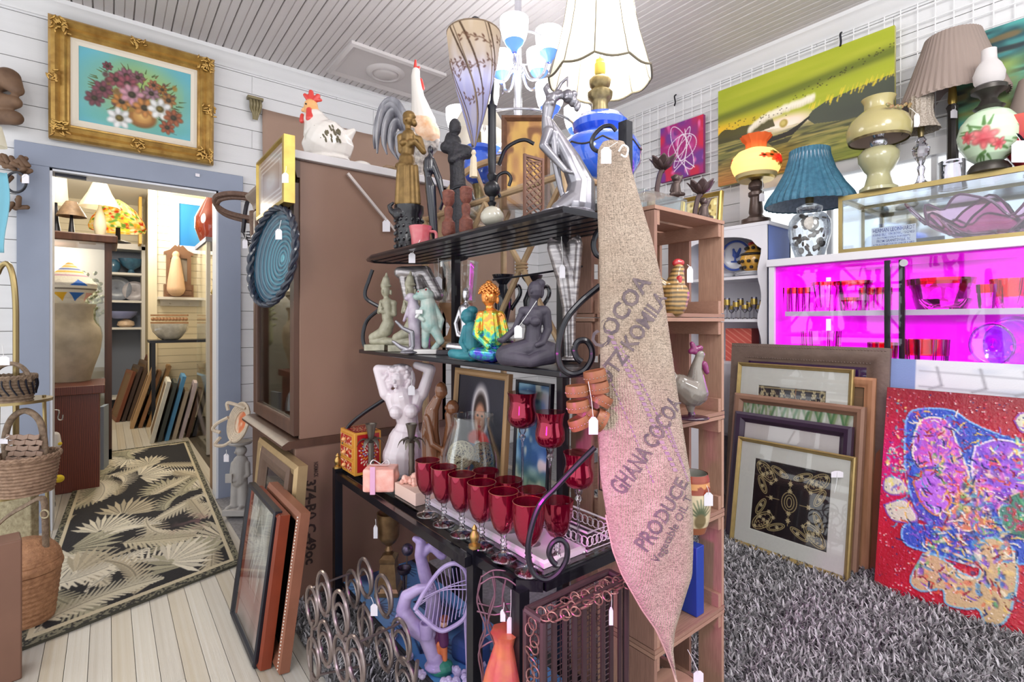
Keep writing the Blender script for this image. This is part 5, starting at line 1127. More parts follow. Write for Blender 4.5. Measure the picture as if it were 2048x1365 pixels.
for px_, yr, d_, lab in ((1045, 785, 1.56, 'tall stemmed ruby tulip candle glass, tallest at the back'), (1100, 824, 1.45, 'stemmed ruby tulip candle glass in the middle, before the rack post'), (1157, 905, 1.33, 'stemmed ruby tulip candle glass nearest the sack')):
    c0 = at(px_, HY, d_); t = T('tulip_glass', lab, 'candle glass', (*c0[:2], ZB), 'ruby tulip glasses on clear stems'); k = d_/FP; zr = EYE+(HY-yr)*k; hb = zr-ZB
    turn('bowl', px_, d_, [(yr, 31), (yr+12, 27), (yr+25, 26), (yr+40, 30), (yr+55, 30), (yr+66, 24), (yr+72, 10), (yr+74, 1), (yr+70, 8), (yr+64, 22), (yr+54, 28), (yr+40, 28), (yr+25, 24.5), (yr+12, 25.5), (yr+1, 30)][::-1], redg, None, t)
    zb_ = zr-73*k; MB().lathe(c0[:2], [(.03, ZB), (.028, ZB+.003), (.008, ZB+.012), (.004, ZB+.03), (.0035, zb_-.06), (.004, zb_-.035), (.011, zb_-.026), (.006, zb_-.018), (.011, zb_-.009), (.012, zb_)], 16).build('stem', clearg, t)
# fish bowl vase with twig balls
t = T('fish_bowl_vase', 'round clear glass vase holding twig balls', 'vase', (*at(945, HY, 1.72)[:2], ZB))
turn('glass', 945, 1.72, [(995, 30), (992, 40), (970, 58), (940, 63), (905, 60), (870, 50), (845, 43), (832, 42), (830, 44), (830, 42.5), (845, 41), (905, 58), (940, 61), (970, 56), (990, 36), (991, 1)], clear, ZB, t)
for px_, yc_, w, col, lab in ((924, 962, -14, (206, 190, 160), 'pale twig ball lying in the left of the glass vase'), (965, 960, 16, (150, 130, 104), 'brown twig ball lying in the right of the glass vase'), (923, 908, -6, (216, 202, 174), 'upper pale twig ball in the glass vase'), (966, 914, 8, (150, 130, 104), 'upper brown twig ball in the glass vase')):
    mb = MB(); fr = PX(945, 995, 1.72, ZB); c0 = fr.p(px_, yc_, w); r0 = 27*fr.k; g = np.random.default_rng(px_)
    for j in range(40):
        n_ = nrm(g.normal(size=3)); u_ = nrm(np.cross(n_, g.normal(size=3))); v_ = np.cross(n_, u_); o_ = (g.random()-.5)*.9; mb.tube(arc(c0+n_*r0*o_, u_, v_, r0*math.sqrt(1-o_*o_), 0, 2*pi, 15)[:-1], .0011, 4, closed=True)
    mb.build('twig_ball', M('twig%d' % (col[0]), col, .7), label=lab, cat='twig ball', smooth=180)
# glossy white torso
pearl = M('pearl_glaze', (226, 214, 222), .2, coat=.7, sub=.1); f = PX(808, 946, 1.99, ZB); t = T('torso_statue', 'glossy white torso of a woman with raised arms', 'statue', f.p(808, 946))
fig('body', pearl, f, [(775, 790, 12, 842, 790, 12), (772, 786, 13, 755, 738, 10, 0, 4), (755, 738, 10, 786, 738, 8, 4, 6), (845, 786, 12, 860, 738, 11, 0, 4), (860, 738, 11, 832, 730, 8, 4, 8), (799, 772, 9, 803, 785, 11), (806, 796, 26, 816, 846, 21), (816, 846, 21, 810, 880, 32), (810, 880, 34, 806, 908, 40), (806, 908, 40, 806, 928, 38), (836, 790, 14, 828, 812, 16), (780, 790, 13, 792, 815, 16)],
    [(796, 756, -2, 16, 19, 17), (800, 740, 4, 26, 14, 18), (782, 756, 6, 10, 20, 12), (818, 760, 6, 12, 26, 12), (793, 760, -18, 3, 5, 4), (795, 770, -16, 5, 2, 3), (797, 820, -20, 14, 14, 13), (827, 818, -20, 14, 14, 13), (806, 938, 0, 38, 8, 28), (790, 738, -8, 10, 7, 9), (808, 735, -8, 10, 7, 9), (795, 771, -17, 4.5, 1.6, 2.5), (788, 753, -15, 3.2, 2, 2.4), (801, 752, -15, 3.2, 2, 2.4), (795, 777, -13, 5, 3.5, 4)]+[(782+6*(i % 7)+R.normal(), 733+6*(i//7)+R.normal(), -10+R.normal()*3, 4.2, 4.2, 4) for i in range(14)]+[(778+R.normal()*3, 748+6*i, -4, 4.5, 5, 5) for i in range(5)]+[(816+R.normal()*3, 746+7*i, -6, 5, 5.5, 5) for i in range(6)], t, vox=.95, sm=3)
price_tag(t, f, 828, 776, 13, 19, (829, 738), -26)
brw = M('polished_brown', (136, 88, 60), .22, n=(9, .3), coat=.7); f = PX(882, 965, 1.86, ZB)
fig('embracing_couple', brw, f, [(874, 796, 10, 864, 818, 13), (864, 818, 14, 860, 860, 18), (860, 860, 18, 866, 940, 22), (898, 826, 9, 904, 850, 13), (904, 850, 14, 900, 900, 18), (900, 900, 18, 888, 944, 22), (856, 830, 8, 868, 880, 6, -10, -20), (868, 880, 6, 900, 900, 5, -20, -18), (912, 850, 7, 890, 900, 6, -14, -22), (876, 905, 14, 880, 950, 26)], [(882, 778, 0, 13, 18, 14), (892, 782, -4, 4, 5, 4), (905, 812, 0, 14, 16, 14), (893, 812, -3, 4, 5, 4), (880, 955, 0, 34, 9, 26)], label='polished brown carving of an embracing couple', cat='carving', vox=1.0)
# painted drawer box
bx = T('drawer_box', 'small red floral painted box with three drawers', 'drawer box', (.79, 1.97, ZB)); yel = M('box_yellow', (214, 150, 60), .45, n=(20, .2))
MB().box((.742, 1.90, ZB), (.85, 2.05, ZB+.165)).build('case', yel, bx, bevel=.002)
c = Cv(90, 120, (168, 24, 32))
for j in range(60):
    a_, r_ = j*2.4, 5*math.sqrt(j); x, y = 45+r_*cos(a_)*.95, 60+r_*sin(a_)*1.2; col = [(240, 226, 196), (150, 170, 206), (220, 150, 60), (236, 190, 190)][j % 4]; c.ell(x, y, 4.5, 2.6, a_, col, 1, .25)
c.mesh('floral_side', gloss_p, (.752, 1.8985, ZB+.157), (.09, 0, 0), (0, 0, -.145), bx)
c2 = Cv(90, 90, (150, 30, 30))
for j in range(36): a_, r_ = j*2.4, 6*math.sqrt(j); c2.ell(45+r_*cos(a_), 45+r_*sin(a_), 5, 2.6, a_, [(226, 200, 150), (210, 110, 70)][j % 2], 1, .3)
c2.mesh('floral_top', gloss_p, (.75, 2.04, ZB+.1655), (.092, 0, 0), (0, -.13, 0), bx)
for j in range(3):
    z = ZB+.012+j*.05; c3 = Cv(50, 24, (176, 44, 36))
    for q in range(22): c3.ell(R.random()*50, R.random()*24, 3, 1.8, R.random()*3, (240, 214, 170), .9, .3)
    dr_ = MB().box((.737, 1.912, z), (.743, 2.038, z+.042)).build('drawer', yel, bx, bevel=.001); c3.mesh('drawer_print', gloss_p, (.7365, 2.032, z+.038), (0, -.114, 0), (0, 0, -.034), dr_)
    MB().ell((.728, 1.975, z+.021), (.009, .008, .008)).build('knob', M('knob', (226, 170, 110), .4), dr_)
# pewter palm candlesticks
pew = M('pewter', (120, 112, 104), .4, .7, n=(30, .3))
for px_, d_, lab in ((742, 1.97, 'left pewter palm tree candlestick, in front of the painted box'), (823, 1.80, 'right pewter palm tree candlestick, in front of the white torso')):
    t = T('palm_candlestick', lab, 'candlestick', (*at(px_, HY, d_)[:2], ZB), 'pewter palm candlesticks'); f = PX(px_, 645+.594*FP/d_, d_, ZB); yb = f.py
    turn('trunk', px_, d_, [(yb, 14), (yb-4, 12), (yb-8, 6)]+[(yb-8-(yb-890)*i/10, 5.5+.8*(i % 2)) for i in range(1, 11)]+[(884, 5)], pew, ZB, t)
    turn('cup', px_, d_, [(884, 4), (870, 7), (858, 9), (848, 12), (848, 9), (866, 4)], pew, ZB+(yb-884)*f.k, t)
    for j in range(6):
        a_ = j*pi/3+.3; ux, uy = cos(a_), sin(a_)
        pts = [f.p(px_+r_*ux, 884-h_, r_*uy) for r_, h_ in ((3, -4), (12, 6), (22, 2), (28, -10))]
        MB().tube(smoothline(pts, 4), [x_*f.k for x_ in (2, 3, 4, 5, 5.5, 5.5, 5, 4.5, 4, 3.5, 2.5, 1.5, .8)], 6, flat=.3).build('frond', pew, t)
# salt block, cream box and crystals
f = PX(762, 980, 1.79, ZB); t = T('salt_block', 'pink salt block tied with a ribbon', 'salt block', f.p(762, 980)); salt = M('pink_salt', (236, 150, 136), .45, n=(30, 1), alt=(250, 206, 196), bump=(60, .5), sub=.2)
mb = MB().obox(f.p(762, 955), (62*f.k, 46*f.k, 46*f.k), (RV, FV, UP)); mb.ell(f.p(745, 945), 16*f.k).ell(f.p(782, 950), 18*f.k); q = mb.build('block', salt, t, remesh=1.6*f.k, sm=40)
MB().bar(f.p(752, 926, -25), f.p(752, 980, -25), 10*f.k, 2*f.k, up=FV).build('ribbon', M('ribbon_pink', (226, 170, 206), .5), t)
mb = MB()
for sx in (-1, 1): mb.tube(smoothline([f.p(762, 928), f.p(762+sx*14, 918, -4), f.p(762+sx*18, 926, -8), f.p(762, 929, -2)], 5), 2.2*f.k, 6, flat=.4)
mb.build('bow', M('bow_white', (240, 230, 236), .6), t)
cbx = MB().box((.775, 1.47, ZB), (.885, 1.62, ZB+.042)).build('cream_box', M('cream_card', (232, 200, 186), .6), label='flat cream box under the pink crystals', cat='box', bevel=.001)
for j, (x, y, s_) in enumerate(((.80, 1.585, .02), (.825, 1.57, .024), (.85, 1.55, .02), (.81, 1.545, .016), (.84, 1.59, .018))):
    mb = MB(); g = np.random.default_rng(j); 
    for q in range(7): v_ = g.normal(size=3)*s_*.35; mb.ell((x+v_[0], y+v_[1], ZB+.042+s_*.62+v_[2]*.5), s_*(.4+.3*g.random()), n=6)
    mb.build('crystal', M('rose_crystal', (226, 150, 130), .3, n=(30, 1), alt=(246, 214, 204)), label='rough rose crystal on the flat cream box, %s' % ['far left one', 'largest middle one', 'nearest the goblets', 'smallest in front', 'rear right one'][j], cat='crystal', group='rose crystals on the cream box', smooth=0)
# white tray and filigree basket under the goblets
wt = M('white_lacquer', (240, 226, 236), .4)
MB().ring((.82, .905, ZB), (1, 0, 0), (0, 1, 0), UP, .145, .56, [(0, 0), (0, .012), (.008, .016), (.02, .007), (.0724, .006)]).build('white_tray', wt, label='long white tray under the second row of goblets', cat='tray')
fb = T('filigree_basket', 'white wire filigree basket at the corner of the glass shelf', 'basket', (.99, .975, ZB))
BX0, BX1, BY0, BY1 = .967, 1.075, .90, 1.10
for z in (ZB+.003, ZB+.05): MB().tube([(BX0, BY0, z), (BX1, BY0, z), (BX1, BY1, z), (BX0, BY1, z)], .003, 6, closed=True).build('rim', wt, fb)
for k_, (p, q_, n_) in enumerate((((BX0, BY0), (BX1, BY0), 6), ((BX0, BY0), (BX0, BY1), 10), ((BX1, BY0), (BX1, BY1), 10))):
    p, q_ = np.array(p), np.array(q_); 
    for j in range(n_):
        c0 = p+(q_-p)*(j+.5)/n_; MB().tube(arc((*c0, ZB+.0265), (*nrm(q_-p), 0), UP, .0125, 0, 2*pi, 16)[:-1], .0015, 5, closed=True).build('ring', wt, fb)
# pictures leaning at the back of the table
c = Cv(110, 130, (40, 38, 52)); c.mixm(np.clip((c.noise(40, 50, 3)-.4)*2, 0, 1), (54, 52, 70), .7)
c.ell(55, 44, 20, 34, 0, (214, 206, 210)); c.ell(55, 46, 15, 26, 0, (44, 28, 26)); c.ell(55, 52, 12, 19, 0, (196, 138, 112), 1, .2); c.ell(50, 48, 2.4, 1.5, 0, (30, 20, 20)); c.ell(60, 48, 2.4, 1.5, 0, (30, 20, 20)); c.ell(55, 61, 4, 1.6, 0, (190, 80, 80)); c.ell(55, 55, 1.5, 4, 0, (180, 120, 96), .7)
c.ell(55, 78, 26, 12, 0, (206, 70, 60)); c.ell(55, 86, 10, 8, 0, (236, 226, 220)); c.poly([(34, 84), (76, 84), (90, 130), (20, 130)], (90, 120, 156)); c.line([(55, 84), (50, 130)], 8, (214, 210, 206), .7); c.line([(40, 88), (34, 128)], 5, (196, 60, 60), .8)
V, N = lean(1.03, 4)
pframe('portrait_picture', 'wood framed portrait of a girl in a headscarf behind the glassware', (1.025, 1.66, ZB+.001), (0, -1, 0), V, N, .335, .42, [(0, -.008), (0, .01), (.008, .014), (.018, .012), (.024, .004)], M('frame_beech', (190, 150, 106), .5, n=(12, .2)), c, canvas_p)
c = Cv(60, 100, (36, 84, 130)); c.mixm(np.clip((c.noise(16, 10, 5)-.4)*3, 0, 1), (150, 190, 210), .8); c.mixm(np.clip((c.Y-60)/30, 0, 1), (130, 140, 60), .7); c.mixm(np.clip((c.noise(9, 9, 6)-.6)*4, 0, 1), (226, 220, 190), .7)
V, N = lean(1.04, 3)
pframe('seascape_picture', 'narrow blue seascape picture beside the portrait', (1.04, 1.30, ZB+.001), (0, -1, 0), V, N, .17, .405, [(0, -.008), (0, .008), (.006, .01), (.01, .004)], blkf, c, canvas_p)
# leather cuffs tied to the rack
lea = M('leather', (156, 96, 64), .4, n=(30, .3)); studs = M('stud', (150, 130, 110), .3, .8)
cuffs = ['topmost', 'second from the top of', 'upper left', 'middle left', 'rightmost', 'lower left', 'lower right', 'tagged middle']
for j, (x, y, an, w) in enumerate(((1190, 752, 12, 0), (1196, 776, 8, 6), (1154, 782, 6, 2), (1156, 812, 10, 0), (1204, 800, -30, 10), (1160, 846, 24, 4), (1200, 842, 60, 8), (1178, 828, -20, 16))):
    f = PX(1180, 800, 1.085); t_ = math.radians(an); A_ = UP*cos(t_)+RV*sin(t_)*-1; u_ = nrm(np.cross(A_, FV)); v_ = np.cross(A_, u_); c0 = f.p(x, y, w); r0, h0 = 22*f.k, 22*f.k
    t = T('leather_cuff', '%s studded tan leather cuff in the bunch beside the sack' % cuffs[j], 'cuff', c0-A_*h0/2, 'leather cuffs tied to the rack')
    ring = [(r0, -.5), (r0*1.05, -.2), (r0*1.05, .2), (r0, .5), (r0*.9, .5), (r0*.94, 0), (r0*.9, -.5)]
    P_ = np.array([[c0+A_*h0*q_+(cos(a_)*u_+sin(a_)*v_)*r_ for r_, q_ in ring+ring[:1]] for a_ in np.linspace(0, 2*pi, 25)[:-1]]); MB().grid(P_, True).build('band', lea, t, smooth=50)
    mb = MB()
    for a_ in np.linspace(0, 2*pi, 21)[:-1]: mb.ell(c0+(cos(a_)*u_+sin(a_)*v_)*r0*1.05-A_*h0*.1, 1.7*f.k, n=6)
    q_ = mb.build('studs', studs, t); q_['kind'] = 'stuff'
    if j == 7: price_tag(t, f, 1182, 846, 18, 34, (1172, 760), -30)
# ------------------------------------------------------------------ cocoa sack hanging from the rack
burlap = M('burlap', (216, 196, 178), .95, n=(16, 1), alt=(192, 168, 150), bump=(420, .7)); 
def weave(mt):
    nt = mt.node_tree; N_ = nt.nodes; L_ = nt.links; tc = N_.new('ShaderNodeTexCoord'); b0 = N_['Principled BSDF'].inputs['Normal'].links[0].from_node
    hs = []
    for dr_ in ('X', 'Z'):
        w_ = N_.new('ShaderNodeTexWave'); w_.bands_direction = dr_; w_.inputs['Scale'].default_value = 95; w_.inputs['Distortion'].default_value = 2; w_.inputs['Detail'].default_value = 1; L_.new(tc.outputs['Object'], w_.inputs[0]); hs.append(w_)
    ad = N_.new('ShaderNodeMath'); L_.new(hs[0].outputs['Fac'], ad.inputs[0]); L_.new(hs[1].outputs['Fac'], ad.inputs[1]); bp = N_.new('ShaderNodeBump'); bp.inputs['Strength'].default_value = .8; bp.inputs['Distance'].default_value = .003
    L_.new(ad.outputs[0], bp.inputs['Height']); L_.new(b0.outputs[0], bp.inputs['Normal']); L_.new(bp.outputs[0], N_['Principled BSDF'].inputs['Normal'])
weave(burlap)
SY = [285, 300, 340, 400, 480, 560, 650, 780, 860, 950, 1040, 1100, 1150, 1220, 1260, 1300, 1340, 1366, 1385]
SL = [1205, 1196, 1194, 1194, 1197, 1199, 1200, 1200, 1197, 1200, 1214, 1226, 1245, 1285, 1313, 1331, 1346, 1352, 1356]
SR = [1248, 1256, 1263, 1280, 1304, 1323, 1336, 1354, 1366, 1380, 1386, 1386, 1384, 1362, 1350, 1346, 1350, 1354, 1358]
sf = PX(1290, 800, 1.13)
def sack(px_, py_, off=0, side=-1):
    l, r = np.interp(py_, SY, SL), np.interp(py_, SY, SR); m_, h_ = (l+r)/2, max(2, (r-l)/2); q_ = np.clip((px_-m_)/h_, -1, 1)
    D = 6+26*min(1, h_/90); w = side*D*math.sqrt(max(0, 1-q_*q_))+3*sin(py_*.021+px_*.03)*(1-q_*q_)+2*sin(px_*.09+py_*.012)*(1-q_*q_)
    return sf.p(px_, py_, w-off)
t = T('cocoa_sack', 'burlap cocoa sack hanging down in front of the crate tower', 'sack', sf.p(1345, 1385))
nu, nv = 56, 130; P_ = np.zeros((nu, nv, 3))
for j, y in enumerate(np.linspace(285, 1385, nv)):
    l, r = np.interp(y, SY, SL), np.interp(y, SY, SR)
    for i in range(nu):
        a_ = 2*pi*i/nu; P_[i, j] = sack((l+r)/2+(r-l)/2*cos(a_), y, 0, -1 if sin(a_) >= 0 else .45)
mb = MB().grid(P_, True); mb.add([P_[i, 0] for i in range(nu)], [tuple(range(nu))]); mb.build('cloth', burlap, t, smooth=180)
mb = MB(); pts = [sack(np.interp(y, SY, SL), y, .5) for y in np.linspace(1030, 1385, 40)]; mb.tube(pts, .0028, 6).build('selvedge', M('selvedge', (206, 182, 164), .9, bump=(200, .6)), t)
sink = M('sack_ink', (84, 74, 84), .95, n=(60, 1), alt=(128, 112, 112)); pink_ = M('sack_purple', (132, 92, 136), .95, n=(50, 1), alt=(176, 150, 156))
def sack_text(s, p0, p1, hgt, bold=.02, slant=0):
    v, fc = text_verts(s, 1, bold); L_ = v[:, 0].max(); d_ = np.array(p1)-np.array(p0); ln = np.linalg.norm(d_); e1 = d_/ln; e2 = np.array([e1[1], -e1[0]]); mb = MB(); cap = .7
    if e2[1] > 0: e2 = -e2
    out = []
    for q_ in v: a_ = np.array(p0)+e1*ln*q_[0]/L_+(e2)*hgt*q_[1]/cap; out.append(sack(a_[0], a_[1], 1.2))
    mb.add(out, fc); mb.build('lettering', sink, t, smooth=0)
sack_text('COCOA', (1203, 702), (1297, 566), 34); sack_text('OTZ KOMILA', (1211, 772), (1334, 596), 30)
sack_text('GHANA COCOA', (1240, 985), (1362, 805), 34); sack_text('PRODUCE', (1284, 1092), (1370, 962), 30); sack_text('Vegetable OIL T', (1308, 1114), (1380, 992), 19, .005)
for x0, x1, w_, y0, y1 in ((1212, 1345, 9, 660, 940), (1236, 1362, 4, 690, 930), (1206, 1300, 3, 730, 960), (1330, 1372, 5, 850, 960)):
    for j in range(26):
        a_, b_ = j/26, (j+.62)/26; q_ = []
        for s_, o_ in ((a_, -w_/2), (b_, -w_/2), (b_, w_/2), (a_, w_/2)): q_.append(sack(x0+(x1-x0)*s_+o_, y0+(y1-y0)*s_, 1.0))
        if j == 0: mb = MB()
        mb.add(q_, [(0, 1, 2, 3)])
    o_ = mb.build('stripe', pink_, t, smooth=0); o_['kind'] = 'stuff'
price_tag(t, sf, 1206, 322, 20, 32, (1228, 296), -34)
MB().tube(smoothline([sf.p(x, y, -26) for x, y in ((1232, 312), (1240, 300), (1250, 306), (1246, 322), (1236, 318))], 5), .0022, 6).build('tie', M('string', (235, 235, 235), .8), t)

# ------------------------------------------------------------------ bottom shelf of the rack and floor in front
BS = BZ+.001
c = Cv(90, 300, (84, 140, 200)); c.mixm(np.clip((c.noise(20, 60, 7)-.4)*2, 0, 1), (140, 176, 216), .6); c.mixm(np.clip((c.noise(30, 50, 8)-.55)*4, 0, 1), (30, 50, 92), .9)
for j in range(26):
    x, y = R.random()*90, R.random()*300; a_ = R.random()*6.3
    for q in range(5): b_ = a_+(q-2)*.35; c.line([(x, y), (x+14*cos(b_), y+34*sin(b_))], [2.2, .8], (28, 40, 70), .9)
bt = T('leaf_tray', 'blue leaf patterned tray on the bottom shelf', 'tray', (.87, 1.5, BS)); c.mesh('leaf_print', gloss_p, (.735, 2.0, BS+.012), (.3, 0, 0), (0, -.98, 0), bt)
MB().box((.733, 1.015, BS), (1.037, 2.003, BS+.0112)).build('tray_base', blkf, bt, bevel=.002)
TZ = BS+.013
lav = M('driftwood_lavender', (186, 170, 206), .4, n=(18, 1), alt=(140, 120, 170), bump=(40, .5), coat=.3); f = PX(850, 1340, 1.5, TZ)
t = T('driftwood_holder', 'lavender driftwood candle holder curling over the blue tray', 'candle holder', f.p(850, 1330))
fig('wood', lav, f, [(870, 1320, 13, 852, 1266, 16), (852, 1266, 16, 822, 1245, 17), (822, 1245, 17, 806, 1215, 14), (806, 1215, 14, 812, 1188, 12), (812, 1188, 12, 836, 1174, 10), (836, 1174, 10, 860, 1170, 8), (870, 1310, 14, 880, 1335, 14), (852, 1270, 14, 800, 1230, 10)], [(852, 1262, 0, 22, 14, 16), (872, 1326, 0, 24, 10, 22)], t, vox=1.4)
for x, y in ((853, 1228),): turn('cup', x, 1.48, [(y+18, 10), (y+16, 13), (y-12, 14), (y-12, 11), (y-4, 10), (y-4, 1)], lav, TZ+.115, t)
f = PX(850, 1180, 1.62); f2 = PX(850, 1293, 1.62, TZ)
t = T('driftwood_branch', 'upright lavender driftwood branch with a small cup behind the curl', 'candle holder', f2.p(850, 1240))
fig('wood', lav, f2, [(866, 1200, 14, 850, 1150, 13), (850, 1150, 13, 840, 1110, 11), (840, 1110, 11, 842, 1084, 10), (842, 1084, 9, 830, 1078, 6), (845, 1110, 8, 862, 1092, 8), (862, 1092, 8, 880, 1110, 8), (866, 1200, 15, 870, 1282, 17)], [(870, 1288, 0, 28, 8, 22), (884, 1112, 0, 10, 8, 8)], t, vox=1.4)
# harp shaped wire basket
f = PX(890, 1385, 1.42, TZ); t = T('harp_basket', 'lavender harp shaped wire basket on the tray', 'basket', f.p(890, 1385))
o1 = [(830, 1220), (852, 1180), (880, 1142), (905, 1128), (925, 1135), (936, 1160), (938, 1200), (930, 1235), (905, 1255), (880, 1262), (850, 1240), (832, 1222)]
MB().tube(smoothline([f.p(*q) for q in o1], 5), 4.5*f.k, 8).build('frame', lav, t)
for j in range(11):
    a_ = j/10; x = 850+a_*78; MB().tube(smoothline([f.p(x, np.interp(x, [830, 880, 925], [1215, 1142, 1135])), f.p(x+4, 1195, 14), f.p(x-2, np.interp(x, [840, 880, 935], [1238, 1262, 1225]))], 4), 1.1*f.k, 5).build('wire', lav, t)
for j in range(3): MB().tube(smoothline([f.p(834+6*j, 1215-9*j), f.p(880+8*j, 1190-5*j, 14), f.p(936, 1180-10*j)], 4), 1.3*f.k, 5).build('wire', lav, t)
MB().tube([f.p(931, 1236), f.p(938, 1384)], 4*f.k, 8).build('foot', lav, t)
# brass urn with square foot
antb = M('antique_brass', (150, 120, 84), .4, .6, n=(25, 1), alt=(96, 70, 46)); px_, d_ = 778, 1.95; pb = at(px_, HY, d_)
t = T('brass_urn', 'antique brass urn on a tall square foot under the glass shelf', 'urn', (*pb[:2], TZ)); k = d_/FP
MB().lathe(pb[:2], [(30*k*1.1, TZ), (30*k*1.1, TZ+8*k), (25*k*1.1, TZ+14*k), (20*k, TZ+60*k), (22*k, TZ+64*k), (22*k, TZ+70*k), (12*k, TZ+76*k)], 4, rot=pi/4-TH).build('foot', antb, t, smooth=20)
MB().lathe(pb[:2], [(6*k, TZ+76*k), (9*k, TZ+84*k), (5*k, TZ+92*k), (14*k, TZ+100*k), (20*k, TZ+110*k), (20*k, TZ+113*k), (22*k, TZ+140*k), (24*k, TZ+158*k), (22*k, TZ+158*k), (18*k, TZ+140*k)], 24).build('bowl', antb, t)
f = PX(px_, 1160, d_, TZ); price_tag(t, f, 758, 1030, 8, 26, (758, 1005), -26)
f = PX(815, 1242, 1.76, TZ); t = T('globe_finial', 'pewter openwork globe on a thin stick beside the brass urn', 'ornament', f.p(810, 1242))
mb = MB(); mb.ell(f.p(815, 1100), 12*f.k, n=16); mb.build('globe', M('pewter_open', (110, 100, 120), .35, .7, n=(120, 1), alt=(40, 36, 50)), t); MB().tube([f.p(814, 1112), f.p(810, 1242)], 1.6*f.k, 6).build('stick', pew, t)
turn('dark_bowl', 808, 1.70, [(1263, 12), (1258, 5), (1160, 2.5), (1152, 3), (1146, 12), (1138, 15), (1136, 15), (1136, 12.5), (1144, 9)], M('dark_metal', (60, 52, 62), .35, .7), TZ, None, 'little dark metal bowl on a foot beside the globe', 'bowl')
for j, (x, y, s_) in enumerate(((960, 1330, 13), (985, 1352, 15), (935, 1360, 12), (915, 1345, 11), (900, 1362, 14), (845, 1350, 10), (958, 1362, 14), (820, 1310, 9), (790, 1270, 9))):
    p_ = onz(x, y, TZ+.012); k_ = np.dot(p_, FV)/FP; g_ = np.random.default_rng(j); mb = MB()
    for q in range(8): v_ = g_.normal(size=3)*s_*k_*.4; mb.ell(p_+v_*[1, 1, .5], s_*k_*(.45+.3*g_.random()), n=7)
    mb.build('quartz_chunk', M('quartz_lilac', (206, 196, 222), .25, n=(40, 1), alt=(160, 140, 190), coat=.5), label='lilac quartz chunk on the blue tray, %s from the left' % ['seventh', 'ninth', 'sixth', 'fifth', 'fourth', 'third', 'eighth', 'second', 'first'][j], cat='quartz', group='quartz chunks on the tray', smooth=20)
p_ = onz(925, 1330, TZ); MB().obox(p_+np.array((.03, 0, .035)), (.07, .11, .07), (nrm((1, .3, 0)), nrm((-.3, 1, 0)), UP)).build('navy_pouch', M('pouch_navy', (50, 76, 140), .7, n=(12, .4)), label='navy blue cloth pouch behind the painted figurine', cat='pouch', bevel=.015)
# figurine with a hat
f = PX(885, 1345, 1.5, TZ); t = T('painted_figurine', 'small painted figurine on a green mound near the rack post', 'figurine', f.p(885, 1345))
for nm, col, caps, ells in (('mound', (50, 130, 110), [], [(882, 1335, 0, 26, 16, 20)]), ('trousers', (216, 120, 70), [(888, 1288, 7, 890, 1320, 5), (878, 1288, 6, 876, 1322, 5)], []), ('jacket', (92, 40, 84), [(886, 1262, 10, 888, 1286, 10), (876, 1258, 4, 872, 1286, 4)], []), ('head', (216, 170, 150), [], [(888, 1246, 0, 9, 9, 9)]), ('hat', (140, 76, 60), [], [(889, 1238, 0, 11, 6, 11)])):
    fig(nm, M('figurine_'+nm, col, .45, n=(30, .2)), f, caps, ells, t, vox=.9)
# wine rack of iron rings
wr_ = M('wine_iron', (156, 142, 138), .3, .75, n=(20, .4)); t = T('wine_rack', 'scrolled iron wine rack of rings standing on the carpet', 'wine rack', (.58, 1.45, .0))
for xp, lst in ((.5, ((625, 1214), (648, 1186), (682, 1228), (651, 1286), (628, 1318), (684, 1318), (712, 1322))), (.665, ((706, 1177), (731, 1155), (768, 1191), (731, 1251), (769, 1298), (803, 1282), (812, 1362)))):
    for (x, y) in lst:
        c0 = onx(x, y, xp); r_ = .062; MB().tube(arc(c0, (0, 1, 0), UP, r_, -.5*pi-.5, 1.5*pi-.8, 26, r_*.86), .0058, 8).build('ring', wr_, t)
        MB().tube(arc(c0+np.array((0, 0, -.02)), (0, 1, 0), UP, r_*.72, .3, pi*1.6, 18, r_*.6), .005, 6).build('inner_curl', wr_, t)
for a_, b_ in (((628, 1175, .5), (704, 1146, .665)), ((717, 1286, .5), (800, 1247, .665)), ((640, 1350, .5), (740, 1330, .665))): MB().tube([onx(*a_), onx(*b_)], .0035, 6).build('cross_rod', wr_, t)
for x in (.5, .665):
    for y in (1.25, 1.62): MB().tube([(x, y, .27), (x, y+.02, .15), (x, y, .0)], .006, 8).build('leg', wr_, t)
f = PX(748, 1222, 1.5); price_tag(t, f, 748, 1221, 14, 24, (742, 1195), 0)
# wire lantern with red silk
f = PX(1012, 1512, 1.212, TZ); t = T('wire_lantern', 'twisted wire lantern around a red and orange glass cone', 'lantern', (*f.p(1012, 1512)[:2], TZ)); wb = M('wire_brown', (130, 96, 110), .4, .6)
wcage = [[(962, 1160), (955, 1200), (972, 1250), (958, 1300), (966, 1364), (970, 1510)], [(985, 1150), (990, 1190), (976, 1240), (990, 1290), (985, 1364), (988, 1510)], [(1012, 1152), (1005, 1200), (1022, 1250), (1008, 1310), (1015, 1364), (1012, 1510)], [(1036, 1166), (1044, 1200), (1030, 1240), (1045, 1300), (1040, 1364), (1036, 1510)], [(1055, 1192), (1058, 1230), (1052, 1290), (1050, 1364), (1052, 1510)], [(962, 1160), (985, 1150), (1012, 1152), (1036, 1166), (1058, 1194)], [(955, 1215), (990, 1225), (1020, 1215), (1056, 1230)], [(960, 1290), (990, 1275), (1020, 1290), (1052, 1280)]]
for j, P in enumerate(wcage):
    for w in ((-14, 14) if j < 5 else (-14, 14)): MB().tube(smoothline([f.p(x, y, w+4*sin(i*2+j)) for i, (x, y) in enumerate(P)], 4), 1.7*f.k, 6).build('wire', wb, t)
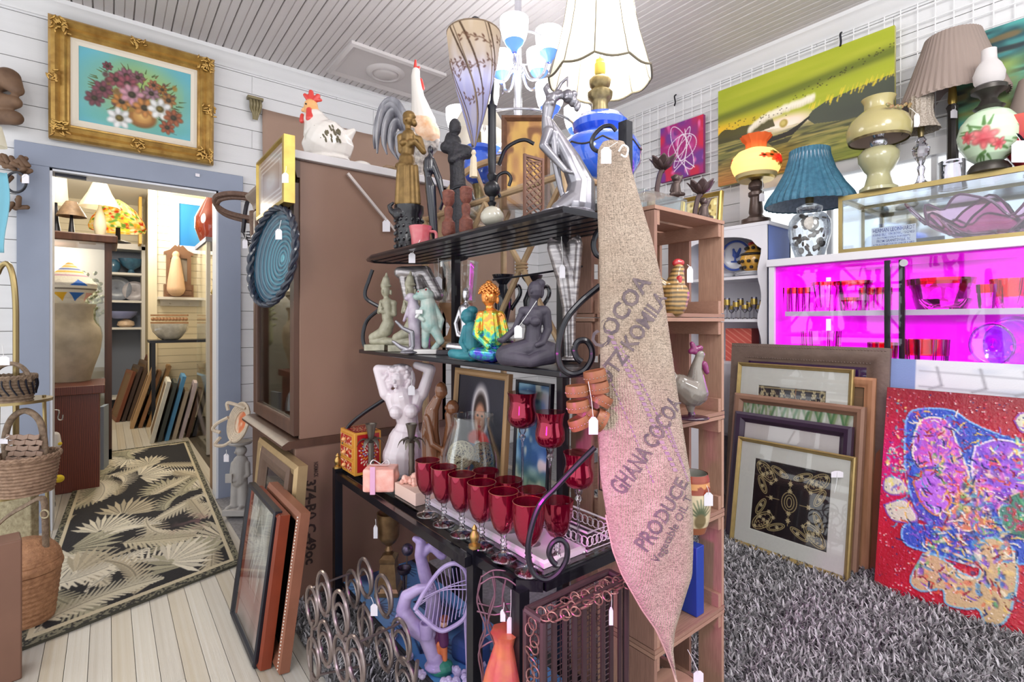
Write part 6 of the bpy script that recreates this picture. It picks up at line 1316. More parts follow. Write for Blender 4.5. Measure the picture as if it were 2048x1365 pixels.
turn('cone', 1012, 1.2, [(1505, 40), (1440, 50), (1366, 46), (1340, 40), (1310, 30), (1285, 22), (1270, 26), (1262, 30)], M('cone_red', (206, 50, 90), .35, n=(22, 1), alt=(226, 130, 80), coat=.4), None, t, lobes=7, la=.06)
price_tag(t, f, 1020, 1240, 12, 32, (1022, 1170), -20); price_tag(t, f, 1006, 1222, 10, 24, (1008, 1196), -18)
# magazine basket of flat bars
mbm = M('bar_bronze', (96, 74, 78), .35, .6, n=(20, .3)); t = T('magazine_basket', 'bronze metal magazine basket with flat bars and chain mesh', 'basket', (.84, .82, .0))
Z0, Z1, X0, X1, Y0, Y1 = .2, .585, .70, .965, .775, .828
for z in (Z0, Z1):
    for p, q in (((X0, Y0), (X1, Y0)), ((X1, Y0), (X1, Y1)), ((X1, Y1), (X0, Y1)), ((X0, Y1), (X0, Y0))): MB().tube([(*p, z), (*q, z)], .008, 8).build('rail', mbm, t)
for x in (X0, X1):
    for y in (Y0, Y1): MB().tube([(x, y, 0), (x, y, Z1)], .008, 8).build('post', mbm, t)
for j in range(8):
    x = X0+.03+j*.03; MB().box((x-.006, Y0-.004, Z0), (x+.006, Y0, Z1-.004)).build('flat_bar', mbm, t)
mb = MB(); 
for j in range(30): mb.tube([(X0, Y1-.008, Z0+.013*j), (X1, Y1-.008, Z0+.013*j)], .0014, 4)
for j in range(20): mb.tube([(X0+.0135*j, Y1-.006, Z0), (X0+.0135*j, Y1-.006, Z1)], .0014, 4)
q = mb.build('back_mesh', mbm, t); q['kind'] = 'stuff'
mb = MB()
for j in range(40):
    x = X0+.005+j*.0065; mb.tube(arc((x, (Y0+Y1)/2-.03+.022*sin(j*1.7), Z1+.006), (1, 0, 0), nrm((0, 1, sin(j*1.3))), .011, 0, 2*pi, 12)[:-1], .0018, 5, closed=True)
for j in range(24):
    z = Z1-.015-j*.016; mb.tube(arc((X0-.006, Y0+.026+.01*sin(j*1.9), z), (0, 1, 0), nrm((.4*sin(j), 0, 1)), .0125, 0, 2*pi, 12)[:-1], .0018, 5, closed=True)
q = mb.build('chain', M('chain_copper', (150, 110, 104), .35, .7), t); q['kind'] = 'stuff'
f = PX(1222, 1220, 1.15); price_tag(t, f, 1221, 1230, 8, 36, (1221, 1180), -6)
# ------------------------------------------------------------------ things in and on the crates
CZ_ = lambda k: 1.515-KH*(k+1)+.0115
hen_y = M('rooster_ochre', (196, 156, 96), .3, n=(12, 1), alt=(96, 78, 50), wave=(26, 1.5, 'Z'), coat=.5); red_g = M('glaze_red', (190, 50, 56), .25, coat=.6)
d_ = 1.42; f = PX(1348, 596, d_, CZ_(0)); t = T('striped_rooster', 'ochre and black striped ceramic rooster in the top crate', 'rooster', f.p(1348, 596))
fig('body', hen_y, f, [(1348, 560, 30, 1346, 578, 28), (1348, 555, 24, 1355, 515, 13), (1328, 545, 14, 1312, 530, 10)], [(1357, 510, 0, 12, 13, 12), (1348, 585, 0, 26, 12, 24)], t)
fig('comb', red_g, f, [(1350, 497, 6, 1362, 496, 7)], [(1356, 494, 0, 10, 7, 6)], t); fig('wattle', red_g, f, [(1354, 528, 6, 1354, 536, 5, -14, -14)], [(1350, 532, -12, 6, 8, 5)], t); fig('tail', M('tail_purple', (110, 60, 70), .3, coat=.5), f, [(1316, 535, 10, 1308, 520, 8), (1308, 520, 8, 1316, 512, 5)], [], t)
price_tag(t, f, 1378, 520, 12, 32, (1372, 500), -6)
gl = M('rooster_grey_glaze', (150, 142, 132), .18, n=(20, 1), alt=(86, 74, 70), stretch=(1, 1, .4), coat=.8); mag = M('glaze_plum', (130, 36, 96), .25, coat=.6)
f = PX(1385, 792, 1.42, CZ_(1)); t = T('glazed_rooster', 'grey brown glazed ceramic rooster in the second crate', 'rooster', f.p(1385, 792))
fig('body', gl, f, [(1380, 735, 30, 1360, 722, 22), (1390, 735, 26, 1392, 690, 12), (1392, 690, 12, 1398, 670, 9), (1350, 720, 14, 1336, 690, 8), (1336, 690, 8, 1342, 670, 5), (1380, 757, 12, 1382, 778, 5)], [(1384, 738, 0, 34, 28, 24), (1400, 662, 0, 10, 10, 9)], t)
fig('comb', mag, f, [(1382, 655, 6, 1400, 648, 6), (1384, 640, 5, 1390, 656, 6)], [(1394, 652, 0, 12, 6, 5)], t); fig('wattle', mag, f, [(1406, 680, 7, 1412, 696, 5, -4, -4)], [], t); fig('foot', M('glaze_dark', (60, 30, 50), .2, coat=.7), f, [(1382, 776, 6, 1384, 786, 8)], [(1386, 788, 0, 34, 6, 24)], t)
px_, d_ = 1384, 1.4; t = T('painted_pot', 'cream pot with red rim and a painted pineapple in the third crate', 'pot', (*at(px_, HY, d_)[:2], CZ_(2)))
c = Cv(120, 70, (214, 196, 160)); c.mixm((c.Y < 22)*1., (150, 64, 40)); c.mixm(((c.Y > 8) & (c.Y < 16))*(c.noise(5, 5, 3) > .5), (214, 150, 90)); c.mixm((c.Y > 60)*1., (150, 90, 60))
for q in (20, 50, 80, 110):
    for j in range(9): a_ = -pi/2+(j-4)*.3; c.line([(q, 48), (q+14*cos(a_), 48+22*sin(a_))], [3, 1], (84, 96, 70))
    c.ell(q, 52, 7, 9, 0, (120, 104, 70))
prof = [(870, 30), (880, 33), (900, 34), (930, 36), (960, 33), (985, 26)]; yy = np.linspace(870, 985, 70); rr_ = np.interp(yy, [p[0] for p in prof], [p[1] for p in prof])*d_/FP; an = np.linspace(0, 2*pi, 120, endpoint=False); c0 = at(px_, HY, d_)
P = np.stack([c0[0]+rr_[:, None]*np.cos(an), c0[1]+rr_[:, None]*np.sin(an), np.repeat((CZ_(2)+(985-yy)*d_/FP)[:, None], 120, 1)], -1); pmesh('body', gloss_p, P, c.a, t, closeu=True); turn('inside', px_, d_, [(985, 24), (900, 30), (870, 30)], M('pot_inside', (150, 150, 140), .6), CZ_(2), t, close=False)
turn('bottom', px_, d_, [(985, 26), (983, 26)], MATS['pot_inside'], CZ_(2), t)
f = PX(px_, 985, d_, CZ_(2)); price_tag(t, f, 1404, 912, 17, 26, (1400, 885), -34)
MB().box((1.36, .83, CZ_(3)), (1.40, .98, CZ_(3)+.205)).build('blue_box', M('box_blue', (36, 66, 160), .4), label='upright blue box in the fourth crate', cat='box', bevel=.002)
t = T('wooden_tub', 'small round wooden tub with lid in the lowest crate', 'tub', (*at(1345, HY, 1.42)[:2], CZ_(4)+.004)); turn('tub', 1345, 1.42, [(1420, 50), (1380, 52), (1345, 54), (1330, 54)], cr_m[2], CZ_(4)+.006, t); turn('lid', 1345, 1.42, [(1330, 56), (1318, 57), (1312, 52), (1310, 1)], cr_m[0], CZ_(4)+.006+90*1.42/FP, t)
f = PX(1395, 1365, 1.3); price_tag(t, f, 1397, 1356, 20, 26, (1375, 1300), 0)
# clear slab and metal flower monkeys on top
KT = 1.514
MB().box((1.15, .86, KT), (1.36, 1.10, KT+.055)).build('acrylic_box', G('acrylic', (236, 244, 246), .03, gain=1.2), label='clear acrylic box on top of the crate tower', cat='box', bevel=.003)
mon = M('monkey_bronze', (96, 80, 76), .4, .5, n=(30, .4)); pet = M('petal_iron', (92, 74, 74), .45, .5, n=(15, .3))
for i, (px_, pm, yb, d_, z0, lab) in enumerate(((1322, 1352, 358, 1.62, 1.60, 'taller dark metal lotus candle holder with a seated monkey'), (1398, 1408, 410, 1.56, KT, 'shorter dark metal lotus candle holder with a seated monkey at the crate edge'))):
    f = PX(px_, yb, d_, z0); t = T('lotus_monkey', lab, 'candle holder', f.p(px_, yb), 'metal lotus and monkey candle holders'); yt = 298 if i == 0 else 352
    MB().tube(smoothline([f.p(px_-4, yb), f.p(px_-8, yb-14), f.p(px_-2, yt+14), f.p(px_+4, yt+6)], 5), 5*f.k, 8).build('stalk', pet, t)
    for j in range(7):
        a_ = j*2*pi/7; ux, uy = cos(a_), sin(a_); cc = np.array(f.p(px_+4, yt+6)); o_ = RV*ux+FV*uy; s_ = -RV*uy+FV*ux; k = f.k
        P = np.array([[cc+o_*k*(4+24*v_**.8)+UP*k*(26*v_)+s_*k*w_*13*sin(pi*min(1, v_*.85+.12)) + o_*k*(-3*w_*w_) for w_ in (-1, -.4, .4, 1)] for v_ in (0, .3, .6, .85, 1)]); MB().grid(P).build('petal', pet, t, solid=.0015)
    f = PX(pm, yb, d_, z0); fig('monkey', mon, f, [(pm, yb-24, 8, pm, yb-8, 10), (pm-6, yb-26, 3, pm-10, yb-12, 3), (pm+6, yb-28, 3, pm+12, yb-42, 3), (pm-4, yb-6, 5, pm-12, yb-4, 4, 0, -8), (pm+4, yb-6, 5, pm+12, yb-4, 4, 0, -8)], [(pm-1, yb-38, 0, 8, 8, 8), (pm-3, yb-36, -6, 4, 4, 4), (pm-8, yb-40, 0, 3, 3, 2), (pm+6, yb-42, 0, 3, 3, 2)], t)
# ------------------------------------------------------------------ cabinet top: hen and rooster
whg = M('hen_white', (232, 226, 220), .25, n=(5, .08), coat=.5); hred = M('hen_red', (206, 62, 56), .35, coat=.3); CTZ = CT+.036
f = PX(655, 330, 2.34, CTZ); t = T('white_hen', 'fat white ceramic hen with red comb on the china cabinet', 'hen', f.p(655, 330))
fig('body', whg, f, [(655, 285, 44, 660, 288, 42), (640, 262, 34, 630, 240, 22), (690, 275, 16, 706, 262, 6)], [(656, 292, 0, 52, 38, 40), (655, 320, 0, 46, 10, 34)], t, vox=1.4)
fig('head', M('hen_tan', (226, 170, 110), .35, coat=.3), f, [(632, 246, 20, 622, 216, 13), (622, 216, 12, 606, 220, 4)], [(622, 212, 0, 14, 14, 13)], t); fig('comb', hred, f, [(622, 204, 6, 610, 190, 4), (624, 202, 6, 622, 184, 5), (628, 202, 6, 636, 192, 5), (636, 200, 4, 642, 200, 3)], [], t)
fig('wattle', hred, f, [(624, 226, 6, 628, 244, 9, -14, -18), (606, 232, 4, 606, 244, 5, -4, -6)], [], t)
mb = MB(); mb.ell(f.p(617, 213, -13), 1.8*f.k, n=8); mb.build('eye', M('eye_black', (20, 20, 20), .2), t)
g = np.random.default_rng(4); mb = MB()
for j in range(60):
    x, y = 640+g.random()*52, 250+g.random()*46; 
    if (x-640)*.75 < (y-252)-30 or (y-252) < (x-640)*.55-8: continue
    xx, yy_ = (x-656)/52, (y-288)/42; q = 1-xx*xx-yy_*yy_
    if q > .05: f.e(mb, x, y, -41*math.sqrt(q), 2.2, 5, 1.6, 20, 6)
q = mb.build('wing_flecks', M('fleck', (96, 88, 66), .5), t); q['kind'] = 'stuff'
f = PX(845, 345, 2.62, CTZ); t = T('tall_rooster', 'tall ceramic rooster stretching its neck behind the bronze woman', 'rooster', f.p(845, 345)); cream_g = M('rooster_cream', (230, 222, 212), .35, n=(18, 1), alt=(196, 150, 110), coat=.3)
fig('body', M('rooster_speckle', (206, 196, 186), .4, n=(60, 1), alt=(90, 84, 84)), f, [(846, 250, 30, 838, 300, 22), (838, 300, 20, 840, 330, 12)], [(848, 262, 0, 32, 36, 26), (842, 340, 0, 28, 7, 22)], t); fig('neck', whg, f, [(846, 225, 26, 836, 175, 13), (836, 175, 13, 831, 135, 9), (831, 135, 9, 832, 124, 8)], [], t)
fig('breast', M('breast_orange', (214, 150, 100), .5, n=(30, 1), alt=(236, 214, 190)), f, [(846, 238, 28, 852, 250, 29, -3, -4)], [], t, vox=1.6); fig('comb', hred, f, [(830, 124, 4, 831, 102, 2.5), (834, 122, 4, 838, 116, 3)], [], t); fig('wattle', hred, f, [(842, 140, 3, 846, 158, 4)], [], t)
tl = M('plume_grey', (150, 150, 158), .35, n=(24, 1), alt=(70, 70, 84), stretch=(1, 1, .4), coat=.4)
for j, P in enumerate([[(826, 260), (806, 210), (785, 188), (766, 205), (757, 250), (756, 290)], [(826, 270), (800, 215), (780, 195), (760, 220), (752, 260), (750, 280)], [(828, 275), (808, 225), (790, 205), (774, 225), (768, 265), (774, 290)], [(828, 285), (812, 245), (796, 225), (784, 240), (782, 275), (796, 300)], [(830, 295), (816, 265), (804, 250), (796, 262), (800, 295), (816, 312)]]):
    pts = smoothline([f.p(x, y, -6+3*j) for x, y in P], 5); MB().tube(pts, np.interp(np.linspace(0, 1, len(pts)), [0, .3, .7, 1], [8, 13, 10, 2])*f.k, 10, flat=.55).build('tail_plume', tl, t)
# white egg and a wisp of dried grass
turn('white_egg', 723, 2.42, [(352, 6), (349, 17), (344, 21), (339, 18), (335, 8)], whg, CTZ, None, 'white ceramic egg lying on the china cabinet', 'egg')
f = PX(780, 352, 2.5, CTZ); mb = MB()
for j in range(24): mb.tube(smoothline([f.p(740+R.random()*30, 348+R.random()*3, R.normal()*6), f.p(775, 342+R.normal()*3, R.normal()*8), f.p(800+R.random()*12, 340+R.normal()*6, R.normal()*9)], 3), .9*f.k, 4)
mb.build('dried_grass', M('dried', (150, 126, 96), .9), label='bundle of dried grass on the china cabinet', cat='dried grass', kind='stuff')

# ------------------------------------------------------------------ big lamp, chandelier and second blue lamp
EZT = 1.70; lampb = G('cobalt_glass', (70, 110, 220), .05, gain=1.3); brass2 = M('lamp_brass', (168, 150, 110), .35, .7, n=(40, 1), alt=(96, 84, 56)); t = T('shade_lamp', 'large cobalt glass lamp with a wide cream bell shade', 'lamp', (*at(1197, HY, 1.86)[:2], EZT)); px_, d_ = 1200, 1.86
cobalt = M('cobalt_body', (66, 118, 236), .12, n=(10, 1), alt=(34, 74, 196), coat=1)
turn('body', px_, d_, [(368, 36), (362, 50), (350, 66), (325, 80), (300, 82), (282, 74), (270, 54), (264, 44), (256, 54), (244, 56), (232, 46), (226, 24)], cobalt, EZT, t); dz = EZT+(368-226)*d_/FP
turn('stem', px_, d_, [(226, 15), (218, 17), (205, 15), (198, 18), (192, 24), (182, 25), (174, 15), (168, 20), (158, 22), (154, 20), (149, 12), (146, 9)], brass2, dz, t, lobes=12, la=.03); dz2 = dz+80*d_/FP
turn('socket', px_, d_, [(146, 9), (142, 11), (124, 11), (122, 9), (116, 9)], M('socket_brass', (206, 186, 90), .3, .6), dz2, t)
c0 = at(px_, HY, d_); k = d_/FP; zt = lambda y: dz2+(146-y)*k
MB().tube([(c0[0], c0[1], zt(118)), (c0[0], c0[1], zt(-60))], 1.6*k, 6).build('harp_rod', brass2, t)
sh_prof = [(160, 103), (146, 99), (120, 92), (85, 82), (40, 72), (-10, 64), (-70, 58)]; n_ = 120; P = np.zeros((len(sh_prof), n_, 3))
for i, (y, r_) in enumerate(sh_prof):
    for j in range(n_):
        a_ = 2*pi*j/n_; sc_ = 1-.028*abs(sin(a_*5)) if i < 3 else 1-.012*abs(sin(a_*5)); yy_ = y+(7*abs(sin(a_*5)) if i == 0 else 0)-(8 if i == 0 else 0); P[i, j] = (c0[0]+r_*k*sc_*cos(a_), c0[1]+r_*k*sc_*sin(a_), zt(yy_))
sh = MB().grid(P.transpose(1, 0, 2), True).build('shade', translucent('cream_shade', .45, col=(238, 232, 214)), t, smooth=180)
MB().tube([P[0, j] for j in range(0, n_, 2)], 2.2*k, 6, closed=True).build('trim', M('shade_trim', (120, 112, 92), .7), sh)
for q in range(10): MB().tube([P[i, q*12]*1.0 for i in range(len(sh_prof))], 1.1*k, 5).build('seam', MATS['shade_trim'], sh)
mb = MB(); mb.ell((c0[0], c0[1], zt(88)), (14*k, 14*k, 20*k), n=16); mb.build('bulb', M('bulb_warm', (255, 250, 240), .3, emis=(255, 250, 240), es=14), t); light('shade_lamp_bulb', (c0[0]+.05, c0[1]-.04, zt(60)), 9, (1, .97, .92), .05)
gar = M('garland', (70, 62, 50), .5, .4); 
for q in range(8):
    a0, a1 = q*pi/4, (q+1)*pi/4; rr_ = 80*k/math.sqrt(1+((px_-CX)/FP)**2); MB().tube([(c0[0]+(rr_+.003)*cos(a_), c0[1]+(rr_+.003)*sin(a_), EZT+(368-296)*k-.02*sin(pi*i/8)) for i, a_ in enumerate(np.linspace(a0, a1, 9))], .003, 6).build('garland', gar, t)
# chandelier
d_ = 2.75; px_ = 1036; c0 = at(px_, HY, d_); k = d_/FP; zz = lambda y: EYE+(HY-y)*k; ch = T('chandelier', 'silver chandelier with two tiers of glowing white glass cups', 'chandelier', (c0[0], c0[1], zz(300))); nick = M('nickel', (206, 206, 214), .2, .85)
MB().tube([(c0[0], c0[1], zz(250)), (c0[0], c0[1], CZ-.03)], 7*k, 10).build('rod', nick, ch); MB().lathe(c0[:2], [(.075, CZ), (.075, CZ-.015), (.03, CZ-.04), (.01, CZ-.05)], 24).build('canopy', nick, ch)
MB().lathe(c0[:2], [(2*k, zz(305)), (9*k, zz(296)), (5*k, zz(286)), (16*k, zz(270)), (18*k, zz(258)), (8*k, zz(248)), (8*k, zz(150)), (14*k, zz(140)), (8*k, zz(128)), (6*k, zz(100))], 20).build('hub', nick, ch)
cupm = M('cup_glow', (255, 255, 255), .3, emis=(248, 250, 255), es=2.2); cupb = M('cup_blue', (90, 130, 230), .2, emis=(60, 110, 240), es=.6)
for ti, (n_, R_, yc, ys, off) in enumerate(((6, 118, 268, 262, .35), (5, 66, 128, 140, .15))):
    for j in range(n_):
        a_ = off+j*2*pi/n_; ux, uy = cos(a_), sin(a_); p = lambda r_, y: (c0[0]+r_*k*ux, c0[1]+r_*k*uy, zz(y))
        MB().tube(smoothline([p(10, ys-8), p(R_*.4, ys+24), p(R_*.8, ys+20), p(R_, yc-4)], 5), 3*k, 8).build('arm', nick, ch)
        q = p(R_, yc); cp = MB().lathe(q[:2], [(6*k, zz(yc)), (15*k, zz(yc-4)), (22*k, zz(yc-14)), (26*k, zz(yc-30)), (27*k, zz(yc-50)), (25*k, zz(yc-50)), (24*k, zz(yc-30)), (12*k, zz(yc-8)), (1*k, zz(yc-7))], 20).build('glass_cup', cupm, ch)
        MB().lathe(q[:2], [(5*k, zz(yc+12)), (7*k, zz(yc+6)), (15.5*k, zz(yc-2)), (19*k, zz(yc-8))], 18, close=False).build('cup_base', cupb, cp)
        MB().lathe(q[:2], [(1*k, zz(yc+34)), (3*k, zz(yc+28)), (1.5*k, zz(yc+14)), (2*k, zz(yc+10))], 8).build('drop', clearg, ch)
    MB().tube(arc((c0[0], c0[1], zz(yc-2 if ti == 0 else yc-30)), (1, 0, 0), (0, 1, 0), R_*k*.98, 0, 2*pi, 48)[:-1], 2.4*k, 8, closed=True).build('hoop', nick, ch)
light('chandelier_lamp', (c0[0], c0[1], zz(190)), 28, (1, .99, .98), .28)
# second blue lamp and a tan wall hanging behind the rack
px_, d_ = 958, 2.45; t = T('blue_lamp', 'small blue glass lamp with a white fringed shade behind the cone lamp', 'lamp', (*at(px_, HY, d_)[:2], EZT))
turn('foot', px_, d_, [(436, 26), (430, 26), (424, 10), (400, 8), (380, 10), (368, 14)], brass2, EZT, t); turn('body', px_, d_, [(368, 12), (360, 24), (345, 32), (320, 30), (306, 22), (300, 28), (292, 26), (286, 8)], cobalt, EZT+68*d_/FP, t)
turn('stem', px_, d_, [(286, 5), (262, 4)], brass2, EZT+150*d_/FP, t); turn('shade', px_, d_, [(270, 58), (262, 56), (240, 44), (215, 30), (205, 26)], translucent('cream_shade', .45, col=(238, 232, 214)), EZT+166*d_/FP, t, lobes=12, la=.03, close=False)
c = Cv(60, 80, (176, 126, 76)); c.mixm(np.clip((c.noise(14, 20, 4)-.4)*3, 0, 1), (214, 170, 90), .9); c.mixm(np.clip((c.noise(9, 9, 5)-.6)*4, 0, 1), (110, 66, 40), .8)
t = pframe('tan_picture', 'tan and ochre textile picture standing behind the silver dancer', np.array([*at(1003, HY, 2.25)[:2], EZT+.001]), RV, UP, -FV, .215, .415, [(0, -.01), (0, .01), (.012, .016), (.024, .004)], M('frame_studded', (120, 80, 56), .5, n=(40, .5)), c, canvas_p)
# ------------------------------------------------------------------ lamps along the window wall
GT, MT, HT = GZ1+.001, MZ+.013, HZ+.011
def lampT(name, label, px_, d_, z): return T(name, label, 'lamp', (*at(px_, HY, d_)[:2], z))
dwood = M('lamp_dark_wood', (92, 74, 68), .35, .3, n=(14, .3)); orange_g = translucent('orange_glass', .4, col=(240, 120, 70)); 
px_, d_ = 1512, 3.2; t = lampT('parlour_lamp', 'parlour lamp with painted cream globe and orange ruffled top', px_, d_, HT); B = 455
turn('base', px_, d_, [(455, 35), (450, 35), (447, 30), (440, 30), (437, 20), (431, 13), (426, 15), (396, 12), (392, 16), (386, 16), (382, 10), (376, 16), (368, 15), (362, 9), (352, 8)], dwood, HT, t, n=24)
c = Cv(160, 60, (246, 226, 170)); 
for q in (40, 120):
    for j in range(14): x, y = q+R.normal()*13, 28+R.normal()*5; flower(c, x, y, 5+R.random()*3, [(206, 60, 50), (226, 110, 60), (120, 110, 60)][j % 3], 5)
    c.ell(q, 28, 9, 8, 0, (200, 40, 40), .9, .4)
gp_ = [(300, 22), (306, 38), (318, 50), (330, 52), (342, 48), (352, 42), (358, 40)]; yy = np.linspace(300, 358, 60); rr_ = np.interp(yy, [p[0] for p in gp_], [p[1] for p in gp_])*d_/FP/math.sqrt(1+.481**2); an = np.linspace(0, 2*pi, 160, endpoint=False); c0 = at(px_, HY, d_)
P = np.stack([c0[0]+rr_[:, None]*np.cos(an), c0[1]+rr_[:, None]*np.sin(an), np.repeat((HT+(455-yy)*d_/FP)[:, None], 160, 1)], -1); pmesh('globe_shade', translucent('painted_globe', .5), P, c.a, t, closeu=True)
turn('gallery', px_, d_, [(362, 36), (352, 42), (350, 42), (352, 38)], gilt_b, HT+93*d_/FP, t); turn('ruffle', px_, d_, [(300, 22), (294, 20), (286, 22), (278, 30), (274, 32)], orange_g, HT+155*d_/FP, t, lobes=12, la=.06, close=False); turn('chimney', px_, d_, [(352, 8), (300, 9), (264, 8), (264, 7)], clear, HT+103*d_/FP, t, close=False)
light('parlour_bulb', (*c0[:2], HT+(455-330)*d_/FP), 1.6, (1, .8, .5), .03); f = PX(px_, 455, d_, HT); price_tag(t, f, 1514, 400, 10, 16, (1514, 362), -20)
# blue wicker shade on a shell jar
px_, d_ = 1619, 2.9; t = lampT('shell_lamp', 'glass jar lamp filled with shells under a blue wicker shade', px_, d_, MT); B = 505
turn('jar', px_, d_, [(505, 26), (500, 30), (480, 37), (455, 44), (430, 43), (418, 34), (412, 24), (406, 27), (402, 27), (396, 14)], G('jar_glass', (232, 236, 240), .03, gain=1.2), MT, t)
turn('stem', px_, d_, [(396, 8), (385, 9), (370, 6), (345, 6)], brass2, MT+109*d_/FP, t); wick = M('wicker_blue', (70, 126, 150), .6, n=(40, 1), alt=(40, 84, 110), bump=(120, .6))
turn('shade', px_, d_, [(398, 92), (394, 93), (380, 86), (360, 70), (330, 52), (300, 42), (288, 41)], wick, MT+107*d_/FP, t, n=144, lobes=36, la=.025, close=False); turn('shade_lining', px_, d_, [(396, 90), (380, 84), (360, 68), (330, 50), (290, 39)], M('wicker_pale', (176, 190, 206), .8, n=(60, .4)), MT+109*d_/FP, t, n=48, close=False)
g = np.random.default_rng(5); f = PX(px_, 505, d_, MT)
for j in range(46):
    y = 420+g.random()*78; r_ = min(28, np.interp(y, [418, 430, 460, 500], [22, 32, 32, 20])); a_ = g.random()*2*pi; s_ = 4+g.random()*4; q = r_*g.random()**.4; mb = MB(); n0 = nrm(g.normal(size=3)); u0 = nrm(np.cross(n0, g.normal(size=3))); mb.ell(f.p(px_+q*cos(a_), y, q*sin(a_)), np.array((s_, s_*.8, s_*.35))*f.k, (u0, np.cross(n0, u0), n0), 10)
    mb.build('seashell', M(['shell_a', 'shell_b', 'shell_c'][j % 3], [(214, 208, 200), (150, 138, 128), (186, 176, 166)][j % 3], .4, n=(60, .4)), label='small sea shell inside the glass jar lamp', cat='shell', group='shells in the jar lamp', loc=None)
mb = MB(); mb.ell(f.p(1604, 440, -32), np.array((15, 3, 14))*f.k, (RV, FV, UP), 16); mb.build('sand_dollar', M('shell_a', (214, 208, 200), .4, n=(60, .4)), label='round sand dollar at the front of the jar lamp', cat='shell')
# olive painted lamp
px_, d_ = 1757, 2.6; t = lampT('olive_lamp', 'olive ceramic lamp with a domed painted glass shade', px_, d_, GT); olive = M('olive_glaze', (176, 172, 132), .25, n=(5, .12), coat=.5); olg = M('olive_shade', (188, 176, 122), .25, n=(6, .15), coat=.5)
turn('base', px_, d_, [(392, 40), (386, 40), (380, 30), (362, 24), (356, 24), (350, 30), (332, 42), (318, 43), (308, 34), (304, 20)], olive, GT, t); turn('burner', px_, d_, [(304, 12), (298, 18), (290, 18), (284, 10), (276, 16), (270, 18)], nick, GT+88*d_/FP, t)
turn('dome_shade', px_, d_, [(290, 62), (284, 66), (268, 68), (250, 60), (236, 42), (228, 30), (216, 30), (206, 36)], olg, GT+102*d_/FP, t, close=False); turn('shade_ring', px_, d_, [(292, 62), (288, 64), (284, 62)], brass2, GT+100*d_/FP, t, close=False); turn('shade_inside', px_, d_, [(289, 60), (268, 65), (250, 57), (236, 39)], M('shade_white', (206, 186, 176), .7), GT+103*d_/FP, t, close=False)
f = PX(px_, 392, d_, GT); mb = MB()
for j in range(9): f.e(mb, 1740+j*6+R.normal()*2, 241+R.normal()*4, -46-R.random()*2, 5, 3.5, 2, R.random()*90, 8)
mb.build('painted_leaves', M('leaf_green', (96, 120, 66), .4, n=(60, 1), alt=(180, 120, 90)), t); price_tag(t, f, 1802, 265, 11, 26, (1785, 240), -40)
# little crystal lamp
px_, d_ = 1842, 2.55; t = lampT('crystal_lamp', 'little crystal lamp with a beaded lace shade', px_, d_, GT); lace = M('lace_bead', (206, 196, 184), .4, n=(160, 1), alt=(120, 104, 92), bump=(200, 1))
turn('crystal_base', px_, d_, [(388, 28), (384, 26), (372, 10), (360, 6), (346, 9), (340, 5), (332, 9), (320, 17), (306, 19), (296, 9), (290, 12), (284, 6)], clearg, GT, t, n=10, smooth=10); turn('socket', px_, d_, [(284, 6), (260, 8), (246, 7)], brass2, GT+104*d_/FP, t)
turn('shade', px_, d_, [(272, 40), (266, 36), (250, 27), (230, 24), (212, 26), (204, 25)], lace, GT+116*d_/FP, t, n=60, lobes=15, la=.04, close=False)
# pleated taupe lamp
px_, d_ = 1905, 2.56; t = lampT('pleated_lamp', 'black column lamp with a large pleated taupe shade', px_, d_, GT); blkm = M('lamp_black', (66, 62, 62), .2, .4, coat=.4)
turn('glass_plinth', px_, d_, [(372, 30), (368, 30), (362, 28), (320, 28), (316, 30)], clearg, GT, t, n=20, lobes=10, la=.03); turn('column', px_, d_, [(316, 14), (310, 12), (212, 11), (206, 13), (202, 9)], blkm, GT+56*d_/FP, t, n=16, lobes=8, la=.05); turn('socket', px_, d_, [(202, 8), (195, 10), (165, 8)], gilt_b, GT+170*d_/FP, t)
taupe = M('pleat_taupe', (150, 134, 126), .7, n=(4, .1)); turn('shade', px_, d_, [(196, 112), (192, 113), (160, 98), (110, 76), (66, 58)], taupe, GT+176*d_/FP, t, n=180, lobes=45, la=.018, close=False, twist=1.2); turn('shade_lining', px_, d_, [(194, 110), (160, 95), (110, 73), (68, 55)], M('lining_grey', (166, 150, 150), .8), GT+178*d_/FP, t, close=False)
f = PX(px_, 372, d_, GT); price_tag(t, f, 1896, 226, 13, 17, (1898, 210), -14)
# hurricane lamp with roses
px_, d_ = 1978, 2.27; t = lampT('hurricane_lamp', 'pale green globe lamp painted with roses and a frosted chimney', px_, d_, GT); q_ = 1/math.sqrt(1+((px_-CX)/FP)**2)
turn('foot', px_, d_, [(362, 46), (356, 46), (346, 38), (342, 30)], M('dark_cast', (70, 66, 62), .4, .5, n=(30, .4)), GT, t)
c = Cv(200, 70, (196, 220, 190)); 
for q in (30, 95, 160):
    for j in range(16): a_ = R.random()*6.3; c.line([(q+24*cos(a_)*R.random(), 45+20*sin(a_)), (q+34*cos(a_), 45+32*sin(a_))], [4, 1], (86, 126, 70), .9)
    for x, y, r_ in ((q, 42, 15), (q-18, 38, 9), (q+16, 52, 8)): flower(c, x, y, r_, (226, 120, 120), 6, (190, 60, 70)); c.ell(x, y, r_*.5, r_*.45, 0, (206, 80, 90), .8, .4)
gp_ = [(342, 28), (330, 46), (305, 64), (285, 68), (262, 60), (246, 44), (238, 26)]; yy = np.linspace(342, 238, 70); rr_ = np.interp(-yy, [-p[0] for p in gp_], [p[1] for p in gp_])*d_/FP*q_; an = np.linspace(0, 2*pi, 200, endpoint=False); c0 = at(px_, HY, d_)
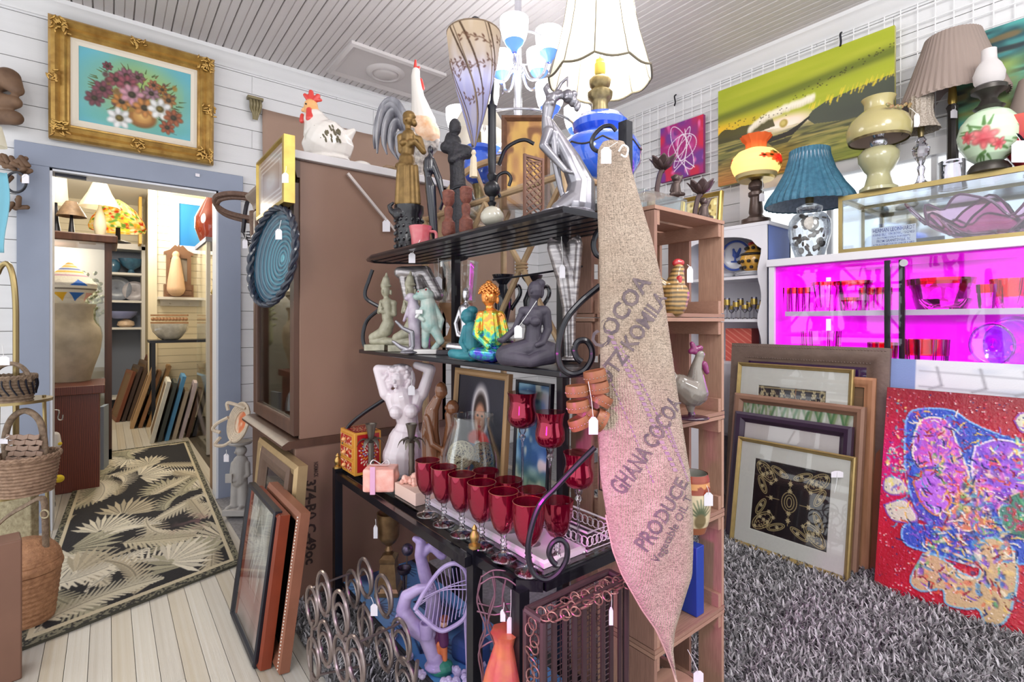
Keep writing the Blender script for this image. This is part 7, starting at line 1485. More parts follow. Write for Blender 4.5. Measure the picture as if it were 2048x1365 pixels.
P = np.stack([c0[0]+rr_[:, None]*np.cos(an+2.2), c0[1]+rr_[:, None]*np.sin(an+2.2), np.repeat((GT+(362-yy)*d_/FP)[:, None], 200, 1)], -1); pmesh('globe', gloss_p, P, c.a[::-1], t, closeu=True)
turn('collar', px_, d_, [(238, 26), (232, 34), (226, 24), (216, 16), (208, 22), (200, 38), (192, 38), (188, 30)], MATS['dark_cast'], GT+124*d_/FP, t); turn('chimney', px_, d_, [(190, 24), (180, 32), (165, 34), (148, 26), (138, 17), (116, 16), (116, 14.5), (138, 15)], translucent('frosted', .5, col=(236, 232, 232)), GT+172*d_/FP, t, close=False)
# red carved bowl at the picture edge
f = PX(2030, 340, 2.25, GT); t = T('red_bowl', 'glossy red and magenta carved bowl on a black strap at the right', 'bowl', f.p(2030, 345))
turn('bowl', 2055, 2.22, [(362, 20), (350, 30), (320, 58), (285, 72), (262, 76), (262, 70), (300, 50)], M('bowl_red', (170, 24, 66), .3, n=(14, 1), alt=(196, 70, 40), coat=.5), GT, t, lobes=9, la=.04)
MB().tube(smoothline([f.p(1985, 282, -30), f.p(2000, 280, -34), f.p(2025, 310, -34), f.p(2056, 338, -30)], 5), 5*f.k, 6, flat=.5).build('strap', blkf, t); price_tag(t, f, 2001, 314, 34, 42, (1992, 282), -40)
px_, d_ = 2075, 2.32; t = lampT('taupe_lamp', 'taupe lampshade cut off by the right picture edge', px_, d_, GT); turn('shade', px_, d_, [(205, 64), (198, 64), (130, 40)], taupe, GT+120*d_/FP, t, close=False); turn('stem', px_, d_, [(350, 30), (345, 30), (340, 8), (180, 6)], blkm, GT, t)
# pink freeform bowl in the case
P = np.zeros((96, 14, 3)); g0 = np.array((3.19, .43, GZ0+.013))
for i in range(96):
    a_ = 2*pi*i/96; wv = .5*sin(5*a_+.6)+.4*sin(9*a_)+.2*sin(14*a_+1)
    for j in range(14):
        v_ = j/13; r_ = .12+.88*v_**.9*(1+.16*wv*v_); z_ = .02+(.15+.075*wv)*v_**2.0; P[i, j] = g0+(.115*r_*cos(a_), .31*r_*sin(a_), z_)
t = T('freeform_bowl', 'large pink blown glass bowl with wavy rim inside the case', 'bowl', g0); MB().grid(P, True).build('bowl', G('pink_glass', (250, 200, 226), .06, gain=2.0, gl=(255, 226, 240)), t, smooth=180)
MB().tube([P[i, 13] for i in range(96)], .006, 6, closed=True).build('rim', M('rim_plum', (120, 50, 90), .15, coat=1), t); MB().lathe(g0[:2], [(.05, g0[2]-.001), (.05, g0[2]+.02)], 24).build('foot', MATS['pink_glass'], t)
# ------------------------------------------------------------------ glassware in the magenta cabinet
SZ = 1.263; cry = G('cut_crystal', (255, 214, 250), .06, gain=1.6, gl=(255, 225, 250)); rb = G('red_band', (220, 20, 50), .06, gain=1.2)
labs = {}
def ware(kind, label, px_, r, h, x=3.2, band=.0, z=SZ, lob=0, cat='glass', group='glassware in the magenta cabinet', flare=1.1):
    d_ = dx(px_, x); k = d_/FP; c0 = at(px_, HY, d_); q_ = 1/math.sqrt(1+((px_-CX)/FP)**2); r_, h_ = r*k*q_, h*k; t = T(kind, label, cat, (*c0[:2], z), group)
    MB().lathe(c0[:2], [(r_*.8, z), (r_*.85, z+h_*.1), (r_, z+h_*.6), (r_*flare, z+h_), (r_*flare*.94, z+h_), (r_*.92, z+h_*.6), (r_*.7, z+h_*.12)], 24, lobes=lob, la=.05 if lob else 0).build('body', cry, t, smooth=20 if lob else 50)
    if band: MB().lathe(c0[:2], [(r_*flare*.99, z+h_*(1-band)), (r_*flare*1.02, z+h_)], 24, close=False).build('red_band', rb, t)
for j in range(5): ware('red_rim_tumbler', 'red rimmed tumbler, %s from the left cabinet edge' % ['first', 'second', 'third', 'fourth', 'fifth'][j], 1562+j*13, 6.5, 48, 3.14+.06*(j % 2), .25, group='red rimmed tumblers')
ware('cut_bucket', 'large cut glass ice bucket with red rim in the cabinet', 1650, 26, 58, 3.2, .12, lob=14); ware('footed_dish', 'wide red rimmed dish on the shelf beside the ice bucket', 1706, 32, 60, 3.3, .14, flare=1.25, cat='dish'); ware('small_bowl', 'small cut bowl in front of the wide red dish', 1700, 17, 26, 3.12, .3, lob=10, cat='bowl')
for j in range(4): ware('punch_cup', 'cut glass punch cup, %s from the black door strip' % ['fourth', 'third', 'second', 'nearest'][j], 1726+j*17, 8, 46, 3.18+.05*(j % 2), .3, lob=8, cat='cup', group='punch cups')
ware('boat_dish', 'long red glass boat dish on the right of the cabinet shelf', 1880, 62, 62, 3.3, .2, flare=1.15, cat='dish'); ware('woven_dish', 'low woven glass dish below the boat dish', 1890, 52, 20, 3.16, .0, lob=30, cat='dish'); ware('water_glass', 'clear tumbler with red top by the right dishes', 1973, 20, 48, 3.12, .35); ware('red_casserole', 'red glass casserole at the right end of the shelf', 2022, 40, 60, 3.26, .6, lob=12, cat='dish')
f = PX(1874, 585, dx(1874, 3.1)); 
for nm, x, y, w_, h_ in (('a', 1874, 582, 14, 20), ('b', 1915, 562, 16, 15), ('c', 1985, 580, 17, 20)): pass
for kind, lab, px_, r, h in (('glass_heap', 'clear cut glass heap at the lower left of the cabinet', 1640, 38, 150), ('red_jar', 'red glass jar at the lower middle of the cabinet', 1765, 28, 142), ('red_tin', 'red lidded dish low on the right of the cabinet', 1850, 44, 158)): ware(kind, lab, px_, r, h, 3.2, .2 if 'red' in kind else 0, .72, 12, 'glass')
for px_, r_, lab in ((1985, 44, 'round clear glass plate standing at the lower right of the cabinet'), (2030, 60, 'large violet glass plate standing at the far right of the cabinet')):
    c0 = onx(px_, 690, 3.22 if r_ < 50 else 3.3); k = dx(px_, 3.2)/FP; mb = MB(); P = np.array([[c0+np.array((-.02*(q/r_)**2, cos(a_)*q*k*.8, sin(a_)*q*k)) for q in (1, r_*.5, r_*.8, r_)] for a_ in np.linspace(0, 2*pi, 41)[:-1]]); mb.grid(P, True).build('glass_plate', G('plate_violet', (226, 170, 250), .05, gain=1.4), label=lab, cat='plate', solid=.004)
# ------------------------------------------------------------------ hutch contents
HS = [1.486, 1.221, .951]
chw = M('china_white', (232, 232, 238), .25, coat=.5)
def plate_up(px_, py_, x, r, lab, art):
    c0 = onx(px_, py_, x); t = T('china_plate', lab, 'plate', c0-UP*r, 'blue and white plates'); P = np.array([[c0+np.array((.012-.02*q*q, cos(a_)*q*r, sin(a_)*q*r)) for q in (.02, .3, .6, .68, 1)] for a_ in np.linspace(0, 2*pi, 41)[:-1]]); MB().grid(P, True).build('plate', chw, t, solid=.004)
    MB().grid(np.array([[c0+np.array((-.012, cos(a_)*q*r, sin(a_)*q*r)) for q in (.84, .98)] for a_ in np.linspace(0, 2*pi, 41)]), False).build('blue_rim', M('rim_blue', (70, 96, 180), .3), t, solid=.002)
    if art:
        f = PX(px_, py_, dx(px_, x-.014)); fig('rooster_motif', MATS['rim_blue'], f, [(px_-4, py_-8, 3, px_-2, py_-2, 5), (px_+4, py_-4, 3, px_+9, py_-14, 3), (px_-2, py_+2, 2, px_-2, py_+10, 2), (px_-9, py_+12, 2, px_+10, py_+12, 2)], [(px_, py_-1, 0, 8, 6, 1.5), (px_-5, py_-12, 0, 3, 3, 1.5)], t, vox=.8, sm=1)
plate_up(1472, 512, 3.28, .105, 'blue rimmed plate with a blue rooster standing in the hutch', True); plate_up(1535, 512, 3.30, .10, 'blue rimmed plate standing behind the spotted hen', False); plate_up(1424, 512, 3.28, .10, 'blue rimmed plate standing behind the crate slats', False)
for px_, n_, lab in ((1442, 3, 'white plate lying in the left pile on the hutch shelf'), (1506, 4, 'white plate lying in the pile under the spotted hen')):
    for j in range(n_):
        d_ = dx(px_, 3.17); q = MB().lathe(at(px_, HY, d_)[:2], [(.05, HS[0]+j*.006), (.07, HS[0]+.002+j*.006), (.105, HS[0]+.009+j*.006), (.105, HS[0]+.011+j*.006), (.06, HS[0]+.005+j*.006)], 32).build('china_plate', chw, label=lab+', %s from the bottom' % ['first', 'second', 'third', 'fourth'][j], cat='plate', group='white plates piled in the hutch')
f = PX(1506, 545, dx(1506, 3.17)); f.o[2] = HS[0]+.031; t = T('spotted_hen', 'black and yellow spotted ceramic hen in the hutch', 'hen', f.p(1506, 545)); hs = M('hen_spot', (214, 160, 60), .35, coat=.4); hk = M('hen_black', (40, 34, 30), .35, coat=.4)
fig('body', hs, f, [(1506, 520, 22, 1506, 526, 22)], [(1506, 522, 0, 26, 22, 22), (1508, 498, 0, 12, 10, 11)], t, vox=1.2); fig('black_band', hk, f, [], [(1506, 511, 0, 26, 6, 23)], t, vox=1.2); fig('comb', hred, f, [(1500, 489, 4, 1516, 487, 4)], [], t)
mb = MB()
for yy_, n_, r_ in ((525, 12, 27), (537, 10, 23), (498, 7, 13.5)):
    for j in range(n_): a_ = j*2*pi/n_+yy_; f.e(mb, 1506+r_*cos(a_)*.98, yy_, r_*.86*sin(a_), 4, 3.6, 4, 0, 8)
mb.build('spots', hk, t, kind='stuff')
for j in range(11):
    px_ = 1436+j*9; d_ = dx(px_, 3.12+.09*(j % 2)); k = d_/FP; c0 = at(px_, HY, d_); z = HS[1]
    t = T('stem_glass', 'small stemmed glass on the middle hutch shelf, %d%s from the left' % (j+1, {1: 'st', 2: 'nd', 3: 'rd'}.get(j+1, 'th')), 'glass', (*c0[:2], z), 'stemmed glasses in the hutch'); hh = .095+.02*(j % 3)
    MB().lathe(c0[:2], [(.018, z), (.017, z+.003), (.004, z+.01), (.004, z+hh*.4), (.014, z+hh*.5), (.02, z+hh*.75), (.018, z+hh), (.017, z+hh), (.018, z+hh*.75), (.004, z+hh*.48)], 14).build('glass', clearg, t)
    MB().lathe(c0[:2], [(.0195, z+hh*.66), (.0203, z+hh*.8), (.0193, z+hh*.92)], 14, close=False).build('gilt_band', gilt_b, t)
c = Cv(60, 60, (214, 96, 84)); 
for j in range(-6, 12): c.line([(0, j*10), (60, j*10+34)], 1.5, (240, 170, 150), .8)
q = onx(1478, 690, 3.14); t = T('coral_box', 'coral patterned box on the low hutch shelf', 'box', (3.14, q[1], HS[2])); MB().box((3.141, q[1]-.08, HS[2]), (3.24, q[1]+.09, HS[2]+.21)).build('box', M('coral', (206, 100, 90), .6), t); c.mesh('pattern', VM('card_print', .6), (3.14, q[1]+.09, HS[2]+.21), (0, -.17, 0), (0, 0, -.21), t)
# ------------------------------------------------------------------ between doorway and cabinet
t = pframe('gold_edged_picture', 'gold box framed etching hung on the side of the china cabinet', (.562, 2.645, 1.685), (0, -1, 0), UP, (-1, 0, 0), .48, .275, [(0, -.035), (0, .008), (.012, .012), (.02, .002)], gilt_b, None)
c = Cv(80, 50, (150, 130, 124)); 
for q in (4, 8, 12): c.line([(q, q), (80-q, q), (80-q, 50-q), (q, 50-q), (q, q)], 1.2, (206, 200, 196))
c.ell(40, 25, 20, 10, 0, (196, 190, 186), .8, .5); c.mesh('picture', gloss_p, (.56, 2.625, 1.94), (0, -.44, 0), (0, 0, -.235), t); f = PX(574, 360, 2.0); price_tag(t, f, 574, 358, 13, 20, (576, 335), -8)
# teal ribbed tray
n0 = nrm((-.95, -.30, .05)); u0 = nrm(np.cross(UP, n0)); v0 = np.cross(n0, u0); c0 = np.array((.558, 2.295, 1.475)); an = math.radians(-18); u1 = u0*cos(an)+v0*sin(an); v1 = -u0*sin(an)+v0*cos(an)
t = T('teal_tray', 'oval teal ribbed basket tray hung beside the gold edged picture', 'tray', c0-UP*.2); qs = [0, .12, .3, .5, .68, .8, .9, 1.0]; na = 72
cc_ = Cv(na, 60, (60, 128, 146)); rad = np.linspace(.01, .92, 60); rib = .5+.5*np.cos(np.linspace(0, 60, 60)); cc_.mixm(np.repeat(rib[:, None], na, 1), (22, 54, 76), .8); cc_.mixm(np.clip(np.linspace(0, 1.6, 60)[:, None]-.9, 0, 1)*np.ones((60, na)), (30, 44, 66), .8); cc_.mixm(np.clip(1-np.linspace(0, 8, 60)[:, None], 0, 1)*np.ones((60, na)), (110, 190, 200), .8)
a_ = np.linspace(0, 2*pi, na, endpoint=False); P = c0+(u1*.165)[None, None]*(rad[:, None]*np.cos(a_))[..., None]+(v1*.215)[None, None]*(rad[:, None]*np.sin(a_))[..., None]+n0[None, None]*((.05*rad**3-.03)[:, None]*np.ones(na)+(.0025*rib)[:, None])[..., None]
pmesh('dish', VM('tray_lacquer', .2, coat=.6), P, cc_.a, t, closeu=True); P2 = P-n0*.008
for s_ in (0, 1): MB().tube([c0+u1*.165*.96*cos(b)*(1+.02*sin(14*b+s_*pi))+v1*.215*.96*sin(b)*(1+.02*sin(14*b+s_*pi))+n0*(.02+.008*cos(14*b+s_*pi)) for b in np.linspace(0, 2*pi, 181)[:-1]], .010, 8, closed=True).build('braided_rim', M('braid_dark', (38, 46, 64), .3, n=(40, .5), coat=.4), t)
MB().lathe((0, 0), [(.001, -.045), (.1, -.04), (.155, .0), (.16, .012), (.15, .004), (.1, -.03), (.001, -.036)], 40, sy=1.3).build('back', MATS['braid_dark'], t, loc=np.zeros(3)); o = bpy.context.scene.objects['back'] if 0 else [q for q in t.children if q.name.startswith('back')][0]
mtx = Matrix((u1, v1, n0)).transposed().to_4x4(); o.rotation_euler = mtx.to_euler(); o.location = Vector(c0-WL[t.name])
f = PX(560, 470, 2.1); price_tag(t, f, 561, 470, 13, 21, (566, 442), -8)
# wire basket and stack on the longcase clock
wz = 1.601; px_, d_ = 517, 3.12; c0 = at(px_, HY, d_); k = d_/FP; t = T('wire_basket', 'black wire cone basket standing on the longcase clock', 'basket', (*c0[:2], wz)); 
for j in range(9): MB().tube(arc((*c0[:2], wz+.006+j*.017), (1, 0, 0), (0, 1, 0), (10+j*2.2)*k, 0, 2*pi, 24)[:-1], .003, 5, closed=True).build('wire_hoop', blkf, t)
for j in range(8): b = j*pi/4; MB().tube([(c0[0]+10*k*cos(b), c0[1]+10*k*sin(b), wz+.006), (c0[0]+28*k*cos(b), c0[1]+28*k*sin(b), wz+.142)], .003, 5).build('upright', blkf, t)
MB().tube(smoothline([(c0[0]-28*k, c0[1], wz+.142), (c0[0]-20*k, c0[1], wz+.33), (c0[0], c0[1], wz+.40), (c0[0]+20*k, c0[1], wz+.33), (c0[0]+28*k, c0[1], wz+.142)], 6), .012, 8).build('bound_handle', M('braid_black', (40, 36, 44), .5, bump=(90, .8)), t)
f = PX(488, 490, 3.0); price_tag(t, f, 490, 488, 10, 18, (492, 460), 0)
f = PX(475, 408, 3.0); ropeb = M('rope_brown', (120, 92, 78), .6, n=(80, 1), alt=(80, 58, 48), bump=(120, .8)); t = T('rope_basket', 'brown rope handled basket reaching out beside the doorway', 'basket', (*f.p(520, 440)[:2], wz))
for s_ in (0, 1): MB().tube(smoothline([f.p(x, y+2*s_*3, w+8*s_) for x, y, w in ((525, 398, 10), (500, 392, -6), (468, 391, -16), (440, 396, -12), (431, 408, 0), (442, 420, 14), (470, 428, 22), (505, 434, 20), (525, 436, 14))], 6), 5*f.k, 8).build('handle', ropeb, t)
turn('basket', 524, 3.0, [(480, 14), (470, 18), (440, 24), (400, 26), (396, 26), (398, 22)], ropeb, wz, t, n=20)
# bottle in the china cabinet
turn('green_bottle', 588, 2.42, [(862, 16), (858, 18), (815, 18), (800, 15), (785, 7), (765, 6), (760, 7), (758, 5)], G('bottle_green', (110, 130, 70), .05, gain=1.4), .702, None, 'dark green bottle behind the cabinet glass', 'bottle')
# stone boy with a plate hat
stone = M('stone_grey', (176, 172, 170), .85, n=(20, .15), bump=(60, .3)); f = PX(474, 1026, 3.14, .002); t = T('stone_boy', 'grey stone figure of a boy holding a book beside the doorway', 'statue', f.p(478, 1020))
MB().obox(f.p(478, 1014, 0), (44*f.k, 44*f.k, 12*f.k), (RV, FV, UP)).build('plinth', stone, t, bevel=.004)
fig('boy', stone, f, [(470, 1004, 9, 472, 960, 9), (487, 1004, 9, 486, 960, 9), (479, 955, 15, 481, 918, 14), (468, 922, 6, 464, 944, 5), (464, 944, 5, 474, 950, 4, 0, -14), (494, 922, 6, 496, 944, 5), (496, 944, 5, 476, 952, 4, 0, -14), (482, 910, 6, 482, 902, 6), (468, 1007, 6, 462, 1008, 5, 0, -12), (488, 1007, 6, 486, 1008, 5, 0, -14)], [(482, 896, 0, 11, 11, 11), (476, 897, -10, 2.5, 3, 3)], t, vox=1.0)
MB().obox(f.p(468, 946, -18), (13*f.k, 4*f.k, 17*f.k), (RV, FV, UP)).build('book', stone, t); turn('plate_hat', 480, 3.14, [(892, 6), (886, 10), (882, 24), (879, 26), (877, 24), (880, 8)], stone, .002+(1026-892)*f.k, t)
price_tag(t, f, 466, 904, 10, 16, (466, 888), -24)
# painted basket leaning on the hat
f = PX(472, 876, 3.12); f.o[2] = .002+(1026-876)*3.14/FP; t = T('handled_basket_plate', 'cream rope plate with orange painted centre on the stone boy', 'plate', f.p(478, 880)); rope = M('rope_cream', (216, 200, 180), .8, n=(60, .25), bump=(90, .8)); c0 = f.p(482, 838); n0 = nrm(-FV*.75-RV*.55+UP*.25); u0 = nrm(np.cross(UP, n0)); v0 = np.cross(n0, u0); k = f.k
for j in range(5): MB().tube(arc(c0+n0*(.004*j), u0, v0, (24+j*3.4)*k, 0, 2*pi, 36)[:-1], 3*k, 6, closed=True).build('coil', rope, t)
c = Cv(50, 50, (214, 120, 80)); c.mixm(np.clip((c.noise(9, 9, 2)-.45)*3, 0, 1), (240, 226, 206), .9); c.mesh('painted_centre', canvas_p, c0-u0*25*k+v0*25*k-n0*.002, u0*50*k, -v0*50*k, t)
for s_, P in ((-1, [(446, 856), (432, 850), (440, 838), (462, 826)]), (1, [(462, 812), (460, 798), (474, 800), (496, 808)]), (2, [(446, 866), (436, 880), (452, 882), (470, 872)])): MB().tube(smoothline([f.p(x, y, -10) for x, y in P], 5), 3.4*k, 6).build('handle', rope, t)
# ------------------------------------------------------------------ left edge: baskets
wk = [M('wicker_%d' % i, a, .7, n=(60, 1), alt=b, bump=(140, .9)) for i, (a, b) in enumerate((((172, 142, 118), (112, 86, 68)), ((150, 128, 106), (92, 74, 60)), ((196, 146, 108), (150, 104, 74)), ((196, 184, 150), (140, 126, 96))))]
brs = M('stand_brass', (170, 150, 104), .3, .8)
S0 = at(10, HY, 2.12); st = T('basket_stand', 'brass hoop stand holding the stacked baskets at the left edge', 'stand', (S0[0], S0[1], 0)); f = PX(10, 700, 2.12)
for s_ in (-1, 1): MB().tube([(S0[0]+.17*s_, S0[1]+.02, 0), (S0[0]+.17*s_, S0[1]+.02, 1.2)], .009, 8).build('post', brs, st) if s_ < 0 else None
MB().tube(smoothline([f.p(x, y, 8) for x, y in ((24, 1000), (24, 700), (23, 600), (16, 545), (4, 526), (-12, 545), (-18, 600), (-19, 1000))], 5), 5*f.k, 8).build('hoop', brs, st)
for z in (.495, .875): MB().lathe((S0[0]+.02, S0[1]), [(.13, z-.012), (.13, z)], 28).build('shelf', brs, st)
for j in range(3): b = j*2*pi/3; MB().tube([(S0[0]+.02+.12*cos(b), S0[1]+.12*sin(b), 0), (S0[0]+.02+.10*cos(b), S0[1]+.10*sin(b), .885)], .007, 8).build('leg', brs, st)
def basket(name, label, px_, d_, z, y0, y1, r0, r1, mt, rows=10):
    t = T(name, label, 'basket', (*at(px_, HY, d_)[:2], z)); pr = []; prof = []
    for i in range(rows*4+1): s_ = i/(rows*4); prof.append((y0+(y1-y0)*s_, (r0+(r1-r0)*s_**.8)+1.6*cos(i*pi/2)))
    turn('woven_body', px_, d_, prof+[(y1, r1-6), (y0-8, r0-6)], mt, z, t, n=56, lobes=28, la=.012); 
    c0 = at(px_, HY, d_); a = (px_-CX)/FP; q = d_/(FP*math.sqrt(1+a*a)); zt_ = z+(y0-y1)*d_/FP
    for s_ in (0, 1): MB().tube([(c0[0]+(r1*q)*cos(b), c0[1]+r1*q*sin(b), zt_+.006*cos(16*b+s_*pi)) for b in np.linspace(0, 2*pi, 97)[:-1]], .007, 6, closed=True).build('braided_rim', mt, t)
    return t, c0, r1*q, zt_
t, c0, r_, zt_ = basket('wicker_basket', 'dark wicker basket with looped handle on the upper left', 22, 2.08, .876, 808, 760, 46, 52, wk[1], 8)
MB().tube(arc((c0[0]+.0, c0[1], zt_-.02), nrm((RX, RY, 0)), UP, r_, 0, pi, 20), .009, 8).build('handle', wk[1], t)
for j in range(9):
    b = .2+j*.3; MB().tube(smoothline([(c0[0]+r_*cos(b+4), c0[1]+r_*sin(b+4), zt_+.01), (c0[0]+r_*1.08*cos(b+4), c0[1]+r_*1.08*sin(b+4), zt_-.03), (c0[0]+r_*cos(b+4.25), c0[1]+r_*sin(b+4.25), zt_-.07)], 4), .003, 5).build('black_vine', blkf, t)
f = PX(12, 690, 1.98); price_tag(t, f, 8, 722, 22, 18, (4, 690), 0)
t, c0, r_, zt_ = basket('wicker_basket', 'light brown wicker basket with tall hoop handle holding the woven bag', 52, 2.1, .496, 988, 915, 58, 72, wk[0], 11)
f = PX(52, 915, 2.1); MB().tube(smoothline([f.p(x, y, 0) for x, y in ((14, 930), (10, 880), (22, 840), (50, 822), (78, 840), (88, 880), (90, 925))], 6), 6*f.k, 10).build('handle', wk[1], t)
bagm = M('bag_tan', (150, 124, 108), .55); t = T('woven_bag', 'tan woven leather bag sitting in the wicker basket', 'bag', f.p(58, 925)); cen = f.p(58, 896, 0)
fig('body', M('bag_dark', (96, 76, 66), .7), f, [(32, 920, 10, 85, 920, 10), (36, 880, 8, 80, 884, 8), (34, 900, 10, 84, 902, 10)], [], t)
for i in range(6):
    for j in range(5):
        x, y = 30+i*11+(j % 2)*5, 872+j*11; MB().obox(f.p(x, y, -12-(1 if (i+j) % 2 else 0)), (12*f.k, 2.4*f.k, 9.5*f.k), (nrm(RV+UP*(.25 if (i+j) % 2 else -.2)), FV, nrm(UP+RV*.2))).build('leather_strip', bagm, t, bevel=.001)
price_tag(t, f, 28, 878, 18, 10, (40, 868), -22)
MB().obox(at(22, 1040, 2.3), (.22, .04, .26), (RV, FV, UP)).build('seagrass_panel', wk[3], label='upright seagrass panel behind the picnic basket', cat='panel', bevel=.004)
pcx, pcd = 52, 2.02; t = T('picnic_basket', 'domed honey coloured picnic basket on the floor at the left', 'basket', (*at(pcx, HY, pcd)[:2], .004)); 
turn('body', pcx, pcd, [(1248-i*2.4, 60+i*.35+1.2*cos(i*pi/2)) for i in range(44)], wk[2], .004, t, n=48); turn('lid', pcx, pcd, [(1143, 78), (1136, 80), (1130, 78)]+[(1130-i*3, 76*math.sqrt(max(.02, 1-(i/17)**2))+.8*cos(i*pi)) for i in range(1, 17)], wk[2], .004+105*pcd/FP, t, n=48)
f = PX(pcx, 1248, pcd, .004); MB().tube(smoothline([f.p(x, y, 0) for x, y in ((-20, 1130), (-18, 1075), (10, 1040), (50, 1015), (85, 1000), (90, 1040), (92, 1100), (95, 1135))], 5), 6*f.k, 8, flat=.5).build('handle', wk[1], t); price_tag(t, f, 44, 1044, 17, 22, (40, 1002), -60)
MB().tube(arc(f.p(93, 1030, -4), RV, UP, 8*f.k, 0, 2*pi, 20)[:-1], 1.6*f.k, 6, closed=True).build('ring', wk[3], t)
p = onz(2, 1345, .001); MB().obox(np.array((p[0]-.075, p[1]-.06, .235)), (.26, .1, .47), (nrm((1, .15, 0)), nrm((-.15, 1, 0)), UP)).build('brown_box', M('box_brown', (128, 92, 76), .5, n=(8, .2)), label='brown wooden box at the lower left corner', cat='box', bevel=.005)
# wall things at the far left
f = PX(10, 200, dy(10, WY-.09)); dk = M('driftwood_brown', (134, 104, 80), .7, n=(12, 1), alt=(86, 62, 46), bump=(30, .5)); fig('driftwood_slab', dk, f, [(-20, 160, 26, 16, 158, 20), (16, 158, 22, 34, 180, 12), (-20, 232, 16, 30, 236, 14), (-20, 205, 26, 30, 205, 12)], [], label='weathered driftwood slab hung on the wall at the upper left', cat='driftwood', vox=2)
f = PX(20, 360, dy(20, WY-.08)); t = T('twig_wreath', 'knobbly twig wreath with black ring on the casing at left', 'wreath', f.p(20, 420)); g = np.random.default_rng(2)
for j in range(30):
    x, y = [(g.random()*40, 318+g.random()*16), (40+g.random()*14, 318+g.random()*50), (g.random()*44, 400+g.random()*16), (4+g.random()*14, 318+g.random()*90)][j % 4]; mb = MB(); a_ = g.random()*pi; f.c(mb, x-8*cos(a_), y-8*sin(a_), 4.5, x+8*cos(a_), y+8*sin(a_), 4.5, g.normal()*4, g.normal()*4); mb.build('twig', dk, t)
MB().tube(arc(f.p(44, 368, -12), RV, UP, 20*f.k, 0, 2*pi, 28)[:-1], 2.4*f.k, 8, closed=True).build('black_ring', blkf, t); price_tag(t, f, 66, 362, 14, 18, (60, 360), -16)
f = PX(4, 430, 2.5); mb = MB(); P = np.array([[f.p(-30+40*u+6*sin(v*5), 345+160*v, 6*sin(u*9)) for v in np.linspace(0, 1, 14)] for u in np.linspace(0, 1, 16)]); mb.grid(P).build('blue_scarf', M('scarf_blue', (130, 190, 208), .9), label='pale blue knitted scarf hanging at the left edge', cat='scarf', solid=.006)
f = PX(0, 300, 2.4); turn('hat_lampshade', -14, 2.45, [(292, 30), (270, 24), (252, 18)], translucent('cream_shade', .45, col=(238, 232, 214)), None, None, 'cream lampshade just showing at the left edge', 'lampshade', close=False)
# ------------------------------------------------------------------ far room
br = structure('wall_chimney', MB().box((.41, 7.5, 0), (1.36, 9.2, 3.0)), M('cream_gap', (170, 158, 132), .8), 'cream chimney breast of the far room')
for i in range(34): piece('board', UC, br, (.44, 7.49, i*.088), (1.35, 7.5, i*.088+.084))
piece('corner_board', UC, br, (.38, 7.47, 0), (.47, 7.52, 3.0))
fx = T('tube_light', 'bright fluorescent tube light on the far room ceiling', 'light fixture', (.1, 5.9, 2.72)); 
MB().box((-.35, 5.85, 2.75), (.75, 5.97, 2.79)).build('housing', wht, fx); MB().box((-.33, 5.86, 2.70), (.73, 5.96, 2.75)).build('diffuser', M('tube_white', (255, 255, 250), .4, emis=(255, 252, 240), es=4), fx)
rw = M('red_wood', (120, 58, 42), .35, n=(6, 1), alt=(84, 36, 28), stretch=(5, 5, .8), wave=(6, 6, 'X'))
t = T('wood_pedestal', 'red brown wood grain pedestal cabinet inside the doorway', 'pedestal', (-.33, 5.0, 0)); MB().box((-.62, 4.72, .001), (-.045, 5.2, .69)).build('carcass', rw, t, bevel=.003); MB().box((-.66, 4.68, .69), (-.015, 5.23, .75)).build('top', rw, t, bevel=.004)
px_, d_ = 142, 3.88; t = T('ceramic_urn', 'large weathered cream urn on the wood pedestal', 'urn', (*at(px_, HY, d_)[:2], .751)); urn = M('urn_cream', (206, 192, 170), .6, n=(7, 1), alt=(150, 138, 120), bump=(20, .3))
turn('body', px_, d_, [(756, 40), (748, 42), (730, 48), (700, 60), (670, 64), (650, 60), (640, 50), (632, 46), (612, 46), (606, 52), (602, 52), (604, 44)], urn, .751, t); MB().lathe(at(px_, HY, d_)[:2], [(.155, .751+(756-655)*d_/FP), (.158, .751+(756-650)*d_/FP), (.15, .751+(756-646)*d_/FP)], 36, lobes=18, la=.02, close=False).build('band', urn, t)
c = Cv(160, 90, (226, 220, 206)); 
for q in range(8):
    x = q*20+10; c.poly([(x-9, 66), (x+9, 66), (x, 84)], [(48, 110, 190), (226, 170, 160), (226, 176, 40)][q % 3]); c.poly([(x-9, 52), (x+9, 52), (x, 38)], [(40, 104, 196), (214, 206, 196)][q % 2])
for y, col in ((4, (214, 160, 40)), (10, (226, 180, 60)), (16, (90, 110, 190)), (22, (226, 180, 50)), (30, (200, 150, 170)), (58, (120, 110, 100))): c.line([(0, y), (160, y)], 3, col)
bp_ = [(600, 30), (590, 34), (570, 56), (560, 58), (552, 48), (542, 36), (528, 18), (516, 3)]; yy = np.linspace(516, 600, 90); rr_ = np.interp(yy, [p[0] for p in bp_[::-1]], [p[1] for p in bp_[::-1]])*d_/FP/math.sqrt(1+((px_-CX)/FP)**2); an = np.linspace(0, 2*pi, 160, endpoint=False); c0 = at(px_-3, HY, d_); zb_ = .751+(756-602)*d_/FP
t = T('painted_basket', 'lidded basket with blue and yellow triangles on top of the urn', 'basket', (*c0[:2], zb_)); P = np.stack([c0[0]+rr_[:, None]*np.cos(an), c0[1]+rr_[:, None]*np.sin(an), np.repeat((zb_+(600-yy)*d_/FP)[:, None], 160, 1)], -1); pmesh('woven_body', VM('basket_paint', .7, bump=(80, .5)), P, c.a, t, closeu=True)
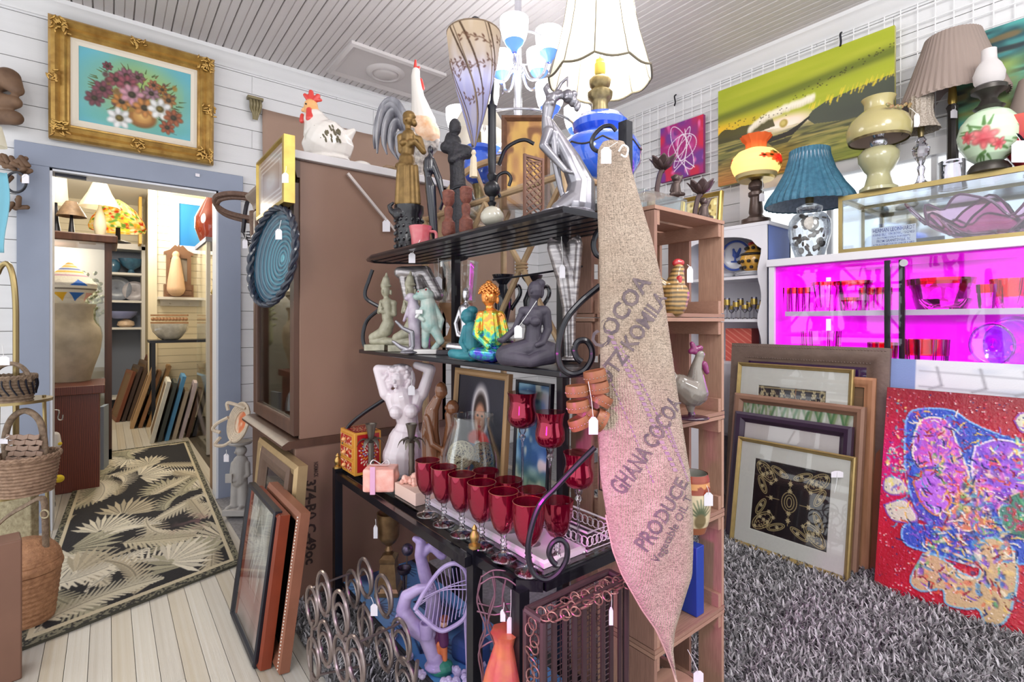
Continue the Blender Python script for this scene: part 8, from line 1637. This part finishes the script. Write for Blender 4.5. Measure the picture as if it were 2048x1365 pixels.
# glass cabinet with lamps on top
gcb = T('vitrine', 'dark wood glass vitrine in the far room', 'cabinet', (-.35, 5.9, 0)); 
for x0, x1 in ((-.02, .03), (-.78, -.73)): MB().box((x0, 5.6, 0), (x1, 5.64, 1.88)).build('post', wood_d, gcb); MB().box((x0, 6.1, 0), (x1, 6.14, 1.88)).build('post', wood_d, gcb)
MB().box((-.82, 5.56, 1.88), (.07, 6.18, 1.95)).build('cornice', wood_d, gcb, bevel=.01); MB().box((-.78, 5.6, 0), (.03, 6.14, .1)).build('plinth', wood_d, gcb); MB().box((-.73, 5.61, .1), (-.02, 5.615, 1.88)).build('glass_door', clear, gcb); MB().box((.0, 5.64, .1), (.005, 6.1, 1.88)).build('glass_side', clear, gcb); MB().box((-.78, 6.11, .1), (.03, 6.13, 1.88)).build('back', M('vit_back', (216, 206, 190), .6), gcb)
for z in (.5, .95, 1.4): MB().box((-.77, 5.63, z), (.02, 6.1, z+.008)).build('shelf', clear, gcb)
light('vitrine_lamp', (-.45, 5.85, 1.8), 14, (1, .96, .88), .04); 
fl_ = M('porcelain_flower', (226, 216, 180), .4, n=(40, 1), alt=(150, 160, 110)); f = PX(190, 620, 4.55); t = T('flower_sculpture', 'porcelain flower bouquet standing in the vitrine', 'sculpture', (*f.p(190, 700)[:2], .96)); mb = MB(); g = np.random.default_rng(6)
for j in range(40): f.e(mb, 190+g.normal()*10, 590+g.normal()*26, g.normal()*8, 6, 4, 4, g.random()*180, 8)
f.c(mb, 190, 690, 10, 190, 610, 4); mb.build('bouquet', fl_, t, remesh=2*f.k)
VT = 1.951
def flamp(label, px_, d_, base, shade, bm_, sm_, zb_=VT, **k):
    t = T('table_lamp', label, 'lamp', (*at(px_, HY, d_)[:2], zb_)); turn('base', px_, d_, base, bm_, zb_, t); B_ = max(y for y, r in base); turn('shade', px_, d_, shade, sm_, zb_+(B_-max(y for y, r in shade))*d_/FP, t, close=False, **k); return t
crs = translucent('cream_shade', .45, col=(238, 232, 214)); mica = M('mica', (96, 74, 62), .5, n=(30, 1), alt=(150, 124, 96))
d5 = 4.55
flamp('dark mica shaded lamp on the vitrine', 143, d5, [(476, 12), (472, 8), (440, 4), (428, 3)], [(432, 32), (425, 28), (408, 16), (402, 12)], MATS['iron'], mica); flamp('cream bell shaded lamp on the vitrine', 200, d5, [(476, 16), (470, 10), (450, 14), (430, 10), (414, 4), (405, 3)], [(414, 42), (406, 38), (385, 24), (360, 12), (356, 11)], M('lamp_stone', (196, 186, 160), .5), crs, lobes=8, la=.03); flamp('tall cream drum lamp left on the vitrine', 112, d5, [(476, 14), (440, 6), (404, 3)], [(406, 26), (352, 22)], MATS['iron'], crs)
c = Cv(160, 50, (206, 190, 120)); 
for j in range(900): x, y = R.random()*160, R.random()*50; c.ell(x, y, 3, 2, R.random()*3, [(226, 206, 140), (190, 60, 40), (96, 140, 60), (236, 160, 60), (230, 220, 180), (206, 190, 60)][j % 6] if y > 12 else [(110, 150, 80), (226, 210, 150)][j % 2], .95, .2)
px_ = 236; tp_ = [(462, 56), (455, 58), (440, 52), (420, 36), (406, 16), (400, 4)]; yy = np.linspace(400, 462, 50); rr_ = np.interp(yy, [p[0] for p in tp_[::-1]], [p[1] for p in tp_[::-1]])*d5*1.05/FP*.8; an = np.linspace(0, 2*pi, 160, endpoint=False); c0 = at(px_, HY, d5*1.05)
t = T('stained_glass_lamp', 'stained glass lamp with a mottled floral dome in the far room', 'lamp', (*c0[:2], 1.955)); P = np.stack([c0[0]+rr_[:, None]*np.cos(an), c0[1]+rr_[:, None]*np.sin(an), np.repeat((EYE+(HY-yy)*d5*1.05/FP)[:, None], 160, 1)], -1); pmesh('dome', translucent('stained', .5), P, c.a, t, closeu=True); MB().lathe(c0[:2], [(.1, 1.955), (.02, 1.98), (.015, 2.2)], 20).build('base', MATS['iron'], t); light('stained_bulb', (c0[0], c0[1], 2.17), 3, (1, .85, .6), .03)
# built in shelves with crockery
sh = T('alcove_shelves', 'grey alcove shelves with crockery in the far room', 'shelf', (.22, 8.9, 0)); sg_ = M('alcove_grey', (112, 118, 132), .7); sw_ = M('alcove_white', (214, 210, 204), .6)
MB().box((-.1, 9.05, 0), (.6, 9.07, 2.25)).build('back', sg_, sh); MB().box((.37, 8.7, 0), (.41, 9.05, 2.25)).build('side', sw_, sh); MB().box((-.1, 8.7, 2.2), (.45, 9.06, 2.28)).build('top', sw_, sh); MB().box((-.12, 8.7, 0), (-.08, 9.05, 2.25)).build('side', sw_, sh)
SHZ = [1.88, 1.50, 1.13]
for z in SHZ+[.18]: MB().box((-.08, 8.72, z-.03), (.37, 9.05, z)).build('shelf_board', sw_, sh)
bl_ = M('bowl_blue', (70, 116, 140), .3, n=(14, 1), alt=(40, 70, 100), coat=.5)
for nm, lab, x, z, pr, mt in (('crock_bowl', 'blue patterned footed bowl on the top alcove shelf', .26, SHZ[0], [(.05, 0), (.04, .02), (.03, .05), (.1, .1), (.15, .2), (.14, .2), (.08, .1)], bl_), ('crock_jar', 'blue jar left of the footed bowl in the alcove', .06, SHZ[0], [(.05, 0), (.08, .06), (.08, .13), (.04, .18)], bl_), ('crock_dish', 'lilac oval dish on the third alcove shelf', .16, SHZ[2]+.12, [(.1, 0), (.16, .06), (.17, .1), (.15, .1), (.09, .02)], M('lilac_china', (130, 136, 176), .3)), ('crock_teapot', 'cream lidded teapot on the low alcove shelf', .2, SHZ[2], [(.06, 0), (.1, .03), (.09, .08), (.05, .1), (.02, .12), (.005, .13)], M('tea_cream', (226, 196, 166), .3, n=(40, .3)))):
    MB().lathe((x, 8.85), [(r_, z+h_+.001) for r_, h_ in pr], 24).build(nm, mt, label=lab, cat='crockery')
for x, r_, lab in ((.1, .17, 'large blue grey plate standing in the alcove'), (.3, .14, 'pale plate standing right in the alcove')): MB().grid(np.array([[(x+r_*q*cos(a_), 8.98-.02*q*q, SHZ[1]+r_+r_*q*sin(a_)+.001) for q in (.03, .6, 1)] for a_ in np.linspace(0, 2*pi, 33)[:-1]]), True).build('alcove_plate', M('plate_%d' % (r_*100), (150, 156, 170) if r_ > .15 else (196, 190, 196), .3, n=(20, .3)), label=lab, cat='plate', solid=.006)
MB().obox((.34, 8.45, 2.55), (.03, .3, .62), ((1, 0, 0), (0, 1, 0), UP)).build('yellow_board', M('board_yellow', (226, 176, 70), .5), label='yellow edged board leaning above the alcove', cat='board')
# frames leaning on the alcove and by the chimney
def leanbox(lab, p0, p1, h, col, tilt, th=.03, group=None):
    p0, p1 = np.array([*p0, .001]), np.array([*p1, .001]); U = nrm(p1-p0); N_ = np.cross(U, UP); V = nrm(UP+N_*-tilt); w_ = np.linalg.norm(p1-p0); O_ = p0+N_*0
    return pframe('framed_canvas', lab, O_, U, V, nrm(np.cross(U, V)), w_, h, [(0, -th), (0, .004), (.02, .01), (.045, .004)], M('lf_%d_%d_%d' % col, col, .5, n=(10, .25)), None, back=.005, cat='picture', group=group)
cols = [(120, 66, 44), (70, 54, 50), (96, 76, 64), (110, 60, 48), (130, 108, 84), (160, 120, 80), (84, 70, 60)]; wds = ['first', 'second', 'third', 'fourth', 'fifth', 'sixth', 'seventh']
for j in range(7): x = .03+j*.055; leanbox('old picture frame leaning under the alcove, %s from the left' % wds[j], (x, 8.2+.05*j), (x+.05, 7.7), .62+.06*j, cols[j], .28, group='frames under the alcove')
for j in range(3): x = .2+j*.075; leanbox('pale wooden frame leaning in front of the alcove, %s from the left' % wds[j], (x+.02, 7.66), (x, 7.12), .72-.06*(j % 2), [(186, 150, 110), (150, 106, 70), (176, 136, 90)][j], .3, group='pale frames before the alcove')
for j in range(7):
    x = .36+j*.062; leanbox('canvas or frame leaning by the chimney, %s from the left' % wds[j], (x, 6.75-.04*j), (x-.03, 6.15+.02*j), [.62, .60, .66, .5, .58, .5, .56][j], [(226, 222, 212), (70, 74, 70), (84, 150, 200), (186, 170, 150), (206, 190, 196), (96, 66, 50), (46, 44, 50)][j], .24, group='canvases by the chimney')
# chimney things: blue picture, mantel, clock, table, bowl
c = Cv(60, 70, (60, 150, 206)); c.mixm(c.Y/90, (40, 110, 180), .8); c.ell(40, 30, 14, 26, .3, (110, 180, 220), .6, .6)
pframe('blue_picture', 'large blue abstract in a white frame above the mantel', (.60, 7.465, 2.06), (1, 0, 0), UP, (0, -1, 0), .56, .70, [(0, -.02), (0, .02), (.03, .024), (.09, .02), (.09, .01)], wht, c, gloss_p)
ms = T('mantel_shelf', 'white mantel shelf with pegs on the chimney breast', 'shelf', (.8, 7.4, 1.47)); MB().box((.47, 7.3, 1.475), (1.3, 7.49, 1.505)).build('board', sw_, ms); MB().box((.5, 7.46, 1.40), (1.25, 7.485, 1.475)).build('backboard', sw_, ms)
for x in (.6, .8, 1.0): MB().tube([(x, 7.46, 1.43), (x, 7.40, 1.44)], .01, 8).build('peg', sw_, ms)
t = T('mantel_clock', 'brown mantel clock with scrolled top on the mantel shelf', 'clock', (.66, 7.39, 1.506)); ckw = M('clock_wood', (130, 94, 68), .45, n=(12, .3))
MB().box((.53, 7.33, 1.506), (.83, 7.47, 1.66)).build('drawer_base', ckw, t, bevel=.004); MB().ring((.555, 7.35, 1.66), (1, 0, 0), UP, (0, -1, 0), .25, .36, [(0, -.1), (0, 0), (.04, 0), (.04, -.02)]).build('case', ckw, t); MB().box((.56, 7.40, 1.67), (.80, 7.44, 2.01)).build('dial_back', M('dial', (196, 184, 166), .5), t)
MB().prism([(0, 0), (.3, 0), (.3, .03), (.24, .06), (.19, .12), (.16, .1), (.15, .13), (.14, .1), (.11, .12), (.06, .06), (0, .03)], (.53, 7.35, 2.02), (1, 0, 0), UP, (0, 1, 0), .08).build('scroll_crest', ckw, t)
for z in (1.53, 1.59): MB().box((.55, 7.322, z), (.81, 7.33, z+.05)).build('drawer', ckw, t, bevel=.002)
f = PX(352, 545, dy(352, 7.33)); fig('angel_doll', M('doll_cream', (216, 180, 146), .7), f, [(352, 520, 8, 352, 560, 14), (352, 560, 14, 352, 578, 16)], [(352, 510, 0, 7, 8, 6)], label='cream angel doll standing before the mantel clock', cat='doll')
bt_ = T('black_table', 'black table under the mantel in the far room', 'table', (.75, 6.95, 0)); MB().box((.36, 6.8, .97), (1.1, 7.25, 1.0)).build('top', blkf, bt_)
for x in (.38, 1.06):
    for y in (6.83, 7.2): MB().box((x, y, 0), (x+.035, y+.035, .97)).build('leg', blkf, bt_)
px_, d_ = 340, 5.75; turn('crystal_bowl', px_, d_, [(672, 16), (668, 22), (655, 34), (645, 37), (640, 37), (640, 35), (655, 31)], M('cut_bowl', (206, 204, 200), .15, n=(30, .3), coat=1), 1.001, None, 'large cut crystal bowl on the black table', 'bowl', lobes=12, la=.03)
f = PX(338, 630, 5.75); f.o[2] = 1.001+(672-630)*5.75/FP; t = T('bead_tray', 'wooden bead edged tray resting on the crystal bowl', 'tray', f.p(338, 640))
for y in (623, 638): MB().bar(f.p(302, y), f.p(376, y), 3.4*f.k).build('rail', woodp, t)
for j in range(11): mb = MB(); mb.ell(f.p(306+j*6.6, 630.5), 4*f.k, n=8); mb.build('bead', woodp, t)
# right of the doorway inside: showcase, red vase, brass candlestick, tan post
sc_ = T('glass_showcase', 'narrow glass showcase just inside the doorway on the right', 'display case', (.95, 5.6, 0)); 
for x, y in ((.70, 5.3), (1.2, 5.3), (.78, 5.95), (1.2, 5.95)): MB().box((x, y, 0), (x+.03, y+.03, 1.93)).build('post', sw_, sc_)
MB().box((.69, 5.28, 1.93), (1.25, 6.0, 1.97)).build('top', M('case_grey', (150, 152, 172), .5), sc_); MB().box((.70, 5.31, 0), (.705, 5.95, 1.93)).build('glass', clear, sc_)
for z in (.7, 1.2): MB().box((.71, 5.3, z), (1.2, 5.95, z+.008)).build('shelf', clear, sc_)
turn('red_vase', 423, 5.05, [(512, 16), (505, 24), (480, 34), (460, 34), (440, 24), (420, 12), (385, 9), (370, 14)], M('vase_red', (150, 56, 36), .12, n=(8, 1), alt=(110, 36, 24), coat=1), 1.971, None, 'glossy red brown vase on the glass showcase', 'vase')
px_, d_ = 433, 3.68; t = T('brass_candlestick', 'brass candlestick on a tan post just inside the doorway', 'candlestick', (*at(px_, HY, d_)[:2], 1.42)); turn('stick', px_, d_, [(590, 10), (586, 12), (570, 5), (560, 10), (550, 4), (520, 3), (490, 4), (478, 5)], gilt_b, 1.401, t)
c0 = at(433, HY, 3.68); MB().box((c0[0]-.035, c0[1]-.03, 0), (c0[0]+.02, c0[1]+.05, 1.40)).build('tan_post', M('post_tan', (150, 118, 92), .5, n=(8, .2)), label='tan wooden post standing inside the right door jamb', cat='post', bevel=.004)
f = PX(210, 880, 4.2); MB().obox(at(208, 880, 4.15), (.03, .16, .56), (nrm((1, -.2, .05)), nrm((.2, 1, 0)), UP)).build('leaning_canvas', M('canvas_grey', (150, 160, 176), .7), label='grey blue canvas edge leaning against the wood pedestal', cat='canvas')
f = PX(118, 900, 3.3); t = T('toy_rack', 'thin wire hook rack with plush toys beside the left casing', 'rack', np.array([*f.p(118, 980)[:2], 0])); 
MB().tube([f.p(104, 800), f.p(108, 980), np.array([*f.p(110, 990)[:2], 0])], .005, 6).build('rod', nick, t); MB().tube(smoothline([f.p(104, 820), f.p(118, 822), f.p(116, 838), f.p(124, 840), f.p(126, 830)], 4), .004, 6).build('hook', nick, t)
fig('plush', M('plush_white', (230, 224, 220), .9), f, [(110, 872, 8, 112, 890, 9)], [(108, 905, 0, 6, 10, 6)], t); fig('plush_yellow', M('plush_yellow', (236, 206, 60), .9), f, [], [(118, 958, 0, 10, 8, 8), (118, 888, 0, 6, 4, 5)], t)
